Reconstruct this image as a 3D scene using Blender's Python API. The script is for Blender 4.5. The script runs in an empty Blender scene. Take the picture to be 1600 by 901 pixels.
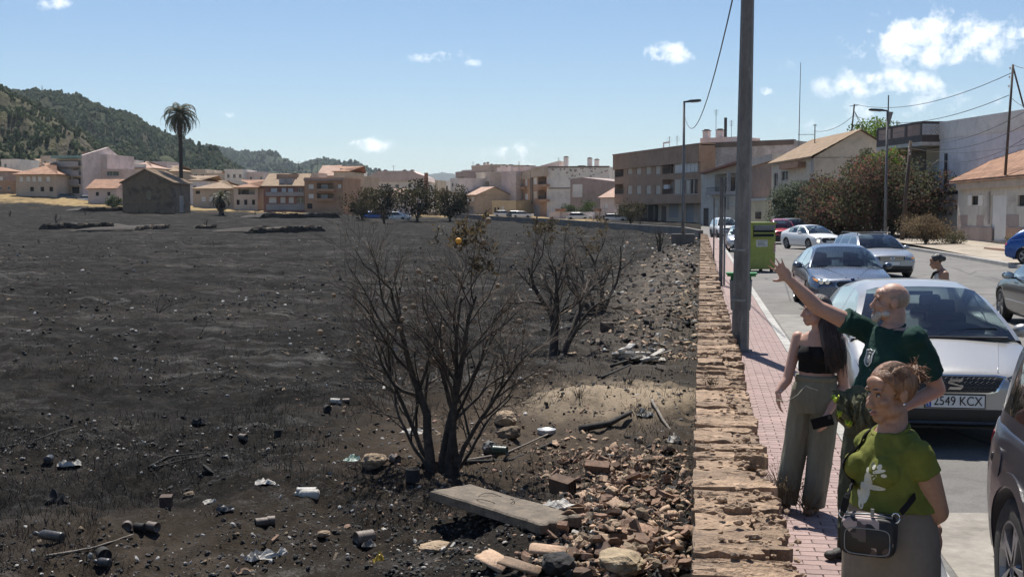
import bpy, bmesh, math, random
from math import sin, cos, pi, radians, sqrt, atan2, tan
from mathutils import Vector, Matrix, Euler, noise
from mathutils.bvhtree import BVHTree
random.seed(7)
sc = bpy.context.scene
col = sc.collection
V = Vector
# ---------------------------------------------------------------- camera
F = 1900.0; CAMZ = 2.15; YAW = radians(8.83); PITCH = radians(3.6)
cd = bpy.data.cameras.new('camera'); cam = bpy.data.objects.new('camera', cd); col.objects.link(cam)
cam.location = (0, 0, CAMZ); cam.rotation_euler = (pi/2 - PITCH, 0, YAW)
cd.sensor_width = 36; cd.lens = 36*F/1600; cd.clip_start = 0.1; cd.clip_end = 30000
sc.camera = cam
CR = cam.rotation_euler.to_matrix()
# ---------------------------------------------------------------- light
sc.view_settings.view_transform = 'Standard'; sc.view_settings.look = 'None'
sc.view_settings.exposure = 0.55; sc.view_settings.gamma = 1.0
SUN_EL = radians(61); SUN_AZ = radians(-13)      # azimuth clockwise from +Y
sun_dir = V((sin(SUN_AZ)*cos(SUN_EL), cos(SUN_AZ)*cos(SUN_EL), sin(SUN_EL)))
sd = bpy.data.lights.new('sun', 'SUN'); so = bpy.data.objects.new('sun', sd); col.objects.link(so)
sd.energy = 5.0; sd.angle = radians(0.53); sd.color = (1.0, 0.955, 0.88)
so.rotation_euler = sun_dir.to_track_quat('Z', 'Y').to_euler()
wd = bpy.data.worlds.new('World'); sc.world = wd; wd.use_nodes = True
NT = wd.node_tree; NT.nodes.clear()
def wn(t, **k):
    n = NT.nodes.new(t)
    for a, b in k.items(): setattr(n, a, b)
    return n
sky = wn('ShaderNodeTexSky', sky_type='NISHITA', sun_disc=False)
sky.sun_elevation = SUN_EL; sky.sun_rotation = SUN_AZ; sky.altitude = 400; sky.air_density = 1.0; sky.dust_density = 0.2; sky.ozone_density = 4.0
HAZE = 0.75e-4
SKY_STRENGTH = 0.071
bg = wn('ShaderNodeBackground'); bg.inputs[1].default_value = SKY_STRENGTH
wout = wn('ShaderNodeOutputWorld')
def lk(a, b): NT.links.new(a, b)
def ray(px, py): return CR @ V(((px-800)/F, -(py-450.5)/F, -1.0))
tc = wn('ShaderNodeTexCoord')
nz = wn('ShaderNodeTexNoise'); nz.inputs['Scale'].default_value = 42; nz.inputs['Detail'].default_value = 9; nz.inputs['Roughness'].default_value = 0.62
lk(tc.outputs['Generated'], nz.inputs['Vector'])
# cumulus clouds: soft blobs around directions of the sky, broken up by noise  (px, py, half width, half height, opacity)
CLOUDS = [(1452,62,112,42,1.0),(1420,45,60,28,.8),(1500,75,90,28,.9),(1385,130,100,24,.85),(1590,52,28,12,.8),(1440,165,150,26,.5),(1215,97,70,12,.25),(1044,84,46,17,1.0),
          (690,88,44,11,.75),(742,98,24,6,.6),(346,182,24,7,.7),(568,226,40,13,.95),(805,238,40,17,.7),(835,248,60,16,.55),(1190,143,24,9,.75),(85,6,26,9,.75),
          (455,250,70,12,.35),(945,262,60,14,.4),(1560,200,110,34,.4),(1300,190,80,20,.35)]
mask = None
def mth(op, a, b=None, clamp=False):
    n = wn('ShaderNodeMath', operation=op); n.use_clamp = clamp
    for i, x in enumerate((a, b)):
        if x is None: continue
        if isinstance(x, (int, float)): n.inputs[i].default_value = x
        else: lk(x, n.inputs[i])
    return n.outputs[0]
def vdot(v):
    n = wn('ShaderNodeVectorMath', operation='DOT_PRODUCT'); lk(tc.outputs['Generated'], n.inputs[0]); n.inputs[1].default_value = v
    return n.outputs['Value']
for (px, py, hw, hh, op) in CLOUDS:
    c = ray(px, py).normalized(); e = V((0,0,1)).cross(-c).normalized() ; u = c.cross(e).normalized()
    a = mth('MULTIPLY', vdot(e), F/hw); b = mth('MULTIPLY', vdot(u), F/hh)
    r2 = mth('ADD', mth('MULTIPLY', a, a), mth('MULTIPLY', b, b))
    front = mth('GREATER_THAN', vdot(c), 0.5)
    g = mth('MULTIPLY', mth('MULTIPLY', mth('MULTIPLY', mth('SUBTRACT', 1.5, mth('SQRT', r2), True), 0.85), front), op)
    mask = g if mask is None else mth('MAXIMUM', mask, g)
body = mth('MULTIPLY', mth('SUBTRACT', mth('ADD', mask, mth('MULTIPLY', mth('SUBTRACT', nz.outputs[0], 0.5), 3.6)), 0.42), 1.7, True)
body = mth('MULTIPLY', body, mth('MULTIPLY', mask, 1.5, True))
cm = wn('ShaderNodeMixRGB'); cm.inputs[2].default_value = (13.5, 13.8, 14.2, 1)
hsv = wn('ShaderNodeHueSaturation'); hsv.inputs['Hue'].default_value = 0.503; hsv.inputs['Saturation'].default_value = 1.05
lk(sky.outputs[0], hsv.inputs['Color']); lk(hsv.outputs[0], cm.inputs[1]); lk(mth('MULTIPLY', body, 0.85), cm.inputs[0]); lk(cm.outputs[0], bg.inputs[0]); lk(bg.outputs[0], wout.inputs[0])

# ---------------------------------------------------------------- helpers
CAM = V((0, 0, CAMZ))
def gp(px, py, z=0.0):
    r = ray(px, py); return CAM + r*((z-CAMZ)/r.z)
def ptd(px, py, d): return CAM + ray(px, py)*d
def at(px, py, Y):
    r = ray(px, py); return CAM + r*(Y/r.y)
def fd(px, py, fz):                     # ray meets a height function
    r = ray(px, py); lo = 3.0
    d = 3.0
    while d < 400:
        p = CAM + r*d
        if p.z < fz(p.x, p.y): break
        lo = d; d *= 1.03
    hi = d
    for _ in range(25):
        m = (lo+hi)/2; p = CAM + r*m
        if p.z < fz(p.x, p.y): hi = m
        else: lo = m
    p = CAM + r*hi; return V((p.x, p.y, fz(p.x, p.y)))
TS = bpy.data.scenes.new('work')
def bake(o):                            # evaluate one object's modifiers in a scratch scene
    TS.collection.objects.link(o); vl = TS.view_layers[0]; vl.update(); me = bpy.data.meshes.new_from_object(o.evaluated_get(vl.depsgraph)); bpy.data.objects.remove(o); return me
def sm(a, b, x):
    t = min(1, max(0, (x-a)/(b-a))); return t*t*(3-2*t)
def nf(x, y, z=0.0, o=4): return noise.fractal(V((x, y, z)), 1.0, 2.0, o)
class MB:
    def __init__(s): s.v = []; s.f = []; s.m = []
    def add(s, vs, fs, mi=0):
        b = len(s.v); s.v += [tuple(p) for p in vs]
        for f in fs: s.f.append(tuple(i+b for i in f)); s.m.append(mi)
        return s
    def box(s, c, d, rot=None, mi=0, jit=0.0):
        c = V(c); vs = []
        for x in (-.5, .5):
            for y in (-.5, .5):
                for z in (-.5, .5):
                    p = V((x*d[0], y*d[1], z*d[2]))
                    if jit: p += V((random.uniform(-jit, jit), random.uniform(-jit, jit), random.uniform(-jit, jit)))
                    if rot is not None: p = rot @ p
                    vs.append(c+p)
        return s.add(vs, [(0,1,3,2),(4,6,7,5),(0,4,5,1),(2,3,7,6),(0,2,6,4),(1,5,7,3)], mi)
    def b2(s, p, q, mi=0): return s.box([(a+b)/2 for a, b in zip(p, q)], [abs(b-a) for a, b in zip(p, q)], None, mi)
    def tube(s, pts, rad, n=8, mi=0, cap=True):
        pts = [V(p) for p in pts]
        if isinstance(rad, (int, float)): rad = [rad]*len(pts)
        up = None; vs = []
        for i, p in enumerate(pts):
            t = (pts[min(i+1, len(pts)-1)] - pts[max(i-1, 0)])
            t = t.normalized() if t.length > 1e-9 else V((0,0,1))
            if up is None: up = t.orthogonal().normalized()
            else:
                up = (up - t*up.dot(t)); up = up.normalized() if up.length > 1e-6 else t.orthogonal().normalized()
            w = t.cross(up)
            for k in range(n):
                a = 2*pi*k/n; vs.append(p + (up*cos(a) + w*sin(a))*rad[i])
        fs = []
        for i in range(len(pts)-1):
            for k in range(n): fs.append((i*n+k, i*n+(k+1) % n, (i+1)*n+(k+1) % n, (i+1)*n+k))
        if cap: fs.append(tuple(range(n))[::-1]); fs.append(tuple((len(pts)-1)*n+k for k in range(n)))
        return s.add(vs, fs, mi)
    def lathe(s, prof, n=16, M=None, mi=0, cap=True):       # profile (r, z) about local z
        vs = []
        for r, z in prof:
            for k in range(n):
                p = V((r*cos(2*pi*k/n), r*sin(2*pi*k/n), z)); vs.append(M @ p if M else p)
        fs = []
        for i in range(len(prof)-1):
            for k in range(n): fs.append((i*n+k, i*n+(k+1) % n, (i+1)*n+(k+1) % n, (i+1)*n+k))
        if cap: fs.append(tuple(range(n))[::-1]); fs.append(tuple((len(prof)-1)*n+k for k in range(n)))
        return s.add(vs, fs, mi)
    def loft(s, rings, mi=0, cap=True, closed=True):
        n = len(rings[0]); vs = [p for r in rings for p in r]; fs = []
        for i in range(len(rings)-1):
            for k in range(n if closed else n-1): fs.append((i*n+k, i*n+(k+1) % n, (i+1)*n+(k+1) % n, (i+1)*n+k))
        if cap and closed: fs.append(tuple(range(n))[::-1]); fs.append(tuple((len(rings)-1)*n+k for k in range(n)))
        return s.add(vs, fs, mi)
    def ell(s, c, r, nu=12, nv=8, rot=None, mi=0):
        c = V(c); rings = []
        for j in range(nv+1):
            th = pi*j/nv; ring = []
            for k in range(nu):
                p = V((r[0]*max(sin(th), .02)*cos(2*pi*k/nu), r[1]*max(sin(th), .02)*sin(2*pi*k/nu), -r[2]*cos(th)))
                ring.append(c + (rot @ p if rot is not None else p))
            rings.append(ring)
        return s.loft(rings, mi)
    def prism(s, poly, a, b, mi=0):                          # polygon (list of 2-vectors) between frames: functions 2d->3d
        n = len(poly); vs = [a(*p) for p in poly] + [b(*p) for p in poly]
        fs = [tuple(range(n))[::-1], tuple(range(n, 2*n))] + [(k, (k+1) % n, n+(k+1) % n, n+k) for k in range(n)]
        return s.add(vs, fs, mi)
    def rock(s, c, r, rot=None, mi=0, sub=1, rough=.25):
        T = [(-1,0,GR),(1,0,GR),(-1,0,-GR),(1,0,-GR),(0,GR,1),(0,GR,-1),(0,-GR,1),(0,-GR,-1),(GR,1,0),(-GR,1,0),(GR,-1,0),(-GR,-1,0)]
        Fs = [(0,1,4),(0,4,9),(9,4,5),(4,8,5),(4,1,8),(8,1,10),(8,10,3),(5,8,3),(5,3,2),(2,3,7),(7,3,10),(7,10,6),(7,6,11),(11,6,0),(0,6,1),(6,10,1),(9,11,0),(9,2,11),(9,5,2),(7,11,2)]
        c = V(c); vs = []
        for t in T:
            p = V(t).normalized()*(1+random.uniform(-rough, rough)); p = V((p.x*r[0], p.y*r[1], p.z*r[2]))
            vs.append(c + (rot @ p if rot is not None else p))
        return s.add(vs, Fs, mi)
    def mesh(s, name, mats, smooth=False, fix=True):
        me = bpy.data.meshes.new(name); me.from_pydata(s.v, [], s.f)
        for m in (mats if isinstance(mats, (list, tuple)) else [mats]): me.materials.append(m)
        if max(s.m, default=0) > 0: me.polygons.foreach_set('material_index', s.m)
        if fix and len(s.f) < 60000:
            bm = bmesh.new(); bm.from_mesh(me); bmesh.ops.recalc_face_normals(bm, faces=bm.faces); bm.to_mesh(me); bm.free()
        if smooth: me.polygons.foreach_set('use_smooth', [True]*len(me.polygons))
        me.update(); return me
    def obj(s, name, mats, parent=None, smooth=False, fix=True):
        return link(name, s.mesh(name, mats, smooth, fix), parent)
GR = 1.618
def link(name, me, parent=None, loc=None, rot=None):
    o = bpy.data.objects.new(name, me); col.objects.link(o)
    if parent: o.parent = parent
    if loc is not None: o.location = loc
    if rot is not None: o.rotation_euler = rot
    return o
def tag(o, label, cat, group=None):
    o['label'] = label; o['category'] = cat
    if group: o['group'] = group
    return o
def thing(name, label, cat, loc=(0,0,0), rz=0, group=None):
    o = link(name, None, None, loc, (0,0,rz)); o.empty_display_size = .1
    return tag(o, label, cat, group)
def struct(o): o['kind'] = 'structure'; return o
def stuff(o): o['kind'] = 'stuff'; return o
def copy_tree(o, parent=None):
    c = o.copy(); col.objects.link(c)
    if parent: c.parent = parent
    for ch in list(o.children): copy_tree(ch, c)
    return c
def RZ(a): return Matrix.Rotation(a, 3, 'Z')
def R3(x, y, z): return Euler((x, y, z)).to_matrix()
# ---------------------------------------------------------------- materials
def nodes(name):
    m = bpy.data.materials.new(name); m.use_nodes = True; nt = m.node_tree
    return m, nt, nt.nodes['Principled BSDF']
def nnode(nt, t, ins=None, **k):
    n = nt.nodes.new(t)
    for a, b in k.items(): setattr(n, a, b)
    for a, b in (ins or {}).items():
        if hasattr(b, 'is_linked') or isinstance(b, bpy.types.NodeSocket): nt.links.new(b, n.inputs[a])
        else: n.inputs[a].default_value = b
    return n
def ramp(nt, fac, stops):
    n = nt.nodes.new('ShaderNodeValToRGB'); nt.links.new(fac, n.inputs[0]); e = n.color_ramp.elements
    while len(e) < len(stops): e.new(.5)
    for el, (p, c) in zip(e, stops): el.position = p; el.color = tuple(c)+(1,) if len(c) == 3 else c
    return n.outputs[0]
def mix(nt, fac, a, b, mode='MIX'):
    n = nt.nodes.new('ShaderNodeMixRGB'); n.blend_type = mode
    for i, x in ((0, fac), (1, a), (2, b)):
        if isinstance(x, bpy.types.NodeSocket): nt.links.new(x, n.inputs[i])
        elif isinstance(x, (int, float)): n.inputs[i].default_value = x
        else: n.inputs[i].default_value = tuple(x)+(1,)
    return n.outputs[0]
def ntex(nt, scale, detail=5, rough=.6, vec=None, dist=0):
    n = nnode(nt, 'ShaderNodeTexNoise', {'Scale': scale, 'Detail': detail, 'Roughness': rough, 'Distortion': dist})
    if vec is not None: nt.links.new(vec, n.inputs['Vector'])
    return n.outputs[0]
def objco(nt, scale=(1,1,1), rnd=True):
    t = nt.nodes.new('ShaderNodeTexCoord'); mp = nt.nodes.new('ShaderNodeMapping'); nt.links.new(t.outputs['Object'], mp.inputs['Vector'])
    mp.inputs['Scale'].default_value = scale
    return mp.outputs[0]
def bumpn(nt, bs, h, strength, dist=.02):
    n = nnode(nt, 'ShaderNodeBump', {'Strength': strength, 'Distance': dist}); nt.links.new(h, n.inputs['Height']); nt.links.new(n.outputs[0], bs.inputs['Normal'])
def M(name, c, rough=.8, var=.2, scale=3., bump=.15, metal=0., c2=None, stain=None, stain_scale=1.2, stain_amt=.5, rnd=.0, bd=.02, spec=.5, aniso=(1,1,1), coat=0.):
    """base colour varied by two noises; optional second colour and blotchy stains; rnd = per-object value jitter"""
    m, nt, b = nodes(name); vec = objco(nt, aniso)
    n1 = ntex(nt, scale, 6, .65, vec); n2 = ntex(nt, scale*7, 4, .6, vec)
    lo = tuple(x*(1-var) for x in c); hi = tuple(min(1, x*(1+var)) for x in (c2 or c))
    cc = ramp(nt, n1, [(.3, lo), (.7, hi)])
    g = ramp(nt, n2, [(.3, (1-var*.8,)*3), (.7, (1+var*.3,)*3)]); cc = mix(nt, 1, cc, g, 'MULTIPLY')
    if stain:
        s_ = ntex(nt, stain_scale, 7, .7, vec, .6); fs = ramp(nt, s_, [(.5, (0,0,0)), (.68, (stain_amt,)*3)]); cc = mix(nt, fs, cc, stain)
    if rnd:
        oi = nt.nodes.new('ShaderNodeObjectInfo'); rr = ramp(nt, oi.outputs['Random'], [(0, (1-rnd,)*3), (1, (1+rnd*.6,)*3)]); cc = mix(nt, 1, cc, rr, 'MULTIPLY')
    nt.links.new(cc, b.inputs['Base Color']); b.inputs['Roughness'].default_value = rough; b.inputs['Metallic'].default_value = metal
    b.inputs['Specular IOR Level'].default_value = spec
    if coat: b.inputs['Coat Weight'].default_value = coat; b.inputs['Coat Roughness'].default_value = .04
    if bump: bumpn(nt, b, n2, bump, bd)
    return m
# ================================================================ terrain
ZN = -0.62
def fbase(X, Y):
    z = ZN + 1.65*sm(14, 260, Y)*.55 + 1.65*.45*max(0, min(1, (Y-14)/246))
    z += sm(60, 240, Y)*max(0, -X-30)*0.030
    z += 0.16*nf(X*.09, Y*.09, 3)*sm(6, 30, Y) + 2.3*sm(-80, -140, X)*sm(185, 232, Y)
    return z
def rubble_rise(X, Y):                # loose rubble heaped against the wall
    h = .42*sm(-4.6, -.6, X)*sm(26, 40, Y)*(1-sm(84, 98, Y))
    h += .30*math.exp(-((X+.95)/.75)**2-((Y-9.6)/1.6)**2)
    h += .26*math.exp(-((X+1.2)/1.3)**2-((Y-17.2)/1.5)**2)
    return h
def field(X, Y):
    k = min(1, 14/max(Y, 5))
    z = fbase(X, Y) + rubble_rise(X, Y)
    z += .17*nf(X*.42, Y*.42, 7, 3)*sm(-.1, -1.5, X)+ .085*nf(X*1.7, Y*1.7, 2, 3)
    if Y < 40: z += .050*nf(X*5, Y*5, 5, 3)*k + .030*abs(nf(X*13, Y*13, 9, 2))*k
    return z
def zroad(Y): return -.10 + .42*sm(95, 200, Y)
def grid(name, mat, us, vs, f, smooth=True):
    mb = MB(); n = len(vs)
    mb.v = [f(u, v) for u in us for v in vs]
    mb.f = [(i*n+j, (i+1)*n+j, (i+1)*n+j+1, i*n+j+1) for i in range(len(us)-1) for j in range(n-1)]
    mb.m = [0]*len(mb.f)
    o = mb.obj(name, mat, None, smooth, False)
    if o.data.polygons[0].normal.z < 0: o.data.flip_normals()
    return struct(o)
# ---- burnt field
m, nt, b = nodes('charred_soil'); MAT_FIELD = m
tcn = nt.nodes.new('ShaderNodeTexCoord'); oc = tcn.outputs['Object']
mp = nnode(nt, 'ShaderNodeMapping'); nt.links.new(oc, mp.inputs[0]); mp.inputs['Rotation'].default_value = (0,0,.5); mp.inputs['Scale'].default_value = (.45, 1.5, 1)
big = ntex(nt, .55, 6, .6, oc); mid = ntex(nt, 3.2, 7, .68, oc); fine = ntex(nt, 34, 5, .75, oc); strk = ntex(nt, 1.1, 8, .72, mp.outputs[0], .8)
cc = ramp(nt, mid, [(.3, (.003,.0028,.0026)), (.50, (.0115,.0104,.0092)), (.72, (.036,.032,.027))])
cc = mix(nt, ramp(nt, big, [(.45, (0,0,0)), (.7, (.5,)*3)]), cc, (.038,.033,.029))
ash = nnode(nt, 'ShaderNodeMath', {0: ramp(nt, strk, [(.53, (0,0,0)), (.70, (1,1,1))]), 1: ramp(nt, fine, [(.42, (0,0,0)), (.62, (1,1,1))])}, operation='MULTIPLY').outputs[0]
cc = mix(nt, mix(nt, 1, ash, (.75,)*3, 'MULTIPLY'), cc, (.24,.235,.225))
lay_ = nnode(nt, 'ShaderNodeMapping', {0: oc}); lay_.inputs['Scale'].default_value = (.10, .42, 1); lb = ntex(nt, 1.0, 7, .7, lay_.outputs[0], .5)
cc = mix(nt, 1, cc, ramp(nt, lb, [(.34, (.45,)*3), (.52, (1,1,1)), (.68, (1.9,)*3)]), 'MULTIPLY')
sp2 = ntex(nt, 22, 4, .7, oc); cc = mix(nt, ramp(nt, sp2, [(.60, (0,0,0)), (.68, (.6,)*3)]), cc, (.11,.103,.094))
sp = ntex(nt, 90, 3, .6, oc); cc = mix(nt, ramp(nt, sp, [(.66, (0,0,0)), (.72, (.75,)*3)]), cc, (.24,.225,.20))
sep = nnode(nt, 'ShaderNodeSeparateXYZ', {0: oc})
def gauss(cx, cy, rx, ry, amt, ns=.9):
    a = nnode(nt, 'ShaderNodeMath', {0: sep.outputs[0], 1: -cx}, operation='ADD').outputs[0]; a = nnode(nt, 'ShaderNodeMath', {0: a, 1: 1/rx}, operation='MULTIPLY').outputs[0]
    c = nnode(nt, 'ShaderNodeMath', {0: sep.outputs[1], 1: -cy}, operation='ADD').outputs[0]; c = nnode(nt, 'ShaderNodeMath', {0: c, 1: 1/ry}, operation='MULTIPLY').outputs[0]
    cb = nnode(nt, 'ShaderNodeCombineXYZ', {0: a, 1: c}); ln = nnode(nt, 'ShaderNodeVectorMath', {0: cb.outputs[0]}, operation='LENGTH').outputs['Value']
    nn = nnode(nt, 'ShaderNodeMath', {0: mid, 1: ns*2}, operation='MULTIPLY').outputs[0]
    t = nnode(nt, 'ShaderNodeMath', {0: ln, 1: nn}, operation='ADD').outputs[0]
    return ramp(nt, nnode(nt, 'ShaderNodeMath', {0: t, 1: .5}, operation='MULTIPLY').outputs[0], [(.62, (amt,)*3), (.95, (0,0,0))])
brown = ramp(nt, mid, [(.3, (.045,.034,.025)), (.7, (.13,.098,.070))])
cc = mix(nt, gauss(-2.2, 15.5, 2.9, 6.0, .85), cc, brown)
cc = mix(nt, gauss(-4.4, 9.0, 2.2, 2.6, .40), cc, brown)
cc = mix(nt, gauss(-1.1, 45, 2.2, 40, .8), cc, ramp(nt, mid, [(.35, (.03,.027,.024)), (.62, (.19,.16,.13))]))
sand = ramp(nt, fine, [(.3, (.24,.185,.125)), (.7, (.42,.34,.25))])
cc = mix(nt, gauss(-1.15, 17.5, 1.4, 1.9, .95, .7), cc, sand)
cc = mix(nt, gauss(-.75, 7.2, .55, .5, .9, .6), cc, sand)
# dry unburnt grass on the far left bank
yb = nnode(nt, 'ShaderNodeMath', {0: sep.outputs[1], 1: nnode(nt, 'ShaderNodeMath', {0: ntex(nt, .06, 4, .6, oc), 1: 70.}, operation='MULTIPLY').outputs[0]}, operation='ADD').outputs[0]
yb = nnode(nt, 'ShaderNodeMath', {0: yb, 1: 1/400.}, operation='MULTIPLY').outputs[0]
cc = mix(nt, ramp(nt, yb, [(.588, (0,0,0)), (.612, (1,1,1))]), cc, ramp(nt, ntex(nt, .8, 5, .7, oc), [(.35, (.15,.105,.05)), (.65, (.36,.265,.14))]))
nt.links.new(cc, b.inputs['Base Color']); b.inputs['Roughness'].default_value = .93; b.inputs['Specular IOR Level'].default_value = .06
hh = nnode(nt, 'ShaderNodeMath', {0: fine, 1: mid}, operation='ADD').outputs[0]; bumpn(nt, b, hh, 1.0, .035)
ys = [4.2]
while ys[-1] < 262: ys.append(ys[-1] + max(.045, ys[-1]*.0125))
us = [-(i/250)**1.15*1.0 for i in range(251)][::-1]
def ff(y, u):
    x = -.03 + u*(y*.66+1.2); return (x, y, field(x, y))
grid('burnt_field', MAT_FIELD, ys, us, ff)
# ---- far ground sheet
def fgnd(x, y):
    if x < 0.3: z = fbase(min(x, 0), y) if y < 300 else fbase(min(x, 0), 300)
    else: z = zroad(y)
    z -= .5*(1-sm(235, 262, y)) + .04
    if y > 300: z += (y-300)*.004*sm(-50, -400, x)
    return (x, y, z)
gx = [-6000,-3000,-1500,-900,-600,-450,-350,-280,-230,-190,-160,-130,-100,-80,-60,-40,-25,-12,-4,0,.25,.5,4,13,20,30,45,70,100,160,300,600,1500,3000,6000]
gy = [-400,-100,-30,0,20,40,60,80,100,130,160,190,220,240,262,300,350,420,520,700,1000,1600,2600,5000,9000]
grid('ground', M('dry_earth', (.22,.17,.115), .95, .3, .15, .3, c2=(.30,.25,.17)), gx, gy, fgnd)
# ---- road
m, nt, b = nodes('asphalt'); oc = objco(nt)
n1 = ntex(nt, .35, 7, .65, oc); n2 = ntex(nt, 60, 4, .7, oc); n3 = ntex(nt, 2.2, 8, .7, oc, .4)
cc = ramp(nt, n1, [(.3, (.115,.108,.10)), (.7, (.19,.18,.165))])
cc = mix(nt, 1, cc, ramp(nt, n2, [(.25, (.62,)*3), (.7, (1.12,)*3)]), 'MULTIPLY')
cc = mix(nt, ramp(nt, n3, [(.50, (0,0,0)), (.66, (.75,)*3)]), cc, (.075,.07,.064))
spk = ntex(nt, 9, 6, .75, oc); cc = mix(nt, ramp(nt, spk, [(.66, (0,0,0)), (.72, (.8,)*3)]), cc, (.05,.046,.042))
mpv = nnode(nt, 'ShaderNodeMapping', {0: oc}); mpv.inputs['Scale'].default_value = (.35, .12, 1)
vo = nnode(nt, 'ShaderNodeTexVoronoi', {'Vector': mpv.outputs[0], 'Scale': 1.0}, feature='DISTANCE_TO_EDGE')
cc = mix(nt, ramp(nt, vo.outputs[0], [(.004, (.7,)*3), (.012, (0,0,0))]), cc, (.04,.037,.034))
nt.links.new(cc, b.inputs['Base Color']); b.inputs['Roughness'].default_value = .85; bumpn(nt, b, n2, .5, .01); MAT_ASPHALT = m
KERB_X = 1.33; ROAD_R = 12.4
yy = [-10+2*i for i in range(60)]+[112+6*i for i in range(26)]
def rl(y):                          # the left road edge follows the kerb, then swings left behind the field
    return KERB_X + .14 if y < 108 else KERB_X+.14 - (y-108)*.40
def rr(y):
    return ROAD_R + .9*sm(46, 60, y)*0 + 5.5*(1-sm(40, 50, y)) - .6*sm(60, 100, y) - max(0, y-120)*.12
grid('road', MAT_ASPHALT, yy, [i/16 for i in range(17)], lambda y, t: (rl(y)+(rr(y)-rl(y))*t, y, zroad(y)+.01))
# patched strip and trench crack
def sheet(name, mat, pts, z, zf=None):
    mb = MB(); mb.add([(x, y, (zf(y) if zf else 0)+z) for x, y in pts], [tuple(range(len(pts)))]); o = mb.obj(name, mat)
    if o.data.polygons[0].normal.z < 0: o.data.flip_normals()
    return struct(o)
MAT_PATCH = M('road_patch', (.24,.225,.20), .9, .25, .8, .3, stain=(.09,.085,.08))
random.seed(3)
edge = [(1.56+.06*i, 17.35+.10*nf(i*.9, 1)+.05*sin(i*.7)) for i in range(60)]
sheet('road_patch', M('road_crack', (.035,.03,.026), .95), edge + [(x, y-.10-.12*abs(nf(x*4, 8))) for x, y in edge[::-1]], .014, zroad)
sheet('road_patch', MAT_PATCH, [(1.56,17.6),(5.2,18.0),(5.0,27.5),(1.58,27)], .0135, zroad)
sheet('road_patch', M('pale_patch', (.26,.235,.20), .9, .3, 1.5, .3), [(1.6,5.5),(1.9,8.2),(3.6,8.6),(3.5,9.6),(1.57,9.3)], .0137, zroad)
MAT_PAINT = M('road_paint', (.55,.54,.52), .8, .3, 5, .1, stain=(.16,.15,.14), stain_scale=6, stain_amt=.9)
# ---- right verge and its kerb
VER = [(40,-.02),(46,.02),(52,.04),(60,.05),(75,.18),(95,.32),(120,.4),(160,.5)]
def zver(y):
    for (a, za), (c, zc) in zip(VER, VER[1:]):
        if y <= c: return za + (zc-za)*max(0, (y-a)/(c-a))
    return VER[-1][1]
def vx(y): return rr(y) + .30
MAT_VERGE = M('dusty_verge', (.30,.25,.19), .95, .25, .9, .4, c2=(.36,.31,.25), stain=(.16,.13,.09), stain_scale=.6)
grid('verge', MAT_VERGE, [44+2*i for i in range(50)], [0,.03,.1,.2,.35,.5,.7,1], lambda y, t: (vx(y)+t*60, y, zver(y)+.02 + .10*sm(0,.1,t)*nf(t*40, y*.3)*.5))
grid('verge', MAT_VERGE, [-10+3*i for i in range(20)], [0,.5,1], lambda y, t: (18.2+t*60, y, -.02))
MAT_KERB = M('kerb_concrete', (.36,.345,.32), .85, .2, 2.5, .25, stain=(.2,.18,.16), rnd=.12)
def kerb_line(pts, w, zf, label_parent, n_max=300):
    mbs = MB(); mbs.box((0,0,0), (w, .985, .24)); me = mbs.mesh('kerb_stone', MAT_KERB)
    for (x0, y0), (x1, y1) in zip(pts, pts[1:]):
        a = atan2(-(x1-x0), y1-y0)
        link('kerb_stone', me, label_parent, ((x0+x1)/2, (y0+y1)/2, zf((y0+y1)/2)-.12), (random.uniform(-.004,.004), 0, a))
kb = tag(struct(link('kerb', None)), 'x', 'x'); del kb['label']; del kb['category']
kerb_line([(KERB_X+.07, 5+i) for i in range(100)], .14, lambda y: zroad(y)+.105, kb)
kerb_line([(rr(47+i)+.15, 47+i) for i in range(80)], .28, lambda y: zroad(y)+.16, kb)
# ---- sidewalk of pink paving blocks
SWX0 = .44; SWX1 = KERB_X-.003
MAT_MORTAR = M('pavement_bed', (.15,.125,.115), .95, .2, 6, .2)
sw = struct(grid('sidewalk', MAT_MORTAR, [3+3*i for i in range(36)], [0, 1], lambda y, t: (SWX0-.1+t*(SWX1-SWX0+.1), y, zroad(y)+.088)))
MAT_PAVER = M('pink_paver', (.31,.215,.195), .8, .16, 7, .2, rnd=.16, stain=(.30,.22,.2), stain_scale=3, stain_amt=.5)
def pavers():
    L, W, g = .198, .098, .007
    me = bpy.data.meshes.new('paver'); bm = bmesh.new(); bmesh.ops.create_cube(bm, size=1)
    for v in bm.verts: v.co = V((v.co.x*(L-g), v.co.y*(W-g), v.co.z*.06))
    bmesh.ops.bevel(bm, geom=[e for e in bm.edges if all(v.co.z > 0 for v in e.verts)], offset=.004, segments=1, affect='EDGES'); bm.to_mesh(me); bm.free(); me.materials.append(MAT_PAVER)
    far = MB(); n = 0; row = 0; y = 5.6
    while y < 104:
        if y > 32: W2, L2 = .40, .40                     # further off four blocks read as one slab
        else: W2, L2 = W, L
        x = SWX0 + (L2/2 if row % 2 else 0)
        while x < SWX1 - .02:
            w = min(L2, SWX1-x)
            if row % 2 and x == SWX0 + L2/2: pass
            zz = zroad(y)+.10-.03+random.uniform(-.0015,.0015)
            vis = 6.9 < y < 16.5 and x > .50+.0*y and n < 298 and w > L2*.99 and y*.115 < 9
            if vis and y > 6.9:
                link('paver', me, sw, (x+w/2, y, zz), (random.uniform(-.006,.006), random.uniform(-.006,.006), random.uniform(-.008,.008))); n += 1
            else: far.box((x+w/2, y, zz), (w-g, W2-g, .06))
            x += L2
        y += W2; row += 1
    stuff(far.obj('paver', MAT_PAVER, sw, False, False))
pavers()
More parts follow.
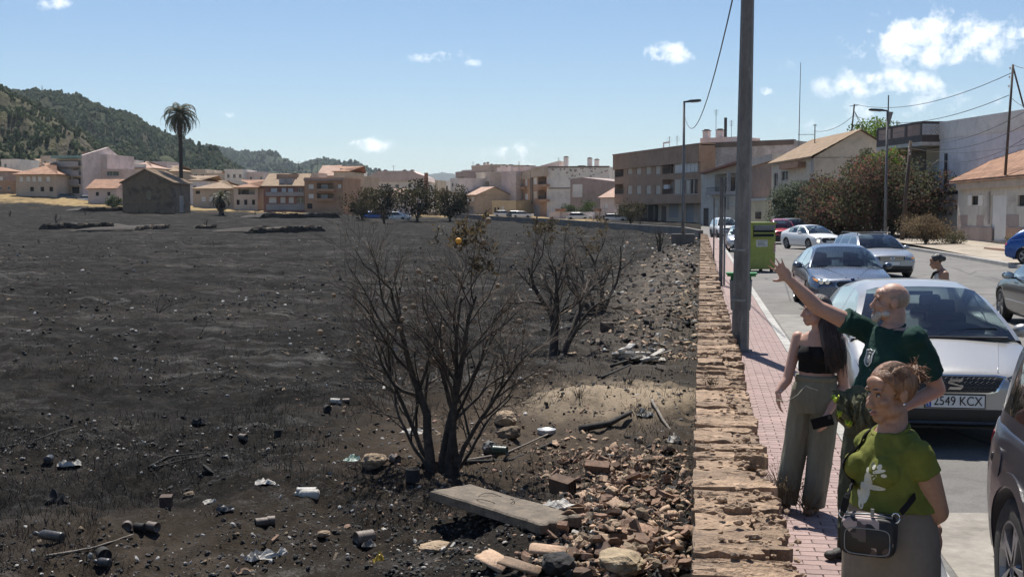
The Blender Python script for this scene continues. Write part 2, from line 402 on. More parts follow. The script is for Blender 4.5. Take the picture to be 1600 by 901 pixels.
# ================================================================ hills
def hillmat(name, green, rock, rs, amt, grass=None):
    m, nt, b = nodes(name); oc = objco(nt)
    n1 = ntex(nt, .012, 8, .65, oc); n2 = ntex(nt, .05, 7, .72, oc); n3 = ntex(nt, .25, 4, .7, oc)
    cc = ramp(nt, n2, [(.32, tuple(x*.55 for x in green)), (.62, green)])
    if grass: cc = mix(nt, ramp(nt, n3, [(.45, (0,0,0)), (.62, (.8,)*3)]), cc, grass)
    geo = nt.nodes.new('ShaderNodeNewGeometry'); sp = nnode(nt, 'ShaderNodeSeparateXYZ', {0: geo.outputs['Normal']})
    st = nnode(nt, 'ShaderNodeMath', {0: sp.outputs[2], 1: nnode(nt, 'ShaderNodeMath', {0: n1, 1: -.55}, operation='MULTIPLY').outputs[0]}, operation='ADD').outputs[0]
    cc = mix(nt, ramp(nt, st, [(rs-.08, (amt,)*3), (rs+.08, (0,0,0))]), cc, ramp(nt, n3, [(.3, tuple(x*.6 for x in rock)), (.7, rock)]))
    nt.links.new(cc, b.inputs['Base Color']); b.inputs['Roughness'].default_value = .95; b.inputs['Specular IOR Level'].default_value = .1
    bumpn(nt, b, n3, .8, 3.0); return m
def hill(name, mat, sil, d0, d1, zb, amp, ns, step=3.0, rows=60, trees=0, tr=(2, 4), tmat=None, seed=0, prof=1.25, tlow=.12):
    cols = []; x = sil[0][0]
    while x <= sil[-1][0]:
        for (a, ya), (c, yc) in zip(sil, sil[1:]):
            if a <= x <= c: y = ya+(yc-ya)*(x-a)/(c-a); break
        cols.append((x, y)); x += step
    mb = MB(); R = rows; tot = R+14
    pts = []
    for (px, py) in cols:
        r = ray(px, py); zr = CAMZ + r.z*d1; h = V((r.x, r.y, 0)); c_ = []
        for j in range(tot):
            if j <= R:
                t = j/R; d = d0+(d1-d0)*t; z = zb+(zr-zb)*t**prof; k = sin(pi*min(1, t*.96+.0))*1.0
            else:
                t = (j-R)/14; d = d1+(d1-d0)*.7*t; z = zr+(zb-20-zr)*t*t; k = 0
            p = h*d; q = ns
            nn = noise.ridged_multi_fractal(V((p.x*q, p.y*q, seed)), .9, 2.1, 5, 1.0, 2.0) - 1.1
            z += amp*nn*k*min(1, max(.15, (zr-zb)/60))
            c_.append((p.x, p.y, z))
        pts.append(c_)
    n = tot; mb.v = [p for c_ in pts for p in c_]
    mb.f = [(i*n+j, i*n+j+1, (i+1)*n+j+1, (i+1)*n+j) for i in range(len(pts)-1) for j in range(n-1)]; mb.m = [0]*len(mb.f)
    o = struct(mb.obj(name, mat, None, True, False))
    if sum(p.normal.z for p in o.data.polygons[:400]) < 0: o.data.flip_normals()
    if trees:
        tb = MB(); random.seed(seed+5); k = 0; tries = 0
        while k < trees and tries < trees*6:
            tries += 1
            i = random.random()*(len(pts)-1.01); j = (random.random()**.75)*(R-.5)
            if random.random() < .06: j = R - .3
            if j/R < tlow: continue
            i0, j0 = int(i), int(j); fi, fj = i-i0, j-j0
            p = V(pts[i0][j0])*(1-fi)*(1-fj)+V(pts[i0+1][j0])*fi*(1-fj)+V(pts[i0][j0+1])*(1-fi)*fj+V(pts[i0+1][j0+1])*fi*fj
            dz = abs(pts[i0][j0+1][2]-pts[i0][j0][2])/max(1e-3, (V(pts[i0][j0+1])-V(pts[i0][j0])).length)
            if noise.noise(p*.011) + .5*noise.noise(p*.04) < (-.42 if seed == 3 else -.6) + max(0, dz-.5)*2.6: continue
            s_ = random.uniform(*tr); h = s_*random.uniform(.9, 1.5)
            tb.rock(p+V((0,0,h*.55)), (s_*.75, s_*.75, h), None, 0, 1, .3); k += 1
        stuff(tb.obj('pine_forest', tmat, None, False, False))
    return o
TREE_FAR = M('pine_green', (.062,.080,.040), .95, .45, .06, 0, c2=(.085,.10,.05), spec=.1)
hill('rocky_hill', hillmat('rocky_hill', (.075,.072,.042), (.125,.10,.078), .42, .95, (.090,.082,.048)), [(-260,20),(-100,85),(-20,128),(0,136),(20,148),(60,166),(95,186),(110,202),(125,206),(150,224),(175,240),(195,246),(215,262),(250,285),(300,306)], 330, 620, 3, 17, .011, 2.5, 80, 7000, (.55, 1.35), TREE_FAR, 3, 1.1)
hill('forested_hill', hillmat('forested_hill', (.058,.066,.036), (.12,.10,.078), .34, .8), [(-200,150),(-60,146),(0,143),(40,149),(75,151),(100,156),(130,162),(170,181),(200,194),(240,209),(265,216),(300,232),(330,246),(350,262),(375,277),(405,290),(440,300)], 600, 1250, 4, 34, .0055, 2.5, 80, 32000, (1.1, 2.3), TREE_FAR, 11, 1.0)
hill('far_ridge', hillmat('far_ridge', (.05,.065,.035), (.14,.12,.09), .3, .6), [(270,240),(330,238),(355,240),(380,245),(400,246),(415,249),(440,257),(465,263),(480,258),(495,254),(507,254),(522,258),(540,268),(560,273),(580,281),(610,294),(650,306)], 1500, 2700, 5, 60, .0028, 3, 50, 9000, (3, 5), TREE_FAR, 21, 1.0)
hill('distant_mountains', hillmat('distant_mountains', (.07,.075,.06), (.15,.13,.1), .3, .5), [(300,300),(480,288),(560,272),(600,276),(630,281),(660,275),(690,271),(715,276),(760,286),(850,296),(950,300),(1100,302),(1250,298),(1400,304),(1700,300),(1900,306)], 4200, 6500, 6, 90, .0012, 6, 40, 0, seed=31)
# ================================================================ old low wall between field and sidewalk
MAT_BLOCK = M('weathered_block', (.27,.178,.115), .92, .35, 5, .9, c2=(.36,.25,.165), stain=(.09,.07,.055), stain_scale=3.2, stain_amt=.75, rnd=.28, bd=.03)
MAT_BLOCKCORE = M('wall_core', (.20,.15,.105), .95, .35, 7, .9, stain=(.07,.055,.045), stain_scale=4, bd=.04)
def ragged(x0, x1, y0, y1, rag, n=4):
    pts = []
    cs = [(x0, y0), (x1, y0), (x1, y1), (x0, y1)]
    for e, ((ax, ay), (bx, by)) in enumerate(zip(cs, cs[1:]+cs[:1])):
        amp = rag if e == 1 else rag*.28
        for i in range(n):
            t = i/n; o = (random.uniform(-amp, amp) if i else 0)
            pts.append((ax+(bx-ax)*t + (o if e in (1, 3) else 0), ay+(by-ay)*t + (o if e in (0, 2) else 0)))
    return pts
def slabmesh(poly, th, tilt=.012):
    mb = MB(); n = len(poly); cx = sum(p[0] for p in poly)/n; cy = sum(p[1] for p in poly)/n
    top = [V((x, y, random.uniform(-tilt, tilt)*.6)) for x, y in poly]; inn = [V((cx+(x-cx)*.55, cy+(y-cy)*.55, random.uniform(-.2, 1)*tilt)) for x, y in poly]
    bot = [V((x, y, -th)) for x, y in poly]
    mb.loft([bot, top, inn], cap=True); return mb
random.seed(11)
WALLT = .30
wall = thing('low_wall', 'long crumbling low wall of weathered tan blocks running between the burnt field and the pink pavement', 'wall', (0, 5, -.7))
core = MB(); rings = []
for i in range(130):
    y = 4.4 + (i*.12 if i < 90 else 10.8+(i-90)*2.2); zt = WALLT-.10+.03*nf(y*3, 4)
    rings.append([(-.035+.012*nf(y*4, 1), y, -1.3), (.46, y, -1.3), (.46+.02*nf(y*4, 2), y, zt-.03), (.25, y, zt+.015*nf(y*6, 9)), (-.03+.012*nf(y*4, 3), y, zt)])
core.loft(rings)
o = core.obj('wall_core', MAT_BLOCKCORE, wall, False); o.location = (0,-5,.7)
y = 4.9; far = MB(); cnt = 0
while y < 104.5:
    dy = random.choice((.12,.2,.28,.34,.40,.46))*random.uniform(.85,1.15) if y < 30 else random.uniform(.25,.7)
    wR = .49 + .035*nf(y*.35, 6)
    style = random.random(); cells = []
    if style < .42: cells = [(-.03, wR)]
    elif style < .82: s_ = random.uniform(.2, .36); cells = [(-.03, s_-.006), (s_+.006, wR)]
    else: a_ = random.uniform(.12,.2); c_ = random.uniform(.28,.36); cells = [(-.03, a_-.005), (a_+.005, c_-.005), (c_+.005, wR)]
    for k, (xa, xb) in enumerate(cells):
        last = k == len(cells)-1
        if last and random.random() < .22:
            if len(cells) > 1: 
                if random.random() < .5: continue
            xb -= random.uniform(.06,.16)
        if len(cells) > 1 and random.random() < .07: continue
        rows = [(y, y+dy)] if random.random() < .7 or dy < .2 else [(y, y+dy*.48), (y+dy*.5, y+dy)]
        for (ya, yb) in rows:
            th = random.uniform(.07,.10); zz = WALLT+random.uniform(-.035,.02)
            if y < 24 and cnt < 296:
                sb = slabmesh([(px-(xa+xb)/2, py-(ya+yb)/2) for px, py in ragged(xa+random.uniform(-.012,.012), xb, ya+.006, yb-.006, .040 if last else .014, 6)], th, .018)
                link('block', sb.mesh('block', MAT_BLOCK), wall, ((xa+xb)/2, (ya+yb)/2-5, zz+.7), (random.gauss(0,.012), random.gauss(0,.012), random.gauss(0,.012))); cnt += 1
            else:
                r_ = ragged(xa, xb, ya+.01, yb-.01, .04, 2); far.loft([[(px, py, zz-th) for px, py in r_], [(px, py, zz) for px, py in r_]])
    y += dy
o = stuff(far.obj('block', MAT_BLOCK, wall)); o.location = (0,-5,.7)
# loose mortar and chips lying on the wall
ch = MB()
for i in range(420):
    y = 5.2+random.random()**1.5*22; x = random.choice((random.uniform(0,.48), random.gauss(.36,.08)))
    r_ = random.uniform(.008,.028)*(1.6 if random.random() < .12 else 1)
    ch.rock((x, y, WALLT+r_*.3), (r_, r_*random.uniform(.7,1.3), r_*.6), R3(0,0,random.random()*6), 0, 1, .3)
stuff(tag(ch.obj('mortar_chips', MAT_BLOCK), 'small crumbs of mortar and stone lying along the wall top', 'rubble'))
# wall goes on, curving left behind the field
wl = MB(); pts = [(-.02,104.6),(-1.5,112),(-5,124),(-11,140),(-20,162),(-32,190),(-48,222),(-62,246)]
for (x0, y0), (x1, y1) in zip(pts, pts[1:]):
    za, zb_ = fbase(x0, y0), fbase(x1, y1); n = V((y1-y0, -(x1-x0), 0)).normalized()*.2
    P = []
    for (x, y, z, hgt) in ((x0, y0, za, max(.75, .65+zroad(y0)-za)), (x1, y1, zb_, max(.75, .65+zroad(y1)-zb_))): P.append([(x-n.x, y-n.y, z-.6), (x+n.x, y+n.y, z-.6), (x+n.x, y+n.y, z+hgt), (x-n.x, y-n.y, z+hgt)])
    wl.loft(P)
tag(wl.obj('field_wall', M('grey_wall', (.17,.15,.13), .9, .3, .8, .3)), 'low dark wall curving left round the far end of the burnt field', 'wall')

# ================================================================ things lying on the burnt ground
random.seed(23)
SOOT = M('soot', (.03,.028,.027), .9, .4, 20, .4)
GLASSB = M('sooty_glass', (.05,.047,.046), .35, .4, 14, .15, stain=(.20,.18,.16), stain_scale=9, stain_amt=.5)
RUST = M('burnt_tin', (.13,.105,.09), .6, .4, 18, .3, metal=.3, stain=(.30,.26,.22), stain_scale=11, stain_amt=.7)
PALE = M('pale_scrap', (.50,.47,.42), .8, .25, 9, .3, stain=(.08,.075,.07), stain_scale=9, stain_amt=.85)
BRICKR = M('old_red_brick', (.25,.155,.105), .9, .35, 9, .5, stain=(.05,.042,.038), stain_scale=6, stain_amt=.75, rnd=.6)
TILEO = M('orange_tile', (.40,.27,.18), .88, .3, 8, .4, stain=(.09,.075,.065), stain_scale=7, stain_amt=.7, rnd=.5)
STONE = M('tan_stone', (.36,.265,.175), .92, .3, 8, .8, stain=(.06,.052,.046), stain_scale=6, stain_amt=.8, rnd=.55, bd=.03)
CHARW = M('charred_wood', (.028,.025,.023), .85, .45, 16, .6, stain=(.13,.115,.10), stain_scale=6, stain_amt=.5, aniso=(1,1,.2))
GREYW = M('grey_wood', (.20,.17,.14), .85, .3, 14, .5, stain=(.05,.045,.04), stain_scale=5)
CONC = M('old_concrete', (.165,.132,.098), .9, .35, 6, .8, stain=(.06,.05,.042), stain_scale=3.5, stain_amt=.8)
def onfield(px, py): return fd(px, py, field)
def onfast(px, py):
    z = -.5
    for _ in range(4): p = gp(px, py, z); z = field(p.x, p.y)
    return V((p.x, p.y, z))
def fdir(px0, py0, px1, py1):
    a, c = onfield(px0, py0), onfield(px1, py1); return a, c
def lay(name, label, cat, mb, mats, p, rot, smooth=True, group=None, sink=0):
    o = mb.obj(name, mats, None, smooth); o.location = (p.x, p.y, p.z-sink); o.rotation_euler = rot; tag(o, label, cat, group); return o
def bottle(px, py, L, r, az, label, mat=None, tiltx=0, neck=.35, name='bottle'):
    p = onfield(px, py); mb = MB(); nr = r*.36
    mb.lathe([(r*.2,0),(r*.9,.0),(r,.012),(r,L*(1-neck)),(r*.9,L*(1-neck*.8)),(nr*1.15,L*(1-neck*.45)),(nr,L*.97-.02),(nr*1.3,L*.97-.018),(nr*1.3,L),(nr*.7,L)], 16)
    o = lay(name, label, 'bottle', mb, mat or GLASSB, p+V((0,0,r*.85)), (0,0,0)); o.rotation_euler = Euler((radians(90+tiltx), 0, az)); return o
def can(px, py, L, r, az, label, mat=None, stand=False, name='tin_can'):
    p = onfield(px, py); mb = MB()
    pr = [(r*.93,.006),(r*.93,.002),(r,0)]
    for i in range(9): pr.append((r*(1-.025*(i % 2)), L*(i+.5)/9))
    pr += [(r,L),(r*.92,L),(r*.9,L*.9),(.004,L*.88)]
    mb.lathe(pr, 14)
    o = lay(name, label, 'can', mb, mat or RUST, p+V((0,0,0 if stand else r*.85)), (0,0,az)); 
    if not stand: o.rotation_euler = Euler((radians(90), 0, az))
    return o
def stone(px, py, r, label, mat=None, name='stone', sub=2, group=None):
    p = onfield(px, py); mb = MB(); mb.rock((0,0,0), (1,1,1), None, 0, 1, .22); o = mb.obj(name, mat or STONE, None, False)
    bm = bmesh.new(); bm.from_mesh(o.data); bmesh.ops.subdivide_edges(bm, edges=bm.edges, cuts=5, use_grid_fill=True, smooth=.35)
    sd_ = random.random()*50
    for v in bm.verts: n_ = v.co.normalized(); v.co = V((v.co.x*r[0], v.co.y*r[1], v.co.z*r[2])) * (1+.15*nf(n_.x*2+sd_, n_.y*2, n_.z*2)+.05*nf(n_.x*9+sd_, n_.y*9, n_.z*9))
    bm.to_mesh(o.data); bm.free(); o.location = p+V((0,0,r[2]*.55)); o.rotation_euler = (0,0,random.random()*6); tag(o, label, 'stone', group); return o
def crumple(px, py, sx, sy, h, az, label, cat, mat, name='scrap_sheet', n=9):
    p = onfield(px, py); s_ = random.random()*90; top = []
    mb = MB(); vs = []; th = .004
    for side in (0, 1):
        for i in range(n):
            for j in range(n):
                u, w = i/(n-1)*2-1, j/(n-1)*2-1; e = max(abs(u), abs(w)); k = 1-.16*abs(nf(u*2+s_, w*2, 3))
                z = h*(.5+.9*noise.cell(V((u*2.2+s_, w*2.2, 0)))*.5+.8*nf(u*1.8+s_, w*1.8, 1))*(1-e**4*.75); vs.append((u*sx*k*.5, w*sy*k*.5, z + (th if side else 0)))
    fs = []
    for s2 in (0, 1):
        for i in range(n-1):
            for j in range(n-1):
                q = s2*n*n+i*n+j; f = (q, q+n, q+n+1, q+1); fs.append(f if s2 else f[::-1])
    mb.add(vs, fs)
    ring = [i*n for i in range(n)]+[(n-1)*n+j for j in range(1, n)]+[i*n+n-1 for i in range(n-2, -1, -1)]+[j for j in range(n-2, 0, -1)]
    mb.f += [(a, b_, b_+n*n, a+n*n) for a, b_ in zip(ring, ring[1:]+ring[:1])]; mb.m += [0]*len(ring)
    return lay(name, label, cat, mb, mat, p, (0,0,az), False)
def stick(pts, r, label, mat=None, name='charred_stick', cat='stick', lift=.02, n=7):
    P = [onfield(*q)+V((0,0,lift)) for q in pts]; o0 = P[0].copy(); Q = []
    for a_, c_ in zip(P, P[1:]):
        for k in range(4): Q.append(a_.lerp(c_, k/4)-o0+V((0,0,.006*nf(k*1.3, a_.x))))
    Q.append(P[-1]-o0); mb = MB(); L = len(Q)
    mb.tube(Q, [r*(1-.45*i/L)*(1+.15*nf(i*.9, 3)) for i in range(L)], n); o = mb.obj(name, mat or CHARW, None, True); o.location = o0; return tag(o, label, cat)
def hollow_brick(px, py, d, az, label, mat=None, rot=(0,0), name='hollow_brick', holes=3):
    p = onfield(px, py); mb = MB(); L, W, H = d; t = .012; k = holes
    mb.b2((-L/2,-W/2,0), (L/2,W/2,t)); mb.b2((-L/2,-W/2,H-t), (L/2,W/2,H))
    for i in range(k+1): y = -W/2+(W-t)*i/k; mb.b2((-L/2+.001,y,t), (L/2-.001,y+t,H-t))
    mb.b2((-.012,-W/2+.002,t), (.012,W/2-.002,H-t))
    return lay(name, label, 'brick', mb, mat or BRICKR, p, (rot[0], rot[1], az), False)
bottle(98, 845, .30, .040, radians(-105), 'large soot-blackened bottle lying at the lower left beside a long bent stick')
stick([(70,872),(130,862),(150,858),(208,838)], .011, 'long pale bent stick lying between the two blackened bottles at lower left', GREYW)
can(160, 872, .10, .055, radians(40), 'open black pot lying on its side below the large bottle', SOOT, name='pot')
bottle(172, 885, .15, .036, radians(-100), 'small sooty bottle with short neck at the bottom left edge', None, 0, .4)
bottle(74, 724, .17, .045, radians(-165), 'brownish sooty bottle pointing at the viewer beside the white crumpled bag')
crumple(108, 727, .26, .12, .07, .5, 'white crumpled plastic bag next to a sooty bottle', 'bag', PALE, 'plastic_bag')
can(198, 830, .07, .045, radians(200), 'small round tin seen end on, left of the rusty can pair')
can(226, 829, .10, .036, radians(255), 'dark squashed can left half of the can pair', SOOT)
can(246, 830, .11, .043, radians(250), 'pale rusty can right half of the can pair')
hollow_brick(260, 795, (.11,.14,.13), .3, 'square dark brick block standing alone on the black soil', M('dark_brick', (.085,.055,.042), .9, .3, 9, .5))
stone(295, 776, (.075,.05,.035), 'small brown stone to the right of the square dark block')
crumple(88, 782, .22, .16, .09, .2, 'burnt black rag in a heap left of the square block', 'rag', SOOT, 'burnt_rag')
crumple(312, 662, .20, .14, .07, .1, 'burnt dark bundle on brown soil, upper middle of the lower left field', 'rag', SOOT, 'burnt_rag')
stick([(232,732),(262,716),(300,711),(330,710)], .012, 'forked black cable end curling over the ash', SOOT, 'burnt_cable', 'cable')
stick([(240,733),(280,722),(312,716),(338,709)], .010, 'second black cable lying just below the curled one', SOOT, 'burnt_cable', 'cable')
stick([(2,702),(55,690),(90,676),(120,668)], .012, 'thin black rod at the left edge of the picture', SOOT, 'charred_rod')
can(375, 686, .10, .04, 1.2, 'dented grey tin on the ash above the forked cables')
can(434, 682, .09, .045, .4, 'dark open tin standing beside black twigs', SOOT, True)
can(418, 820, .11, .04, -1.0, 'rust-ringed spray can between foil scraps')
can(430, 819, .07, .044, -1.2, 'short rust-coloured tin touching the spray can')
crumple(415, 755, .22, .16, .05, .3, 'flattened white paper scrap in mid field', 'paper', PALE, 'paper_scrap')
crumple(429, 871, .25, .12, .07, .5, 'white-orange crumpled foil scrap near the bottom edge', 'foil', PALE, 'foil_scrap')
crumple(398, 874, .14, .10, .06, 1.2, 'tiny grey crumpled foil left of the bigger foil scrap', 'foil', PALE, 'foil_scrap')
crumple(330, 785, .18, .10, .05, .8, 'thin grey melted plastic strip near the middle of the lower field', 'plastic', PALE, 'melted_plastic')
crumple(352, 797, .16, .10, .06, .1, 'dark torn plastic piece below the thin grey strip', 'plastic', GLASSB, 'melted_plastic')
crumple(382, 895, .20, .07, .04, .2, 'pale orange card scrap on the very bottom edge', 'paper', TILEO, 'paper_scrap')
can(495, 773, .19, .042, radians(-80), 'grey ribbed tube lying behind the pale tan bottle', M('grey_tin', (.33,.32,.30), .5, .2, 12, .2))
bottle(498, 779, .23, .05, radians(-86), 'pale tan bottle beside a ribbed grey tube', PALE)
can(532, 630, .15, .038, radians(-100), 'pale cylinder of burnt can at left of the big burnt tree', PALE)
can(546, 629, .10, .036, radians(-70), 'second short can behind the pale cylinder', RUST)
can(510, 642, .09, .05, .6, 'black little tin left below the pale cylinder', SOOT)
crumple(551, 720, .17, .15, .07, .7, 'green and white crumpled carton on the black soil', 'carton', M('green_carton', (.12,.30,.17), .6, .3, 6, .2, c2=(.55,.60,.55), stain=(.6,.62,.6), stain_scale=8, stain_amt=.9), 'carton')
stone(586, 727, (.155,.12,.085), 'big brown rounded stone beside the green carton')
can(612, 722, .10, .05, 1.0, 'rusty tin lying against the big brown stone')
can(645, 752, .13, .07, .2, 'dark metal tin standing left of the burnt trunk', SOOT, True)
crumple(645, 676, .30, .22, .07, -.2, 'white flat paper sheet on the ground behind the burnt trunk', 'paper', PALE, 'paper_scrap')
can(556, 852, .16, .065, 2.3, 'grey broken bowl on the soil below the big tree', RUST, False, 'bowl')
crumple(577, 853, .13, .10, .05, .3, 'small grey rag right of the broken bowl', 'rag', M('grey_rag', (.16,.15,.14), .9, .3, 10, .4), 'rag')
stone(682, 858, (.17,.13,.04), 'flat pale brown slab stone at the bottom centre')
crumple(592, 878, .09, .12, .07, .4, 'yellow crumpled wrapper at the bottom edge', 'wrapper', M('yellow_wrapper', (.42,.28,.03), .4, .3, 8, .2), 'wrapper')
stone(504, 830+6, (.06,.045,.03), 'small pale stone alone at the bottom between wrapper and foil')
# broken concrete slab with a wire
sA, sB = onfield(672, 816), onfield(842, 836); sl = MB(); dirv = (sB-sA); Ls = dirv.length; az = atan2(dirv.y, dirv.x)
poly = ragged(0, Ls, 0, .44, .05, 8); zb0 = .0
sl.loft([[(x, y, -.07) for x, y in poly], [(x, y, 0) for x, y in poly], [(Ls/2+(x-Ls/2)*.97, .22+(y-.22)*.93, .012) for x, y in poly]])
o = lay('concrete_slab', 'long flat broken concrete slab lying in front of the big burnt tree', 'slab', sl, CONC, V((sA.x, sA.y, max(sA.z, sB.z)+.08)), (0, 0, az), False)
wr = MB(); wr.tube([(Ls*.45+.18*cos(a*.35)-.1*a*.04, .22+.13*sin(a*.35), .022+.015*sin(a)) for a in range(17)], .004, 5)
o = wr.obj('wire_loop', GREYW, None, True); o.location = (sA.x, sA.y, max(sA.z, sB.z)+.08); o.rotation_euler = (0,0,az); tag(o, 'thin bent wire loop lying on the long concrete slab', 'wire')
crumple(872, 802, .22, .2, .05, az, 'white torn paper on the right end of the concrete slab', 'paper', PALE, 'paper_scrap').location.z = max(sA.z, sB.z)+.085
# planks, poles, tins around the big tree
stick([(1018,628),(1036,660),(1060,692)], .022, 'thick grey burnt pole lying in the ash near the wall', GREYW, 'burnt_pole', 'pole', .035)
stick([(700,728),(790,712),(860,680)], .018, 'long grey lath right of the burnt trunk', GREYW, 'lath', 'lath', .03)
stick([(722,726),(800,722),(856,698)], .022, 'lower charred lath right of the burnt trunk', CHARW, 'lath', 'lath', .03)
stick([(955,575),(1000,560),(1030,548)], .03, 'charred beam beside the heap of pale shards', CHARW, 'charred_beam', 'beam', .04)
stick([(940,592),(985,572)], .022, 'short charred stick in front of the charred beam', CHARW, 'charred_stick', 'stick', .03)
can(854, 676, .05, .12, .3, 'flat round tin lying tilted on the rubble edge', M('tin_lid', (.45,.45,.45), .4, .15, 10, .1, metal=.5), True, 'round_tin')
can(770, 708, .17, .05, 1.4, 'green and dark can lying right of the burnt trunk', M('dark_green_can', (.05,.075,.055), .35, .3, 10, .1), False)
stone(765, 706, (.10,.09,.08), 'round grey ball-like stone right of the burnt trunk', M('grey_stone', (.10,.098,.095), .8, .3, 10, .4))
stone(790, 664, (.15,.13,.13), 'large brown clod right of the big tree, upper of two')
stone(795, 682, (.18,.11,.09), 'large brown clod right of the big tree, lower of two')
stone(950, 515, (.13,.10,.09), 'dark stone by the middle burnt tree', SOOT)
hollow_brick(948, 517, (.30,.22,.20), .15, 'dark square block lying beyond the second burnt tree', M('charred_block', (.10,.075,.06), .9, .3, 9, .5))
# pale shards heap by the sand
random.seed(5)
for i in range(26):
    px, py = random.gauss(1010, 22), random.gauss(562, 7); p = onfield(px, py); L = random.uniform(.12,.42)
    mb = MB(); mb.box((0,0,0), (L, random.uniform(.05,.12), random.uniform(.015,.04)), None, 0, .012)
    o = mb.obj('wood_shard', PALE if random.random() < .75 else GREYW); o.location = p+V((0,0,random.uniform(.02,.16))); o.rotation_euler = (random.gauss(0,.3), random.gauss(0,.25), random.gauss(.9,.35))
    tag(o, 'pale splintered board in the small heap behind the sandy mound', 'board', 'pale splintered boards behind the sandy mound')
crumple(1008, 650, .24, .16, .08, .1, 'white crumpled scrap near the burnt pole', 'paper', PALE, 'paper_scrap')
crumple(1052, 690, .20, .14, .07, .9, 'white rag at the lower end of the burnt pole', 'rag', PALE, 'rag')
pl = stick([(905,676),(950,668),(985,650)], .05, 'wide charred plank in front of the sandy mound', CHARW, 'charred_plank', 'plank', .05)
# ---- heap of broken brick, tile and stone against the wall
random.seed(31)
hollow_brick(880, 770, (.24,.13,.16), -.55, 'dark red brick block tilted at the left of the rubble heap', BRICKR, (.25,.1))
hollow_brick(934, 738, (.26,.10,.13), -.08, 'reddish brick lying across the top of the rubble heap', BRICKR, (.5,.05))
jar = bottle(1094, 872, .24, .062, radians(15), 'dusty glass jar lying open end toward the viewer beside the wall', GLASSB, 0, .25, 'glass_jar')
stick([(1080,846),(1100,838)], .05, 'short log stub behind the glass jar', STONE, 'log_stub', 'log', .05)
def curved_tile(L, w, arc=1.5, th=.014):
    mb = MB(); R_ = w/2/sin(arc/2); rag = [random.uniform(-.05,.05)*L for _ in range(9)]; rag2 = [random.uniform(-.05,.05)*L for _ in range(9)]; rings = []
    for i in range(9):
        a = -arc/2+arc*i/8
        rings.append([(R_*sin(a), -L/2+rag[i], R_*cos(a)-R_), (R_*sin(a), L/2+rag2[i], R_*cos(a)-R_), ((R_-th)*sin(a), L/2+rag2[i], (R_-th)*cos(a)-R_), ((R_-th)*sin(a), -L/2+rag[i], (R_-th)*cos(a)-R_)])
    mb.loft(rings); return mb
for (px, py, L, w, az, lab) in ((778,884,.28,.22,.9,'orange curved roof tile piece at the bottom edge, left of two'), (822,893,.32,.24,1.2,'pale orange curved roof tile piece at the bottom edge, right of two'), (858,866,.26,.2,1.6,'dusty grey-orange curved tile piece behind the two bottom tiles'), (968,858-60,.2,.16,.4,'curved tile piece half buried in the middle of the heap')):
    p = onfield(px, py); o = curved_tile(L, w, 1.3).obj('roof_tile_fragment', TILEO, None, True); o.location = p+V((0,0,.07)); o.rotation_euler = (random.gauss(.1,.1), random.gauss(0,.12), az); tag(o, lab, 'roof tile')
stone(870, 888, (.16,.13,.08), 'blackened rounded stone at the bottom of the rubble heap', SOOT)
stone(965, 888, (.26,.17,.085), 'big pale sandy boulder at the bottom edge of the rubble heap', M('sandy_boulder', (.40,.31,.20), .95, .3, 10, .8, stain=(.12,.09,.07), stain_scale=7))
def shard_mesh(kind):
    if kind == 'tile':
        return curved_tile(random.uniform(.07,.17), random.uniform(.06,.14), random.uniform(.5,1.3), .013).mesh('tile_fragment', TILEO, True)
    mb = MB()
    if kind == 'brick':
        n = random.choice((4,5,5,6)); L, W = random.uniform(.05,.12), random.uniform(.035,.07); poly = [(L*cos(2*pi*k/n+random.uniform(-.35,.35)), W*sin(2*pi*k/n+random.uniform(-.35,.35))) for k in range(n)]; t = random.uniform(.007,.028)
        mb.loft([[(x, y, -t) for x, y in poly], [(x*.96, y*.96, t+random.uniform(-.006,.006)) for x, y in poly]]); return mb.mesh('brick_fragment', BRICKR)
    r_ = random.uniform(.03,.08); mb.rock((0,0,0), (r_, r_*random.uniform(.6,1), r_*random.uniform(.4,.8)), None, 0, 1, .3); return mb.mesh('stone_fragment', STONE)
KINDS = {'tile': ('tile_fragment', 'broken curved roof tile piece in the reddish rubble heap by the wall', 'tile fragment', 'roof tile pieces in the rubble heap'),
         'brick': ('brick_fragment', 'chipped flat brick piece in the reddish rubble heap by the wall', 'brick fragment', 'brick pieces in the rubble heap'),
         'stone': ('stone_fragment', 'rough tan stone in the reddish rubble heap by the wall', 'stone', 'stones in the rubble heap')}
pool = {k: [shard_mesh(k) for _ in range(14)] for k in KINDS}
cnt = 0
while cnt < 290:
    t = random.random(); px = random.gauss(985, 62); py = 700+200*random.random()**.8
    if px > 1096 or px < 860-(py-700)*.25: continue
    if ((px-985)/95)**2 > 1.6 and random.random() < .7: continue
    p = onfast(px, py); k = random.choices(('tile','brick','stone'), (.34,.36,.30))[0]; nm, lab, ct, gr = KINDS[k]
    o = link(nm, random.choice(pool[k]), None, p+V((0,0,random.uniform(.01,.06))), (random.gauss(0,.45), random.gauss(0,.45), random.random()*6.3)); s_ = random.choice((.45,.55,.65,.75,.85,1,1.3)); o.scale = (s_, s_, s_)
    tag(o, lab, ct, gr); cnt += 1
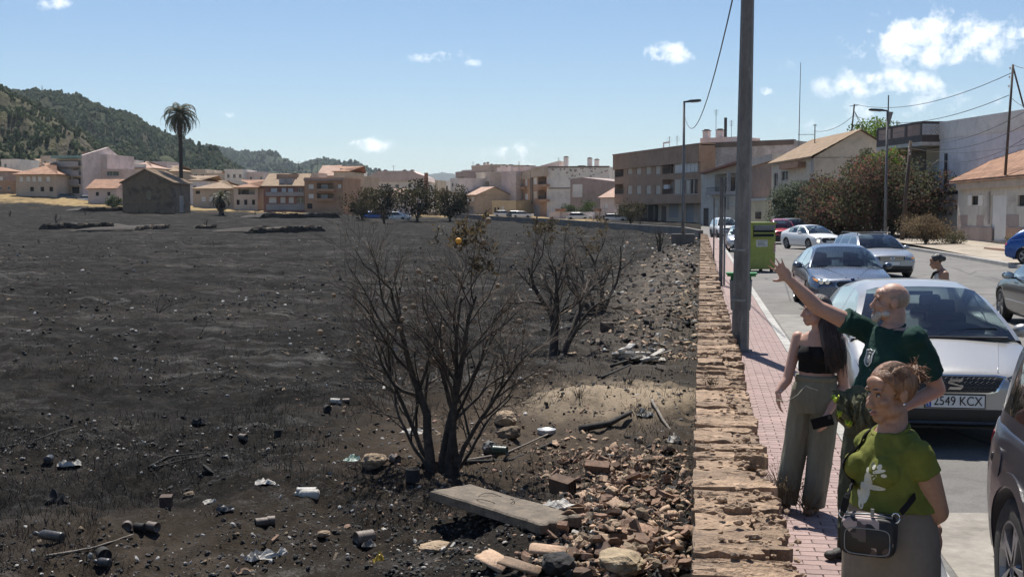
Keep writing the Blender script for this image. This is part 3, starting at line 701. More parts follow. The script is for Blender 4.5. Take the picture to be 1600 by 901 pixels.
# small loose stuff: rubble bits, clods, ash flecks
def bits(name, mats, n, gen, seed, label, cat, kind=0):
    random.seed(seed); mb = MB(); k = 0
    while k < n:
        r_ = gen()
        if r_ is None: continue
        (px, py), s_, mi = r_; p = onfast(px, py); k += 1
        q = R3(random.gauss(0,.5), random.gauss(0,.5), random.random()*6.3)
        if kind == 1 and random.random() < .6: mb.box(p+V((0,0,s_*.12)), (s_*random.uniform(1,2.4), s_*random.uniform(.6,1.2), s_*random.uniform(.2,.5)), q, mi, s_*.12)
        else: mb.rock(p+V((0,0,s_*.15)), (s_, s_*random.uniform(.6,1.1), s_*random.uniform(.35,.7)), q, mi, 1, .32)
    return stuff(tag(mb.obj(name, mats, None, False, False), label, cat))
def g_heap():
    px, py = random.gauss(970, 75), 690+215*random.random()
    if px > 1100 or px < 820: return None
    return (px, py), random.choice((.012,.018,.025,.035,.05)), random.choice((0,0,1,1,2,3))
bits('rubble_bits', [BRICKR, TILEO, STONE, SOOT], 2600, g_heap, 41, 'small crumbs of brick and tile between the larger rubble pieces', 'rubble', 1)
def g_far():
    py = 366+200*random.random()**1.1; t = (py-366)/170; px = 1092-abs(random.gauss(0, 50+50*t)) - 2
    if px < 850: return None
    d = 2.6*1900/(py-331); return (px, py), min(.13, random.choice((.03,.04,.05,.07,.12))*(.5+d*.010)), random.choices((0,1,2,3,4,5), (.7,.7,2.6,4.2,2.4,1.4-t))[0]
bits('rubble_bits', [BRICKR, TILEO, STONE, SOOT, CONC, PALE], 1700, g_far, 43, 'pale and dark rubble strewn along the far foot of the wall', 'rubble', 1)
WHITEASH = M('white_ash', (.38,.365,.34), .9, .2, 20, .3)
def g_clod():
    py = 345+565*random.random()**.85; px = random.uniform(-60, 1098)
    pp_ = gp(px, py, -.5)
    if noise.noise(V((pp_.x*.35, pp_.y*.35, 4))) + .6*noise.noise(V((pp_.x*1.3, pp_.y*1.3, 8))) < random.uniform(-.35,.35): return None
    d = 2.7*1900/(py-329); s_ = (.006+.022*random.random()**3)*max(1, min(4, d/12)); return (px, py), s_, random.choices((0,1,2,3), (5,2.0,1.0,.9))[0]
bits('clods', [SOOT, M('grey_clod', (.075,.07,.066), .95, .4, 12, .5), STONE, WHITEASH], 12000, g_clod, 47, 'burnt clods and pale ash flecks scattered over the black field', 'debris')
def stubble(n, seed):                     # burnt grass stalks standing in patches
    random.seed(seed); mb = MB(); k = 0
    while k < n:
        px, py = random.uniform(-60, 1090), 338+560*random.random()**1.25; p = onfast(px, py)
        if noise.noise(V((p.x*.22, p.y*.22, 1))) + .5*noise.noise(V((p.x*.9, p.y*.9, 5))) < .02: continue
        k += 1; h = random.uniform(.03,.13)*(1+p.y*.012); w = .0022*(1+p.y*.06); a = random.random()*6.28; d = V((cos(a),sin(a),0)); t = V((random.gauss(0,.5),random.gauss(0,.5),1))*h
        mb.add([p-d*w-V((0,0,.01)), p+d*w-V((0,0,.01)), p+t], [(0,1,2)])
    stuff(tag(mb.obj('burnt_stubble', SOOT, None, False, False), 'black burnt grass stalks standing in patches over the field', 'burnt grass'))
stubble(16000, 59)
def g_brown():
    py = 560+330*random.random(); px = random.gauss(800, 150)
    if px > 1095: return None
    return (px, py), .008+.03*random.random()**3, random.choices((0,1,2,3), (3,2,2,.7))[0]
bits('clods', [SOOT, STONE, BRICKR, PALE], 2600, g_brown, 53, 'brown and black crumbs on the soil around the burnt trees', 'debris', 1)
# low terrace walls in the field
TERR = M('terrace_stone', (.06,.05,.042), .95, .4, 3, .9, stain=(.02,.02,.02), stain_scale=1.5, bd=.06)
def terrace(x0, y0, x1, y1, h, label, dx=0):
    a, c = onfield(x0, y0), onfield(x1, y1); n = 34; rings = []; L = (c-a).length; dr = (c-a).normalized(); rt = thing('terrace_wall', label, 'wall', (a.x, a.y, a.z)); az = atan2(dr.y, dr.x); rt.rotation_euler = (0,0,az); top = []; mb = MB()
    for i in range(n):
        t = i/(n-1); p = a.lerp(c, t); z0 = field(p.x, p.y)-a.z; e = min(1, 14*t+.25, 14*(1-t)+.25); hh_ = h*e*(1+.16*nf(t*11, x0)); x = L*t; j = .12*nf(t*17, y0)
        rings.append([(x,j-.32,z0-.5),(x,j-.26,z0+hh_*.8),(x,j-.20,z0+hh_),(x,1.6,z0+hh_*.97),(x,5,z0+hh_*.55),(x,9,z0-.4)]); top.append((x, j, z0+hh_))
    mb.loft(rings); mb.obj('bank', [TERR], rt)
    x = .2; k = 0
    while x < L-.2 and k < 60:
        w = random.uniform(.25,.75); i = min(n-1, int(x/L*(n-1))); _, j, z = top[i]; sb = MB(); sb.box((0,0,0), (w*.94, random.uniform(.22,.38), random.uniform(.12,.24)), None, 0, .035)
        if random.random() < .8: o = sb.obj('stone', STONE if random.random() < .75 else TERR, rt); o.location = (x+w/2, j-.22, z+random.uniform(-.05,.03)); o.rotation_euler = (0,0,random.gauss(0,.08))
        x += w; k += 1
terrace(62, 358, 182, 357, .55, 'long low stone terrace edge at the left of the burnt field')
terrace(385, 364, 506, 362, .55, 'low stone terrace edge in the middle distance of the burnt field')
terrace(206, 360, 262, 356, .3, 'short crumbled stone terrace edge between the two long ones')
terrace(304, 357, 338, 356, .3, 'short pale stone terrace stub at the centre of the field')
terrace(120, 330, 255, 331, .6, 'dark terrace bank left of the ruined stone house')
terrace(404, 341, 530, 340, .7, 'dark terrace bank below the brick apartment houses')
# ================================================================ trees
BARK = M('charred_bark', (.040,.031,.025), .85, .45, 14, .6, c2=(.075,.058,.045), stain=(.018,.016,.015), stain_scale=3, stain_amt=.9)
TWIG = M('scorched_twig', (.085,.062,.044), .85, .45, 9, .2, c2=(.14,.105,.075), stain=(.03,.025,.022), stain_scale=4)
def LM(*a, **k):
    m = M(*a, **k); nt = m.node_tree; b = nt.nodes['Principled BSDF']; o = [n for n in nt.nodes if n.type == 'OUTPUT_MATERIAL'][0]; tr = nt.nodes.new('ShaderNodeBsdfTranslucent'); mx = nt.nodes.new('ShaderNodeMixShader'); mx.inputs[0].default_value = .42
    nt.links.new(b.inputs['Base Color'].links[0].from_socket, tr.inputs[0]); nt.links.new(b.outputs[0], mx.inputs[1]); nt.links.new(tr.outputs[0], mx.inputs[2]); nt.links.new(mx.outputs[0], o.inputs[0]); return m
DRYLEAF = LM('scorched_leaf', (.075,.055,.030), .7, .45, 9, .1, c2=(.13,.10,.055), stain=(.03,.025,.02), stain_scale=5, stain_amt=.8)
DRYFRUIT = M('dried_orange', (.22,.155,.10), .8, .35, 14, .4, stain=(.06,.045,.035), stain_scale=12)
ORANGE = M('orange_fruit', (.72,.33,.03), .6, .15, 20, .2)
def branch(tb, tw, p, d, L, r, lev, maxl, tips, up=.18, wob=.28, kids=(5,7), ratio=.58, ang=(.45,.95)):
    n = max(4, int(L/.11)) if L < 2 else 9; n = min(n, 10); pts = [p.copy()]; rr = [r]; q = p.copy(); d = d.normalized(); ds = []
    for i in range(n):
        d = (d + V((random.gauss(0,wob), random.gauss(0,wob), random.gauss(0,wob)))*.45 + V((0,0,up*.35))).normalized()
        q = q + d*(L/n); pts.append(q.copy()); rr.append(max(.0016, r*(1-.72*(i+1)/n))); ds.append(d.copy())
    (tb if lev <= 1 else tw).tube(pts, rr, 7 if lev == 0 else (5 if lev == 1 else 3), 0, False)
    tips.append((q.copy(), d.copy(), lev))
    if lev >= maxl: return
    k = random.randint(*kids)
    for c in range(k):
        t = .28+.72*(c+random.random()*.8)/k; i = min(n-1, int(t*n)); bp = pts[i].lerp(pts[i+1], t*n-i if t*n-i < 1 else 1)
        a = random.uniform(*ang); ax = ds[i].orthogonal().normalized(); ax.rotate(Matrix.Rotation(random.random()*6.283, 3, ds[i])); nd = ds[i].copy(); nd.rotate(Matrix.Rotation(a, 3, ax))
        branch(tb, tw, bp, nd, L*ratio*random.uniform(.7,1.15)*(1.1-.35*t), rr[i]*.62, lev+1, maxl, tips, up, wob, kids, ratio, ang)
def leafcard(mb, p, d, L, w, mi=0):
    d = d.normalized(); s_ = d.orthogonal().normalized(); s_.rotate(Matrix.Rotation(random.random()*6.28, 3, d)); n = d.cross(s_)
    mb.add([p, p+d*L*.35+s_*w+n*w*.5, p+d*L-n*w*.7, p+d*L*.4-s_*w+n*w*.45, p+d*L*.55-n*w*.15], [(0,1,4), (1,2,4), (2,3,4), (3,0,4)], mi)
WOB = .33
def burnt_tree(px, py, stems, label, seed, group=None, name='burnt_orange_tree', maxl=3, fruit=0, oranges=(), leaves=(), kids=(5,7), up=.18, zf=None, scale=1, leafn=9):
    random.seed(seed); p = fd(px, py, field); p.z -= .04
    t = thing(name, label, 'tree', p, 0, group); tb, tw = MB(), MB(); tips = []
    for (ox, oy, dx, dy, L, r) in stems:
        branch(tb, tw, V((ox, oy, 0)), V((dx, dy, 1)), L, r, 0, maxl, tips, up, WOB, kids)
        if r > .03: tb.lathe([(r*1.7, -.05), (r*1.25, .05), (r, .14)], 8, Matrix.Translation((ox, oy, 0)), 0, False)
    tb.obj('trunk', BARK, t, True, False); tw.obj('twigs', TWIG, t, False, False)
    hi = [q for q in tips if q[2] >= 2]
    fm = MB(); fm.ell((0,0,0), (.030,.030,.028), 10, 7); fme = fm.mesh('dried_orange', DRYFRUIT, True)
    for i in range(fruit):
        q, d, l = random.choice(hi if random.random() < .6 else tips); link('dried_orange', fme, t, q+V((0,0,-.025)), (random.random(),random.random(),0)).scale = [random.uniform(.75,1.15)]*3
    if leaves:
        lm = MB()
        for (cx, cy, cz, rad, n) in leaves:
            c = V((cx, cy, cz)); sel = sorted(hi, key=lambda q: (q[0]-c).length)[:n]
            for q, d, l in sel:
                for k in range(leafn): leafcard(lm, q+V([random.gauss(0,.03) for _ in range(3)]), d+V([random.gauss(0,.7) for _ in range(3)])+V((0,0,-.3)), random.uniform(.05,.10), random.uniform(.012,.022))
        stuff(lm.obj('scorched_leaves', DRYLEAF, t, False, False))
    return t, tips
WOB = .27
t1, tips = burnt_tree(688, 738, [(-.10,0,-.08,.0,2.0,.060), (.0,.05,.0,.1,1.9,.046), (.10,-.02,.05,-.05,1.95,.042), (.16,.04,.09,.05,2.0,.040), (-.06,.06,-.30,.12,1.7,.034), (.14,.02,.30,-.05,1.6,.032), (-.08,-.02,-.70,-.12,1.2,.024),(.12,.08,.60,.1,1.1,.024)],
    'nearest burnt orange tree with many charred stems and withered fruit', 15, None, maxl=3, fruit=42, leaves=[(.33,0,2.65,.3,18), (.05,0,2.6,.3,8), (.5,0,2.3,.3,8)], kids=(6,8), up=.16)
WOB = .33
hi = sorted(tips, key=lambda q: (q[0]-V((.27,-.35,2.6))).length)[0]; om = MB(); om.ell((0,0,0), (.034,.034,.032), 12, 8); link('ripe_orange', om.mesh('ripe_orange', ORANGE, True), t1, hi[0])
burnt_tree(868, 556, [(-.04,0,-.10,.0,1.9,.085), (.12,.02,.26,.0,2.0,.07), (.02,.06,-.30,.1,1.8,.055), (.10,.05,.45,.05,1.7,.05), (.0,.05,.12,.1,2.1,.05)],
    'second burnt orange tree with a forked black trunk and curled leaves', 22, None, maxl=3, fruit=16, leaves=[(-.3,0,2.5,.3,22), (.0,0,2.6,.3,18), (.7,0,2.4,.3,14)], kids=(5,7), up=.12)
burnt_tree(930, 489, [(-.1,0,-.30,.0,1.9,.08), (.12,.02,.30,.0,1.9,.07), (.2,.06,.45,.1,1.9,.055), (-.05,.05,.05,.05,2.0,.055), (-.1,.05,-.45,.05,1.6,.045)],
    'third burnt orange tree, the farthest of the row, with bare spreading stems', 33, None, maxl=3, fruit=10, leaves=[(.0,0,2.6,.3,14), (-.8,0,2.3,.3,8)], kids=(4,6), up=.12)
# bare shrubs further away
for i, (px, py, h, lab) in enumerate(((15,338,1.5,'bare burnt shrub at the far left edge'), (88,347,1.9,'bare burnt shrub above the left terrace edge'), (133,336,1.1,'small bare burnt shrub left of the ruined house'), (322,356,1.6,'thin burnt shrub above the pale terrace stub'), (398,340,1.5,'thin burnt sapling left of the brick houses'), (60,380,.5,'tiny burnt stump below the left terrace edge'),
        (1030,392,2.2,'slim burnt sapling left of the concrete lamp base'), (1000,352,1.5,'dark burnt shrub by the far wall end'))):
    burnt_tree(px, py, [(0,0,.1,0,h*.55,.03*h), (.05,0,.35,.1,h*.5,.02*h), (-.05,0,-.35,0,h*.5,.02*h), (0,.04,-.1,.2,h*.55,.02*h)], lab, 60+i, None, 'burnt_shrub', 2, kids=(4,6), up=.3)
burnt_tree(246, 488, [(0,0,-.12,0,.75,.02), (0,0,1.6,.1,.9,.016), (0,0,-1.3,0,.7,.016), (.02,0,.8,-.2,.5,.014)], 'lone black stick sapling with crossed limbs in mid field', 71, None, 'burnt_sapling', 1, kids=(1,2), up=.05)
burnt_tree(310, 525, [(0,0,.5,0,.5,.010), (0,0,.9,.2,.4,.008)], 'tiny charred twig pair near the middle of the field', 72, None, 'burnt_sapling', 1, kids=(1,2), up=.05)
# scorched trees with leaves, middle distance
def leafy(name, label, p, h, w, trunk_h, mats, n, seed, leaf=.12, group=None, clumps=26, tr=.12, sq=.8, cat='tree', barkm=None, hollow=.35, lw=.45):
    random.seed(seed); t = thing(name, label, cat, p, 0, group); tb = MB(); cl = []
    for i in range(clumps):
        a = random.random()*6.283; v_ = random.uniform(-1, 1); s_ = sqrt(1-v_*v_); k = random.uniform(hollow, 1.0)**.6
        cl.append((V((cos(a)*s_*w/2*k, sin(a)*s_*w/2*k, trunk_h+(h-trunk_h)*(.5+.47*v_*k))), random.uniform(.14,.27)*w, random.random()))
    for i in range(min(clumps, 16)):
        c = cl[i][0]; m_ = V((c.x*.25, c.y*.25, trunk_h*.8+(c.z-trunk_h)*.35)); tb.tube([V((random.gauss(0,tr*.4), random.gauss(0,tr*.4), -.1)), V((c.x*.06, c.y*.06, trunk_h*.55)), m_, c], [tr, tr*.75, tr*.42, tr*.1], 6)
    tb.obj('trunk', barkm or BARK, t, True, False); lm = MB(); nm = len(mats)
    for k in range(n):
        c, r_, tone = random.choice(cl); d = V((random.gauss(0,1), random.gauss(0,1), random.gauss(0,1))).normalized(); q = c + V((d.x*r_, d.y*r_, d.z*r_*sq))*random.random()**.4
        q.z = max(q.z, .05)
        leafcard(lm, q, d+V((random.gauss(0,.6), random.gauss(0,.6), random.gauss(0,.6))), leaf*random.uniform(.7,1.4), leaf*lw, min(nm-1, int((tone*.65+random.random()*.35)*nm)))
    lm.obj('crown', mats, t, False, False); return t
SC1 = LM('scorched_olive', (.070,.068,.034), .8, .4, 2, 0, spec=.2); SC2 = LM('scorched_brown', (.085,.066,.042), .8, .4, 2, 0, spec=.2); SC3 = M('scorched_dark', (.028,.025,.020), .85, .4, 2, 0, spec=.2)
for i, (px, py, d, h, w, n, lab) in enumerate(((566,344,178,4.6,5.2,900,'scorched olive-brown tree leftmost of the four by the far wall'), (600,348,165,5.0,4.6,900,'scorched tree with tall thin crown second of the four by the far wall'), (652,343,175,5.4,6.2,1400,'widest scorched tree with round dark crown in the four by the far wall'), (703,340,185,5.0,5.4,1700,'dense dark scorched tree rightmost of the four by the far wall'))):
    p = ptd(px, py, d); p.z = field(p.x, p.y); leafy('scorched_tree', lab, p, h, w, .8, [SC3, SC1, SC2], int(n*1.5), 80+i, .30, None, 26, .13)
p = ptd(985, 352, 150); p.z = field(p.x, p.y)+.4; leafy('brown_bush', 'brown half-burnt bush in front of the brown apartment block', p, 2.6, 3.4, .3, [SC2, SC1, M('dry_tan', (.16,.125,.07), .9, .4, 2, 0)], 1600, 90, .16, None, 20, .06, cat='bush')
# ---- palms
PALMG = LM('palm_leaf', (.050,.062,.028), .6, .4, 2, 0, c2=(.085,.085,.04)); PALMD = LM('palm_dry', (.095,.068,.042), .8, .4, 2, 0)
PALMT = M('palm_trunk', (.045,.036,.029), .9, .4, 3, .8, bd=.08)
def palm(px, py, d, H, cr, label, nfr, seed, tr=.3, zoff=0):
    random.seed(seed); p = ptd(px, py, d); p.z = fbase(p.x, p.y)+zoff; t = thing('palm_tree', label, 'palm tree', p); tb = MB()
    n = 24; tb.lathe([(tr*(1.25-.45*min(1, i/6)+(.12 if i > n-4 else 0))*(1+.05*(i % 2)), H*i/n) for i in range(n+1)], 12); tb.obj('trunk', PALMT, t, True)
    def frond(a, el, L, drop):
        fb = MB(); pts = []; q = V((0,0,0)); e = el
        for i in range(11):
            pts.append(q.copy()); q = q+V((cos(a)*cos(e), sin(a)*cos(e), sin(e)))*(L/10); e -= drop/10*(1+i*.12)
        fb.tube(pts, [.045*(1-.08*i) for i in range(11)], 4)
        for i in range(1, 11):
            for k in range(4):
                c = pts[i-1].lerp(pts[i], k/4); tg = (pts[i]-pts[i-1]).normalized(); sd_ = tg.cross(V((0,0,1))); sd_ = sd_.normalized() if sd_.length > .01 else V((1,0,0)); ll = cr*.21*sin(pi*min(1, (i+k/4)/11*.85+.12))
                for s_ in (-1, 1):
                    dd = (sd_*s_+tg*.7+V((0,0,-.45+random.gauss(0,.15)))).normalized(); w = tg*.055
                    fb.add([c-w, c+w, c+dd*ll], [(0,1,2)])
        return fb
    for i in range(nfr):
        a = i*2.39996+random.gauss(0,.1); f = i/nfr; el = 1.42-2.25*f+random.gauss(0,.1); fr = frond(a, el, cr*random.uniform(1.0,1.25), 1.35+.4*random.random()+(.45 if f < .4 else 0)); dry = f > .72
        o = fr.obj('frond', PALMD if dry else PALMG, t, False, False); o.location = (0,0,H-.1+.3*(1-f))
    return t
palm(283, 280, 205, 16.2, 3.9, 'tall palm with a drooping round crown rising behind the ruined house', 60, 5, .40)
palm(346, 330, 190, 2.6, 2.3, 'short palm right of the ruined house', 24, 6, .38)
# ================================================================ buildings
PL = {}
def plaster(k, c, **kw):
    a = dict(rough=.9, var=.14, scale=.35, bump=.15, stain=tuple(x*.45 for x in c), stain_scale=.5, stain_amt=.4, bd=.05); a.update(kw)
    PL[k] = M('plaster_'+k, c, **a)
for k, c in dict(brown=(.40,.255,.170), beige=(.60,.51,.42), tan=(.50,.40,.31), pink=(.60,.48,.43), rose=(.66,.56,.52), white=(.76,.72,.66), cream=(.58,.50,.40), ochre=(.58,.475,.31), red=(.33,.16,.12), grey=(.40,.36,.34), mauve=(.36,.285,.26), blue=(.70,.69,.71), dark=(.14,.11,.09)).items(): plaster(k, c)
plaster('patchy', (.36,.33,.31), stain=(.62,.58,.55), stain_scale=.35, stain_amt=.85, var=.25)
plaster('rust', (.40,.26,.19), stain=(.25,.20,.17), stain_scale=.4, stain_amt=.8)
plaster('oldwhite', (.56,.52,.46), stain=(.30,.25,.20), stain_scale=.7, stain_amt=.7)
plaster('ruin', (.24,.165,.105), stain=(.05,.040,.032), stain_scale=.6, stain_amt=.85, scale=2, bump=.7)
ROOFT = M('clay_roof', (.285,.145,.088), .9, .3, 1.2, .5, c2=(.36,.20,.125), stain=(.20,.13,.09), stain_scale=1.0, stain_amt=.6, bd=.05)
ROOFTAN = M('tan_roof', (.30,.21,.135), .9, .28, 1.2, .4, stain=(.2,.14,.1), stain_scale=1.)
ROOFP = M('pink_roof', (.42,.28,.215), .9, .2, 1.2, .3)
TERRACE = M('roof_terrace', (.42,.30,.23), .9, .2, .6, .2)
m, nt, b = nodes('window_glass'); GLASSW = m
b.inputs['Base Color'].default_value = (.020,.024,.028,1); b.inputs['Roughness'].default_value = .08; b.inputs['Specular IOR Level'].default_value = .6
def slatted(name, c, sc_=26.):
    m, nt, b = nodes(name); oc = objco(nt); w = nnode(nt, 'ShaderNodeTexWave', {'Vector': oc, 'Scale': sc_*.3, 'Distortion': 0}, bands_direction='Z')
    n = ntex(nt, .8, 4, .6, oc); nt.links.new(mix(nt, 1, ramp(nt, n, [(.3, tuple(x*.85 for x in c)), (.7, c)]), ramp(nt, w.outputs[0], [(0, (.72,)*3), (.35, (1,1,1))]), 'MULTIPLY'), b.inputs['Base Color'])
    b.inputs['Roughness'].default_value = .7; return m
SHW = slatted('white_shutter', (.78,.76,.72)); SHB = slatted('beige_shutter', (.66,.57,.45)); SHG = slatted('grey_shutter', (.30,.30,.30))
FRAME = M('window_frame', (.35,.31,.27), .6, .1, 3, 0); WFRAME = M('white_frame', (.62,.61,.6), .6, .1, 3, 0)
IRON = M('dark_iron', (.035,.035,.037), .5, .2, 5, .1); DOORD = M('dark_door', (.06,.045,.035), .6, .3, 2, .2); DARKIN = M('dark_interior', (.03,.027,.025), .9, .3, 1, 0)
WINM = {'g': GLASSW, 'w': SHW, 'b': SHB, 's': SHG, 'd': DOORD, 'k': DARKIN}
class Bd:
    def __init__(s, name, label, L, R, zg=None, cat='building'):
        (pl, dl), (pr, dr) = L, R
        if pr < 700: dr = dl-(dl-dr)*.2
        a, c = ptd(pl, 331, dl), ptd(pr, 331, dr); a.z = c.z = 0
        if zg is None: zg = min(fgnd(a.x, a.y)[2], fgnd(c.x, c.y)[2]) - .3
        u = (c-a); s.W = u.length; s.u = u.normalized(); s.n = V((s.u.y, -s.u.x, 0)); s.A = V((a.x, a.y, zg)); s.zg = zg
        s.o = thing(name, label, cat, s.A, atan2(s.u.y, s.u.x))
    def q(s, px, py, y=0):                      # pixel -> (x, z) on the plane at local depth y
        r = ray(px, py); P0 = s.A - s.n*y; t = (P0-CAM).dot(s.n)/r.dot(s.n); p = CAM + r*t - P0
        return p.dot(s.u), p.z
    def wall(s, px0, py0, px1, py1, mat, depth=9, ops=(), y=0, name='wall', full=True, right=None):
        """block whose front shows between two pixels; full: goes down to the ground; ops: pixel windows (x0,y0,x1,y1,kind)"""
        x0, zt = s.q(px0, py0, y); x1, zb = s.q(px1, py1, y)
        if full: zb = -1.0
        return s.block(x0, x1, zb, zt, mat, depth, [(*s.qq(o, y), o[4]) for o in ops], y, name)
    def qq(s, o, y=0):
        x0, z1 = s.q(o[0], o[1], y); x1, z0 = s.q(o[2], o[3], y); return x0, z0, x1, z1
    def block(s, x0, x1, zb, zt, mat, depth, ops=(), y=0, name='wall', rv=.16):
        mb = MB(); xs = sorted({x0, x1, *[o[0] for o in ops], *[o[2] for o in ops]}); zs = sorted({zb, zt, *[o[1] for o in ops], *[o[3] for o in ops]})
        xs = [x for x in xs if x0-1e-6 <= x <= x1+1e-6]; zs = [z for z in zs if zb-1e-6 <= z <= zt+1e-6]
        for i in range(len(xs)-1):
            for j in range(len(zs)-1):
                cx, cz = (xs[i]+xs[i+1])/2, (zs[j]+zs[j+1])/2
                if any(o[0] < cx < o[2] and o[1] < cz < o[3] for o in ops): continue
                mb.add([(xs[i],y,zs[j]), (xs[i+1],y,zs[j]), (xs[i+1],y,zs[j+1]), (xs[i],y,zs[j+1])], [(0,1,2,3)])
        yb = y+depth
        mb.add([(x0,y,zb),(x1,y,zb),(x1,yb,zb),(x0,yb,zb),(x0,y,zt),(x1,y,zt),(x1,yb,zt),(x0,yb,zt)], [(1,2,6,5), (2,3,7,6), (3,0,4,7), (4,5,6,7)])
        for o in ops:
            d = 1.3 if o[4][0] in 'BL' else rv
            a, c, e, f = o[:4]; mb.add([(a,y,c),(e,y,c),(e,y,f),(a,y,f),(a,y+d,c),(e,y+d,c),(e,y+d,f),(a,y+d,f)], [(0,4,5,1),(1,5,6,2),(2,6,7,3),(3,7,4,0)] + ([(4,7,6,5)] if d > 1 else []))
        w = mb.obj(name, mat, s.o, False, False)
        for o in ops: s.win(o, y, rv)
        return w
    def win(s, o, y, rv):
        a, c, e, f, k = o; kind = k[0]; w, h = e-a, f-c
        if kind in 'BL':                         # balcony: dark recess, doors at the back, railing in front
            dd = MB(); dd.b2((a+w*.12, y+1.22, c+.02), (a+w*.52, y+1.27, c+h*.82)); s_ = dd.obj('balcony_door', WINM[k[1] if len(k) > 1 else 'g'], s.o)
            rl_ = MB(); n = max(4, int(w/.22)); top = c+min(1.0, h*.42)
            if kind == 'B':
                rl_.b2((a+.02, y+.02, top-.05), (e-.02, y+.08, top)); rl_.b2((a+.02, y+.03, c+.06), (e-.02, y+.07, c+.11))
                for i in range(n+1): x = a+.04+(w-.08)*i/n; rl_.b2((x-.014, y+.035, c+.11), (x+.014, y+.063, top-.05))
                rl_.obj('railing', IRON, s.o)
            return
        mb = MB(); mb.b2((a, y+rv*.55, c), (e, y+rv+.06, f)) if kind in 'wbsd' else mb.b2((a, y+rv*.8, c), (e, y+rv+.06, f))
        win = mb.obj({'d': 'door', 'k': 'doorway'}.get(kind, 'window'), WINM[kind], s.o)
        if kind in 'gwb' and w > .3:
            fr = MB(); t = .06; yy_ = y+rv*.45
            fr.b2((a,yy_,c),(a+t,y+rv*.53,f)); fr.b2((e-t,yy_,c),(e,y+rv*.53,f)); fr.b2((a+t,yy_,f-t),(e-t,y+rv*.53,f)); fr.b2((a+t,yy_,c),(e-t,y+rv*.53,c+t))
            if kind == 'g': fr.b2(((a+e)/2-t/2,yy_,c+t),((a+e)/2+t/2,y+rv*.53,f-t))
            fr.obj('frame', FRAME if kind == 'b' else WFRAME, win)
            si = MB(); si.b2((a-.06, y-.06, c-.07), (e+.06, y-.002, c-.002)); si.obj('sill', FRAME, win)
        if len(k) > 1 and k[1] == 'h':            # blind half way down over glass
            bl = MB(); bl.b2((a+.05, y+rv*.54, c+h*.45), (e-.05, y+rv*.78, f-.03)); bl.obj('blind', SHB, win)
    def box(s, name, px0, py0, px1, py1, mat, y0, y1):
        x0, z1 = s.q(px0, py0, y0); x1, z0 = s.q(px1, py1, y0); mb = MB(); mb.b2((x0, y0, z0), (x1, y1, z1)); return mb.obj(name, mat, s.o)
    def poly(s, name, pts, mat, y0, y1):
        P = [s.q(px, py, y0) for px, py in pts]; mb = MB(); mb.prism(P, lambda x, z: (x, y0, z), lambda x, z: (x, y1, z)); return mb.obj(name, mat, s.o)
    def roof(s, x0, x1, z, depth, rh, mat, ov=.35, y=0, hip=0., name='roof', tiles=0):
        mb = MB(); yr = y+depth/2; h = hip*(depth/2)
        for (ya, sg) in ((y-ov, 1), (y+depth+ov, -1)):
            if tiles and sg == 1:
                n = tiles; rows = []
                for i in range(n*4+1):
                    t = i/(n*4); dz = .05*abs(sin(pi*i/4)); xx = x0-ov+(x1-x0+2*ov)*t; rows.append((xx, dz))
                NB = 12
                vs = []
                for j in range(NB+1):
                    q = j/NB
                    for xx, dz in rows:
                        lim0, lim1 = x0-ov+(h+ov)*q if hip else x0-ov, x1+ov-(h+ov)*q if hip else x1+ov
                        xc = min(max(xx, lim0), lim1); vs.append((xc, ya+(yr-ya)*q, z+.02+(rh)*q+dz+.02*(j % 2)))
                N = len(rows); fs = [(j*N+i, j*N+i+1, (j+1)*N+i+1, (j+1)*N+i) for j in range(NB) for i in range(N-1)]; mb.add(vs, fs)
                mb.add([(x0-ov, ya, z-.10), (x1+ov, ya, z-.10), (x1+ov, ya+.05, z+.03), (x0-ov, ya+.05, z+.03)], [(0,1,2,3)])
            else: mb.add([(x0-ov, ya, z-.12), (x1+ov, ya, z-.12), (x1+ov, ya, z), (x0-ov, ya, z), (x0-ov+(h+ov if hip else 0), yr, z+rh), (x1+ov-(h+ov if hip else 0), yr, z+rh)], [(0,1,2,3), (3,2,5,4)])
        if hip: mb.add([(x0-ov, y-ov, z), (x0+h, yr, z+rh), (x0-ov, y+depth+ov, z)], [(0,1,2)]); mb.add([(x1+ov, y-ov, z), (x1+ov, y+depth+ov, z), (x1-h, yr, z+rh)], [(0,1,2)])
        else:
            for xx in (x0+.01, x1-.01-.2):
                gm = MB(); gm.prism([(y+.02, z-.01), (y+depth-.02, z-.01), (yr, z+rh-.06)], lambda p, q, X=xx: (X, p, q), lambda p, q, X=xx: (X+.2, p, q)); gm.obj('gable', s.gm, s.o)
        if hip: mb.add([(x0-ov, y-ov, z-.121), (x1+ov, y-ov, z-.121), (x1+ov, y+depth+ov, z-.121), (x0-ov, y+depth+ov, z-.121)], [(3,2,1,0)])
        return mb.obj(name, mat, s.o, False, False)
    gm = PL['beige']
    def chim(s, px, py_top, py_bot, w=.7, y=3, mat=None):
        x, z1 = s.q(px, py_top, y); _, z0 = s.q(px, py_bot, y); mb = MB(); mb.b2((x-w/2, y, z0-.6), (x+w/2, y+w, z1-.25)); c = mb.obj('chimney', mat or PL['rose'], s.o)
        k = MB(); k.b2((x-w*.6, y-.06, z1-.25), (x+w*.6, y+w+.06, z1-.15)); k.b2((x-w*.35, y+w*.15, z1-.15), (x+w*.35, y+w*.85, z1)); k.obj('cap', PL['dark'], c)
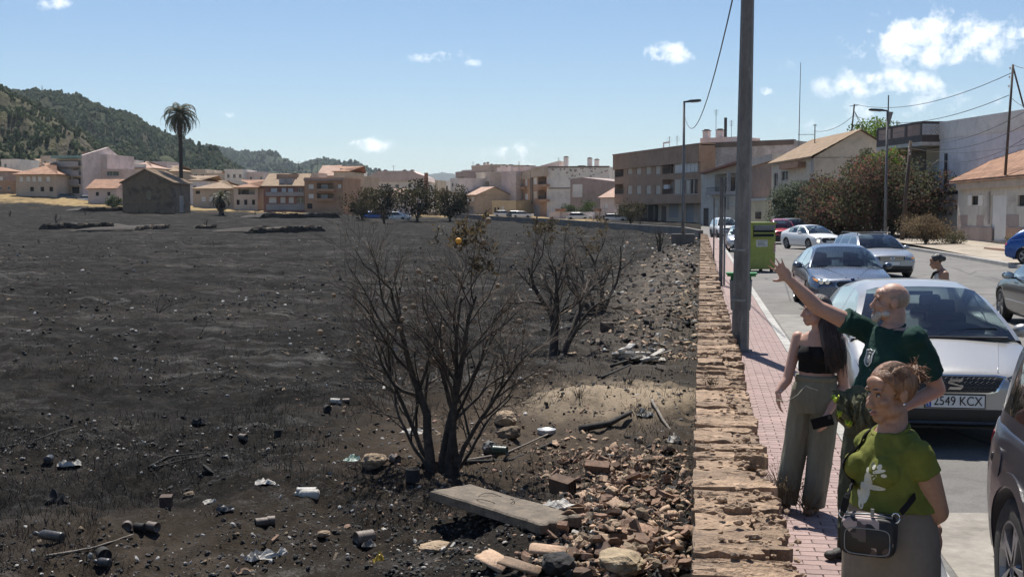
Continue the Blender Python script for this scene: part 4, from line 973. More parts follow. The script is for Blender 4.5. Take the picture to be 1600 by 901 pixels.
    def ant(s, px, py_top, py_bot, y=4, kind=0):
        x, z1 = s.q(px, py_top, y); _, z0 = s.q(px, py_bot, y); mb = MB(); mb.tube([(x,y,z0-.4),(x,y,z1)], .035, 5)
        h = z1-z0
        for k in range(3 if kind == 0 else 1):
            z = z1-.15-k*.28; mb.tube([(x-.45+.1*k,y,z),(x+.45-.1*k,y,z)], .016, 4); mb.tube([(x,y-.5,z-.1),(x,y+.5,z-.1)], .014, 4)
        mb.obj('antenna', IRON, s.o)
def zat(px, d): p = ptd(px, 331, d); return fgnd(p.x, p.y)[2]
def wrow(xs, y0, y1, k='g', w=6): return [(x-w/2, y0, x+w/2, y1, k) for x in xs]
random.seed(77)
# ---- ruined stone house
B = Bd('stone_house', 'abandoned dark stone house with tiled gable roof standing in the burnt field', (192,194.6), (271,193.6), None, 'house')
B.zg
x0, ze = 0, B.q(270, 284)[1]; W = B.W; zr = B.q(229, 264)[1]; dep = 9.5
mb = MB(); mb.prism([(0,-1.5),(W,-1.5),(W,ze),(W*.46,zr),(0,ze)], lambda x, z: (x, .0, z), lambda x, z: (x, dep, z)); mb.obj('wall', PL['ruin'], B.o)
rm = MB(); n = 22
for (xa, za, xb, zb_) in ((W*.46, zr, W+.4, ze-.18), (W*.46, zr, -.4, ze-.18)):
    for i in range(n):
        ya = -.35+(dep+.7)*i/n; yb = ya+(dep+.7)/n; zz = .05*(i % 2); rm.add([(xa,ya,za+.06+zz),(xb,ya,zb_+.06+zz),(xb,yb,zb_+.06+zz),(xa,yb,za+.06+zz),(xa,ya,za-.1),(xb,ya,zb_-.1),(xb,yb,zb_-.1),(xa,yb,za-.1)], [(0,1,2,3),(0,4,5,1),(1,5,6,2),(2,6,7,3),(7,6,5,4)])
rm.obj('roof', ROOFTAN, B.o)
for (px0, py0, px1, py1) in ((228.5,298,236,312),):
    a, c, e, f = B.qq((px0,py0,px1,py1)); wm = MB(); wm.b2((a,-.06,c),(e,.05,f)); w_ = wm.obj('window', GLASSW, B.o); fm = MB(); t = .14
    fm.b2((a-t,-.10,c-t),(a,.04,f+t)); fm.b2((e,-.10,c-t),(e+t,.04,f+t)); fm.b2((a,-.10,f),(e,.04,f+t)); fm.b2((a,-.10,c-t),(e,.04,c)); fm.obj('frame', PL['ruin'], w_)
wm = MB(); wm.b2((W-.05, 3.4, 1.3), (W+.06, 4.9, 3.4)); w_ = wm.obj('window', PL['grey'], B.o); fm = MB()
for (a, c, e, f) in ((3.1,1.0,3.4,3.7),(4.9,1.0,5.2,3.7),(3.4,3.4,4.9,3.7),(3.4,1.0,4.9,1.3)): fm.b2((W-.05, a, c), (W+.10, e, f))
fm.obj('frame', PL['tan'], w_)
# ---- left village, front row
def simple(name, label, L, R, top, mat, ops=(), depth=9, roof=None, rh=1.6, hip=1., base=None, ov=.35, cat='building', chims=(), ants=(), y=0):
    B = Bd(name, label, L, R, base, cat); pl, pr = L[0], R[0]
    x0, zt = 0, B.q(pl, top)[1]; B.gm = mat
    B.block(0, B.W, -1.2, zt, mat, depth, [(*B.qq(o), o[4]) for o in ops])
    if roof: B.roof(0, B.W, zt+.06, depth, rh, roof, ov, 0, hip)
    else:
        pm = MB(); t = .2; W = B.W
        pm.b2((-.06,-.06,zt+.002),(W+.06,t,zt+.5)); pm.b2((-.06,depth-t,zt+.002),(W+.06,depth+.06,zt+.5)); pm.b2((-.06,t,zt+.002),(t,depth-t,zt+.5)); pm.b2((W-t,t,zt+.002),(W+.06,depth-t,zt+.5)); pm.obj('parapet', mat, B.o)
    for c in chims: B.chim(*c)
    for a in ants: B.ant(*a)
    return B
simple('village_house', 'dark reddish flat house at the far left edge behind the dry grass', (-60,262), (14,258), 268, PL['mauve'], wrow((-40,-20,2), 276, 285, 'w', 5), 10, ROOFT, 1.2)
simple('village_house', 'brown low house with dark openings left of the orange hipped roof', (-30,238), (26,236), 286, PL['brown'], wrow((0,14), 291, 297, 'g', 5))
simple('village_house', 'pale small house high behind the hipped orange roof', (42,300), (66,298), 254, PL['white'], wrow((50,58), 260, 266, 'g', 4), 8, ROOFTAN, 1.)
simple('village_house', 'low red-brown house row behind the hipped roof at left', (8,285), (48,282), 258, PL['red'], wrow((16,26,38), 264, 270, 'w', 4), 8, ROOFT, 1.0)
simple('village_house', 'two-storey tan house with orange hipped roof and white shutters', (26,234), (89,230), 273, PL['tan'], wrow((33,44,53,62,75), 276, 284, 'w', 6)+wrow((50,66,80), 292, 299, 'k', 6), 11, ROOFT, 2.4, 1., ov=.6)
simple('village_house', 'pale house with pink roof terrace behind the apartment block', (62,262), (92,260), 264, PL['rose'], wrow((70,82), 268, 273, 'g', 4), 8, ROOFP, 1.2)
B = Bd('apartment_block', 'four-storey apartment block with green roof edge and a blank pinkish side wall at left', (90,240), (128,232))
zt = B.q(90, 248)[1]
B.block(0, B.W, -1, zt, PL['beige'], 12, [(*B.qq(o), o[4]) for o in [(92,251,126,259,'Bw'),(92,264,111,273,'w'),(113,262,126,274,'Bw'),(92,278,111,287,'g'),(113,277,126,288,'Bg'),(94,293,108,302,'s'),(112,292,124,302,'k')]])
sl = MB(); sl.b2((-.5,-1.1,zt+.06),(B.W+.02,12.3,zt+.5)); sl.obj('roof_edge', M('green_roof', (.22,.36,.33), .7, .2, 1, .1), B.o)
for (py) in (260, 274.5, 288.5):
    z = B.q(100, py)[1]; sl = MB(); sl.b2((-.05,-.9,z-.15),(B.W,-.003,z)); sl.b2((-.05,-.9,z+.004),(B.W,-.82,z+.95)); sl.obj('balcony', PL['grey'], B.o)
sw_ = MB(); pr = [(0,-1),(13,-1),(13,zt+.4),(8.5,zt+2.6),(0,zt+.6)]; sw_.prism(pr, lambda y, z: (B.W+.01, y, z), lambda y, z: (B.W+.4, y, z)); sw_.obj('side_wall', PL['rose'], B.o)
rb = MB(); rb.b2((B.W+.401,6.2,-1),(B.W+1.6,15.5,zt+1.0)); rb.obj('rear_wing', PL['rose'], B.o); B.chim(131, 235, 242, 1.2, 6, PL['red']); B.chim(156, 236, 243, 1., 8, PL['dark'])
simple('village_house', 'pink house with blue awning right of the apartment block', (150,244), (196,241), 268, PL['pink'], [(166,266.5,186,275,'g'),(156,284,164,292,'w'),(176,282,186,290,'w')], 9, None, ants=((155,262,267),))
simple('village_house', 'tan house with white upper band and pink tiled roof', (196,262), (239,258), 263, PL['beige'], [(209,256.5,228,264,'w'),(200,267,206,275,'k')], 9, ROOFP, 1.6, .8)
simple('village_house', 'small pink cottage with tiled gable in front of the apartment block', (138,224), (182,220), 295, PL['pink'], wrow((152,170), 300, 306, 'k', 5), 7, ROOFT, 1.8, 0)
simple('village_house', 'pale blue-grey house just right of the ruined stone house', (296,240), (316,238), 282, PL['blue'], wrow((304,), 290, 298, 'g', 5), 9, ROOFTAN, 1.)
simple('village_house', 'cream house with tiled roof behind the ruined stone house', (244,272), (284,268), 268, PL['cream'], wrow((256,270), 273, 280, 'g', 4), 9, ROOFTAN, 1.4)
simple('village_house', 'white-walled house with small roof above the short palm', (284,290), (318,286), 274, PL['white'], wrow((292,304), 278, 284, 'w', 4), 8, ROOFP, 1.2)
simple('village_house', 'red-roofed distant house above the short palm', (316,300), (344,298), 276, PL['white'], wrow((324,336), 280, 285, 'g', 4), 8, ROOFT, 1.4)
simple('village_house', 'distant house with red upper floor between the palm and brick houses', (342,292), (374,290), 275, PL['red'], wrow((350,358,367), 280, 286, 'w', 4))
simple('village_house', 'white distant house with blue-grey roof terrace', (370,280), (404,278), 276, PL['white'], wrow((378,390), 281, 287, 'g', 4), 8, ROOFP, 1.)
simple('row_house', 'long low tan row house with brown tiled roof behind the short palm', (302,232), (368,229), 295, PL['tan'], wrow((309,354,), 298, 303, 'k', 7)+wrow((318,330,344), 307, 315, 'w', 7), 10, ROOFTAN, 1.6)
simple('row_house', 'tan row house with dark balcony loggia right of the short palm', (366,228), (403,226), 293, PL['beige'], [(372,295,398,304,'Bg')]+wrow((372,384,396), 312, 320, 'k', 5), 10, ROOFT, 1.5)
B = simple('terrace_house', 'brick-red terrace houses with dormer roof and long balcony', (412,222), (475,219), 291, PL['red'], [(423,294,433,306,'w'),(440,294,447,306,'w'),(450,294,458,306,'w'),(466,294,474,306,'g'),(420,308,432,317,'w'),(438,308,446,317,'w'),(451,308,459,317,'w'),(464,308,475,318,'g')], 10, ROOFTAN, 2.4, 0)
B.box('balcony', 415, 300, 475, 306.5, PL['grey'], -.9, -.003); B.box('dormer', 436, 279, 446, 288, PL['grey'], .6, 4); B.box('dormer', 447, 279, 457, 288, PL['grey'], .6, 4); B.box('upper_storey', 432, 272, 464, 283, PL['brown'], 3, 9); B.ant(467, 252, 288, 5); B.chim(459, 270, 282, 1., 4, PL['dark'])
B.box('plinth', 416, 319, 476, 328, PL['grey'], -.10, -.004)
B = simple('apartment_house', 'brown three-storey apartment house with white blinds and two balconies', (476,220), (536,214), 282, PL['brown'], [(482,288,490,295,'w'),(495,286,521,297,'Bw'),(482,303,490,310,'w'),(495,302,521,312,'Bw'),(528,288,533,294,'w'),(480,318,488,326,'k')], 11, None, ants=((496,250,275),))
B.box('cornice', 474, 279.5, 537, 282, PL['mauve'], -.7, -.004); B.box('balcony', 494, 295, 522, 299, PL['brown'], -.8, -.005); B.box('balcony', 494, 310, 522, 314, PL['brown'], -.8, -.005); B.box('attic', 486, 270, 498, 280, PL['beige'], 3, 8)
simple('apartment_house', 'tall pinkish house with pointed gable behind the brown apartment house', (498,262), (524,260), 275, PL['pink'], wrow((508,516), 279, 283, 'g', 4), 10, ROOFP, 2.4, 0)
simple('apartment_house', 'beige tall house with sloping roof right of the pink gable', (522,250), (546,247), 268, PL['cream'], wrow((530,538), 278, 286, 'g', 4), 10, ROOFT, 1.2, 1., chims=((535,266,272),))
simple('apartment_house', 'tan house with a dark side standing at the end of the brick row', (540,240), (566,236), 279, PL['tan'], wrow((550,559), 290, 300, 'g', 5)+wrow((550,), 308, 316, 'w', 5), 10)
B = Bd('apartment_house', 'broad white and pink apartment house with mansard roof at the centre of the skyline', (570,262), (668,258))
zt = B.q(570, 284)[1]; B.block(0, B.W, -1.2, zt, PL['white'], 13, [(*B.qq(o), o[4]) for o in wrow((578,590,604,620,640,655), 288, 293, 'g', 5)+wrow((582,598,616,650), 302, 310, 'w', 6)])
zk = B.q(600, 267)[1]; W = B.W; rm = MB(); rm.prism([(-.3,zt+.01),(W+.3,zt+.01),(W-.2,zt+1.1),(W*.83,zt+1.8),(W*.77,zk),(W*.22,zk),(W*.06,zt+1.2)], lambda x, z: (x, -.25, z), lambda x, z: (x, 13.2, z)); rm.obj('roof', PL['pink'], B.o)
for px in (592,602,632,644): B.chim(px, 265, 270, .8, 5, PL['dark'])
B.box('dark_side', 663, 270, 669, 300, PL['red'], -.3, -.004); B.ant(615, 258, 268, 6)
simple('garden_house', 'low pinkish house behind the scorched trees', (600,222), (640,220), 305, PL['rose'], wrow((610,628), 310, 316, 'g', 6), 8, ROOFP, 1.2)
def rows(pl, pr, top, base, nf_, nw, k='wgb'):
    o = []
    for i in range(nf_):
        y0 = top+4+(base-top-4)*i/nf_; h = min(6.5, (base-top)/nf_*.55); st = (pr-pl)/nw
        for j in range(nw): o.append((pl+st*(j+.27), y0, pl+st*(j+.73), y0+h, random.choice(k)))
    return o
BACK = [(4,30,272,252,'white','white flat-roofed block behind the far left houses'),(66,90,268,247,'cream','cream block squeezed between the hipped roof and the apartment block'),(168,198,274,252,'white','white block with rows of windows behind the pink awning house'),(198,222,270,262,'tan','tan flat block right behind the pink awning house'),(232,262,274,256,'rose','rose block behind the roof of the ruined stone house'),(300,322,276,268,'cream','cream flat-roofed block behind the pale blue-grey house'),(322,352,283,274,'beige','beige block rising behind the short palm'),(352,380,280,268,'white','white flat-roofed block behind the tan row houses'),(380,412,283,272,'rose','rose flat-roofed block left of the terrace houses'),
        (536,556,285,270,'white','white narrow block right of the brown apartment house'),(556,574,290,280,'beige','beige block between the brick row and the mansard house'),(664,684,296,285,'cream','cream low block just right of the mansard house'),(704,716,300,282,'white','white narrow block left of the mauve balcony house')]
for (pl, pr, base, top, mt, lab) in BACK:
    dd = 275+random.uniform(-6,6); simple('village_block', lab, (pl,dd), (pr,dd-2), top, PL[mt], rows(pl, pr, top, 300, max(2, int((300-top)/9)), max(2, int((pr-pl)/8))), 10, None, ants=((pl+(pr-pl)*.6, top-9, top),) if random.random() < .5 else (), chims=((pl+(pr-pl)*.3, top-4, top, .8),))
# ---- right of centre
simple('village_house', 'low white house at the far end of the street behind trees', (692,330), (714,330), 285, PL['white'], wrow((698,706), 290, 296, 'g', 4))
simple('apartment_house', 'narrow mauve house with balconies leftmost of the right hand group', (712,300), (727,292), 272, PL['mauve'], [(714,277,725,285,'Bg'),(714,292,725,300,'Bg'),(714,307,725,315,'Bg')], 10)
simple('apartment_house', 'pinkish tall house behind the orange roof', (722,310), (742,305), 269, PL['rose'], wrow((730,738), 276, 282, 'g', 3), 10)
simple('apartment_house', 'brown top-floor house with a row of chimneys on the skyline', (737,300), (776,292), 262, PL['tan'], wrow((769,), 267, 271, 'k', 3), 12, None, chims=((745,256,262,.7),(756,254,262,.5),(761,253,262,.5),(767,256,262,.5)), ants=((739,252,262),))
simple('village_house', 'low house with orange tiled roof and white doors', (725,268), (745,264), 305, PL['tan'], wrow((731,739), 308, 315, 'w', 4)+[(728,322,740,336,'s')], 9, ROOFP, 1.8, 0)
simple('apartment_house', 'narrow beige house with a corner balcony beside the blank pink wall', (744,276), (765,270), 273, PL['beige'], [(746,287,750,299,'w'),(754,284,764,299,'Bw'),(746,306,751,316,'w'),(755,312,764,336,'s')], 9, None, chims=((756,274,280,.5),))
B = simple('apartment_house', 'house with a large blank rose plaster side wall', (765,274), (806,268), 272, PL['rose'], (), 12, None, chims=((784,257,266,.9),(796,257,264,.9),(821,258,264,.9)), ants=((811,252,264),))
B.box('rear_storey', 776, 262, 836, 276, PL['rose'], 5, 14)
simple('low_house', 'low ruined tan building with arched doors at street level', (769,262), (806,258), 317, PL['ochre'], [(772,324,775,336,'k'),(777,324,780,336,'k'),(783,322,788,338,'w')], 8)
B = Bd('apartment_house', 'brown three-storey house with four dark balconies beside a white blank wall', (803,276), (854,252)); zt = B.q(854, 263)[1]
B.block(0, B.W, -1, zt, PL['brown'], 1.6, [(*B.qq(o), o[4]) for o in [(806,280,817,293,'Bg'),(820,280,824,290,'w'),(833,278,839,288,'w'),(841,275,853,289,'Bg'),(806,299,817,313,'Bg'),(820,303,825,312,'w'),(833,299,839,310,'b'),(841,297,853,312,'Bg'),(807,322,818,336,'k'),(833,320,844,338,'s')]])
B.box('parapet', 803, 270, 828, 279, PL['tan'], -.3, -.004); B.box('parapet', 829, 263, 854, 275, PL['tan'], -.3, -.004); B.box('pier', 828, 266, 832, 318, PL['dark'], -.15, -.005)
for a in ((805,292,818,295.5),(838,288.5,854,292),(805,312.5,818,316),(838,311.5,854,315)): B.box('balcony', *a, PL['brown'], -.7, -.006)
B = Bd('party_wall', 'white flaking blank party wall with three chimneys', (854.5,252), (952,249)); zt = B.q(860, 261)[1]
B.block(0, B.W, -1, zt, PL['white'], 12); B.box('coping', 855, 260, 952, 261.5, PL['dark'], -.06, .5); B.box('cable', 857, 293.5, 952, 294.5, PL['dark'], -.08, -.004)
for a in ((884,244,262),(921,246,262),(932,248,262)): B.chim(*a, .9, 5)
B.box('roof_hatch', 903, 258.5, 913, 261.5, PL['dark'], 2, 5)
sp = MB()
random.seed(9)
for i in range(46):                             # flaked plaster showing darker brick along the top
    x, z = random.random()*B.W, zt-.3-abs(random.gauss(0,.7)); r_ = random.uniform(.06,.28); sp.rock((x,-.01,z), (r_, .02, r_*random.uniform(.5,1.3)), None, 0, 1, .35)
sp.obj('bare_patches', PL['mauve'], B.o); B.poly('rear_gable', [(834,262),(874,262),(874,251)], PL['pink'], 4, 9); B.ant(873, 246, 252, 5)
B = Bd('low_house', 'mauve house with sloping flat top and a big white grated window', (891,232), (966,226)); B.poly('wall', [(891,342),(966,342),(966,284),(909,277),(891,279.5)], PL['mauve'], 0, 9)
a, c, e, f = B.qq((895,288,910,308)); wm = MB(); wm.b2((a,-.05,c),(e,.1,f)); w_ = wm.obj('window', SHW, B.o); gm_ = MB()
for i in range(7): x = a+(e-a)*i/6; gm_.b2((x-.04,-.12,c),(x+.04,-.055,c+(f-c)*.4))
gm_.obj('grille', WFRAME, w_)
simple('low_house', 'small pink house with sloping tile roof beside the brown corner block', (938,214), (984,206), 309, PL['rose'], wrow((947,), 318, 326, 'w', 5), 8, ROOFP, 2.2, 0)
B = Bd('garden_wall', 'pink garden wall with two small tiled gate roofs', (858,222), (962,212), None, 'wall'); B.wall(858, 331, 962, 342, PL['rose'], .4)
for px in (872, 933): B.box('gate_roof', px-4.5, 326, px+4.5, 330, ROOFT, -.6, .8); B.box('gate_pier', px-3, 330, px+3, 342, PL['rose'], -.3, .7)
# ---- brown corner block
B = Bd('apartment_block', 'long brown brick apartment block with dark shopfronts on the corner of the street', (960,205), (1094,171), .1)
zt = B.q(1094, 227)[1]; zo = B.q(1094, 314)[1]
ops = [(961,258,974,276,'Bg'),(961,288,974,303,'Bg')]
for x, w in ((984,7),(998,7),(1013,7.5),(1028,7.5)): ops += [(x-w/2,258+(1013-x)*.05,x+w/2,272,'bh'),(x-w/2,290,x+w/2,303,'bh')]
ops += [(1035,249,1052,271,'Bg'),(1035,281,1052,303,'Bs'),(1054,247,1090,268,'w'),(1054,281,1090,303,'g')]
B.block(0, B.W, zo, zt, PL['brown'], 16, [(*B.qq(o), o[4]) for o in ops])
for px in (1063, 1072, 1078, 1084): 
    B.box('mullion', px-.7, 247, px+.7, 268, WFRAME, -.03, .2); B.box('mullion', px-.7, 281, px+.7, 303, FRAME, -.03, .2)
B.box('glazed_panel', 1055, 247.5, 1066, 267.5, PL['white'], .01, .08); B.box('glazed_panel', 1055, 281.5, 1066, 302.5, SHB, .01, .08); B.box('glazed_panel', 1072.8, 281.5, 1077.3, 302.5, SHB, .01, .08)
B.box('parapet', 959, 245, 1095, 258, PL['tan'], -.35, -.004) if False else None
pp = MB(); pp.b2((-.1,-.3,zt-2.3),(B.W+.05,-.004,zt+.15)); pp.b2((-.15,-.4,zt+.152),(B.W+.1,16,zt+.3)); pp.obj('parapet', PL['brown'], B.o)
zl = B.q(1094, 350)[1]
gops = [(966,320,990,346,'k'),(994,320,1028,347,'k'),(1033,322,1041,350,'d'),(1045,318,1060,340,'s'),(1072,318,1084,351,'s')]
B.block(.8, B.W, -1, zo-.05, PL['tan'], 15, [(*B.qq(o, 1.6), o[4]) for o in gops], 1.6)
sf = MB(); sf.b2((0,.0,zo-.30),(B.W,1.6,zo-.003)); sf.obj('overhang', PL['brown'], B.o)
for px in (1000,1012,1022): B.box('shop_post', px-.8, 322, px+.8, 346, IRON, .9, 1.1)
B.box('air_conditioner', 1037, 289, 1044, 295, WFRAME, -.35, -.01); B.ant(1046, 213, 232, 5); B.ant(1058, 212, 230, 6)
B.box('roof_frame', 1036, 223, 1037, 233, WFRAME, 4, 4.1); B.box('roof_frame', 1036, 222.5, 1046, 223.5, WFRAME, 4, 4.1)
B = Bd('rear_block', 'grey patchy blank rear wall behind the white balcony house', (1095,173), (1240,164), .1); zt = B.q(1100, 225)[1]
B.block(0, B.W, -1, zt, PL['patchy'], 10); B.box('coping', 1095, 223.5, 1240, 226, PL['dark'], -.08, .6)
B.box('roof_house', 1094, 216, 1156, 225, PL['rose'], 2, 8)
for a in ((1102,202,217),(1123,201,217)): B.chim(*a, .85, 3, PL['rose'])
B.box('stove_pipe', 1131.5, 184, 1134.5, 216, IRON, 3, 3.25); B.ant(1119, 171, 218, 4); B.ant(1143, 188, 218, 4)
B = Bd('row_house', 'white two-storey house with a balcony and dark roof edge next to the brown block', (1095,166), (1152,156), .15); zt = B.q(1100, 270)[1]
B.block(0, B.W, -1, zt, PL['oldwhite'], 9, [(*B.qq(o), o[4]) for o in [(1117,272,1152,302,'Lg'),(1099,325,1107,354,'d'),(1122,322,1152,352,'b')]])
B.box('balcony_slab', 1102, 300, 1153, 303, PL['grey'], -1, -.004); x0, z1 = B.q(1104, 294, -1); x1, z0 = B.q(1152, 301, -1); rl_ = MB(); rl_.b2((x0,-1,z1),(x1,-.94,z1+.06))
for i in range(26): x = x0+(x1-x0)*i/25; rl_.b2((x-.015,-.985,z0),(x+.015,-.955,z1))
rl_.obj('railing', IRON, B.o); B.box('lower_band', 1095, 313, 1152, 355, PL['tan'], -.06, -.005) if False else None
B.poly('roof', [(1092,270),(1154,250),(1154,253.5),(1093,272)], PL['red'], -.8, 8); B.poly('gable', [(1096,269.5),(1153,254),(1153,270.5)], PL['tan'], -.003, 7)
B = Bd('row_house', 'old house with rust-coloured bare wall and pale roof behind the big pole', (1150,158), (1205,146), .15)
B.poly('wall', [(1150,360),(1205,360),(1205,252),(1150,268)], PL['rust'], 0, 9); B.poly('roof', [(1148,268),(1206,250),(1206,240),(1150,254)], PL['beige'], -.3, 7)
B.poly('lower_storey', [(1150,360),(1203,360),(1203,313),(1150,314)], PL['ochre'], -.9, -.01); B.box('window', 1180, 331, 1188, 342, GLASSW, -1.0, -.91); B.box('cornice', 1149, 311, 1204, 313.5, PL['oldwhite'], -1.05, -.02)
# ---- cream house with tiled roof
B = Bd('farm_house', 'cream two-storey house with tan tiled roof and a blank gable behind the olive tree', (1205,128), (1270,112), .3, 'house'); ze = B.q(1268, 246)[1]; zt = B.q(1205, 258)[1]; H = (ze+zt)/2
B.gm = PL['cream']
B.block(0, B.W, -1, H, PL['cream'], 8.5, [(*B.qq(o), o[4]) for o in [(1209,270,1215,292,'g'),(1221,267,1231,282,'g')]])
B.roof(0, B.W, H+.06, 8.5, 2.5, ROOFTAN, .40, 0, 0, 'roof', 44)
B.box('hood', 1217, 257, 1246, 261, ROOFT, -.8, -.004); B.box('drain_pipe', 1267.5, 248, 1269, 330, PL['grey'], -.12, -.01)
ptA = B.o
# ---- white building with breeze-block terrace
B = Bd('corner_house', 'tall pale house with blank blue-white side wall and a balcony under a breeze-block terrace', (1466,90), (1660,74), .3, 'house'); zt = B.q(1470, 193)[1]
B.block(0, B.W, -1, zt, PL['blue'], 12); B.box('coping', 1466, 191.5, 1660, 193.5, PL['white'], -.05, .3); B.box('meter_box', 1480, 288, 1486, 295, PL['grey'], -.2, -.01)
B.box('pipe', 1475.5, 240, 1477, 297, IRON, -.12, -.01); B.box('cable_trunk', 1466, 299, 1600, 300.2, IRON, -.10, -.01)
fx = MB(); Wd = 9.5     # street front, left of the blank wall: dark tiled balcony storeys
DKT = M('brown_cladding', (.085,.062,.052), .6, .3, 3, .2); z1f = B.q(1466, 300)[1]; zb_ = B.q(1466, 250)[1]; zp = B.q(1466, 222)[1]; zpt = B.q(1466, 190)[1]
A_ = thing  # noqa
fw = MB(); fw.b2((-7.5,.9,-1),(-.02,10,zp-.3)); fw.obj('front_wall', PL['beige'], B.o)
c_ = MB(); c_.b2((-7.5,.86,z1f+.3),(-4.0,.895,zp-.35)); c_.b2((-7.5,.84,-1),(-.03,.88,z1f-.6)); c_.obj('cladding', DKT, B.o)
d_ = MB(); d_.b2((-2.6,.85,z1f+.02),(-1.2,.898,z1f+2.1)); d_.obj('balcony_door', SHW, B.o)
s_ = MB(); s_.b2((-7.7,-1.2,z1f-.75),(-.025,.83,z1f)); s_.obj('balcony_slab', DKT, B.o)
r_ = MB(); r_.b2((-3.6,-1.15,z1f+.95),(-.05,-1.09,z1f+1.0)); 
for i in range(26): x = -3.58+3.5*i/25; r_.b2((x-.015,-1.135,z1f+.003),(x+.015,-1.105,z1f+.95))
r_.obj('railing', WFRAME, B.o)
s_ = MB(); s_.b2((-8,-1.4,zp-.28),(-.024,10,zp)); s_.obj('roof_slab', PL['oldwhite'], B.o)
p_ = MB(); p_.b2((-8,-1.4,zp+.003),(-.022,-1.25,zp+.5)); p_.b2((-8,-1.4,zpt-.18),(-.022,-1.25,zpt)); p_.b2((-8,-1.25,zp+.003),(-7.85,9,zpt)); p_.b2((-2.9,-1.4,zp+.501),(-2.6,-1.25,zpt-.181)); p_.b2((-.3,-1.4,zp+.501),(-.022,-1.25,zpt-.181)); p_.b2((-5.4,-1.4,zp+.501),(-5.2,-1.25,zpt-.181)); p_.b2((-8,-1.4,zp+.501),(-7.8,-1.25,zpt-.181)); p_.b2((-.2,-1.25,zp+.003),(-.023,9,zpt)); p_.obj('terrace_parapet', DKT, B.o)
hgt = zpt-.19-(zp+.51)
for j in range(2):
    for k in range(3):                                # pierced blocks in the end of the terrace wall
        bb = MB(); y0 = -1.36+.455*k; z0 = zp+.52+hgt/2*j; w = .43; h = hgt/2-.03; t = .06
        bb.b2((-.021,y0,z0),(.05,y0+t,z0+h)); bb.b2((-.021,y0+w-t,z0),(.05,y0+w,z0+h)); bb.b2((-.021,y0+t,z0),(.05,y0+w-t,z0+t)); bb.b2((-.021,y0+t,z0+h-t),(.05,y0+w-t,z0+h))
        for sg in (1,-1): bb.box((.012,y0+w/2,z0+h/2), (.06,math.hypot(w,h)*.80,t), Matrix.Rotation(sg*atan2(h,w), 3, 'X'))
        bb.ell((.012,y0+w/2,z0+h/2),(.045,.09,.09),8,6); bb.obj('breeze_block', WFRAME, B.o)
for (xa, xb) in ((-2.55,-.32),(-5.15,-2.92),(-7.78,-5.42)):
    g_ = MB(); n = 9
    for i in range(n): x = xa+(xb-xa)*(i+.5)/n; g_.b2((x-.05,-1.36,zp+.502),(x+.05,-1.29,zpt-.182))
    g_.b2((xa,-1.345,zp+.52+hgt*.45),(xb,-1.305,zp+.52+hgt*.55)); g_.obj('lattice', PL['mauve'], B.o)
# ---- old low house on the right
B = Bd('old_house', 'low old whitewashed house with peeling walls and red clay tile roof at the right edge', (1496,84), (1640,66), .2, 'house'); zt = B.q(1500, 286)[1]
ops = [(1518,306.5,1528.5,320,'k'),(1549,305,1571,377,'w'),(1590,305,1603,322,'k')]
B.block(0, B.W, -1, zt, PL['oldwhite'], 9, [(*B.qq(o), o[4]) for o in ops]); B.gm = PL['oldwhite']
for a in ((1512,305,1518,321),(1528.5,305,1535,321)): B.box('window_surround', *a, PL['white'], -.05, -.003)
B.box('plinth', 1496, 353, 1548.5, 385, PL['mauve'], -.08, -.004); B.box('plinth', 1571.5, 355, 1640, 390, PL['rust'], -.08, -.004); B.box('down_pipe', 1543, 300, 1544.2, 350, PL['grey'], -.1, -.01)
for (a, b_, c, e) in ((1497,336,1511,352),(1526,336,1536,353),(1572,335,1591,354)): B.box('damp_patch', a, b_, c, e, PL['mauve'], -.02, -.003)
B.box('eave_beam', 1494, 284, 1640, 287.5, PL['tan'], -.35, -.004); B.roof(0, B.W, zt+.1, 9, 3.0, ROOFT, .5, 0, 1., 'roof', 60)
B2 = Bd('concrete_bench_wall', 'low brown concrete garden wall by the kerb at right', (1537,66), (1600,60), .0, 'wall'); B2.wall(1537, 386, 1640, 398, PL['rust'], .5)
# ================================================================ street furniture
random.seed(101)
STEEL = M('weathered_steel', (.145,.14,.135), .6, .3, 3, .3, metal=.25, stain=(.30,.28,.26), stain_scale=6, stain_amt=.5, aniso=(1,1,.35))
GALV = M('galvanised', (.22,.225,.23), .5, .2, 4, .1, metal=.4)
WOODP = M('pole_wood', (.085,.062,.048), .9, .3, 5, .4, aniso=(1,1,.15))
BINGREY = M('bin_grey', (.17,.175,.18), .55, .15, 4, .1); BINGREEN = M('bin_green', (.03,.22,.06), .5, .15, 4, .1)
pb = gp(1155, 548, 0); pt = thing('utility_pole', 'tall grey octagonal utility pole beside the wall carrying a litter bin', 'pole', pb)
mb = MB(); mb.tube([(0,0,-.1),(.012,0,.0),(.10,0,9.2)], [.138,.135,.075], 8); mb.obj('shaft', STEEL, pt)
mb = MB(); mb.lathe([(.2,.0),(.2,.025),(.15,.03)], 8); mb.obj('base_plate', STEEL, pt)
for z in (1.55, .78):
    mb = MB(); mb.lathe([(.136-.006*z/1,z),(.142-.006*z,z),(.142-.006*z,z+.03),(.136-.006*z,z+.03)], 12); mb.obj('clamp_band', GALV, pt)
bn = thing('litter_bin', 'grey litter bin with a green lid fixed behind the tall pole', 'bin', pb+V((.02,.22,.62)))
rings = []
for z, k in ((0,.86),(.02,.9),(.44,1.0),(.47,1.03),(.47,.96),(.08,.86)): rings.append([(x*.21*k, y*.15*k, z) for x, y in [(cos(a)*(abs(cos(a))**-.55 if abs(cos(a)) > .05 else 1)*.82, sin(a)*(abs(sin(a))**-.55 if abs(sin(a)) > .05 else 1)*.82) for a in [2*pi*i/28 for i in range(28)]]])
mb = MB(); mb.loft(rings); mb.obj('bucket', BINGREY, bn, True)
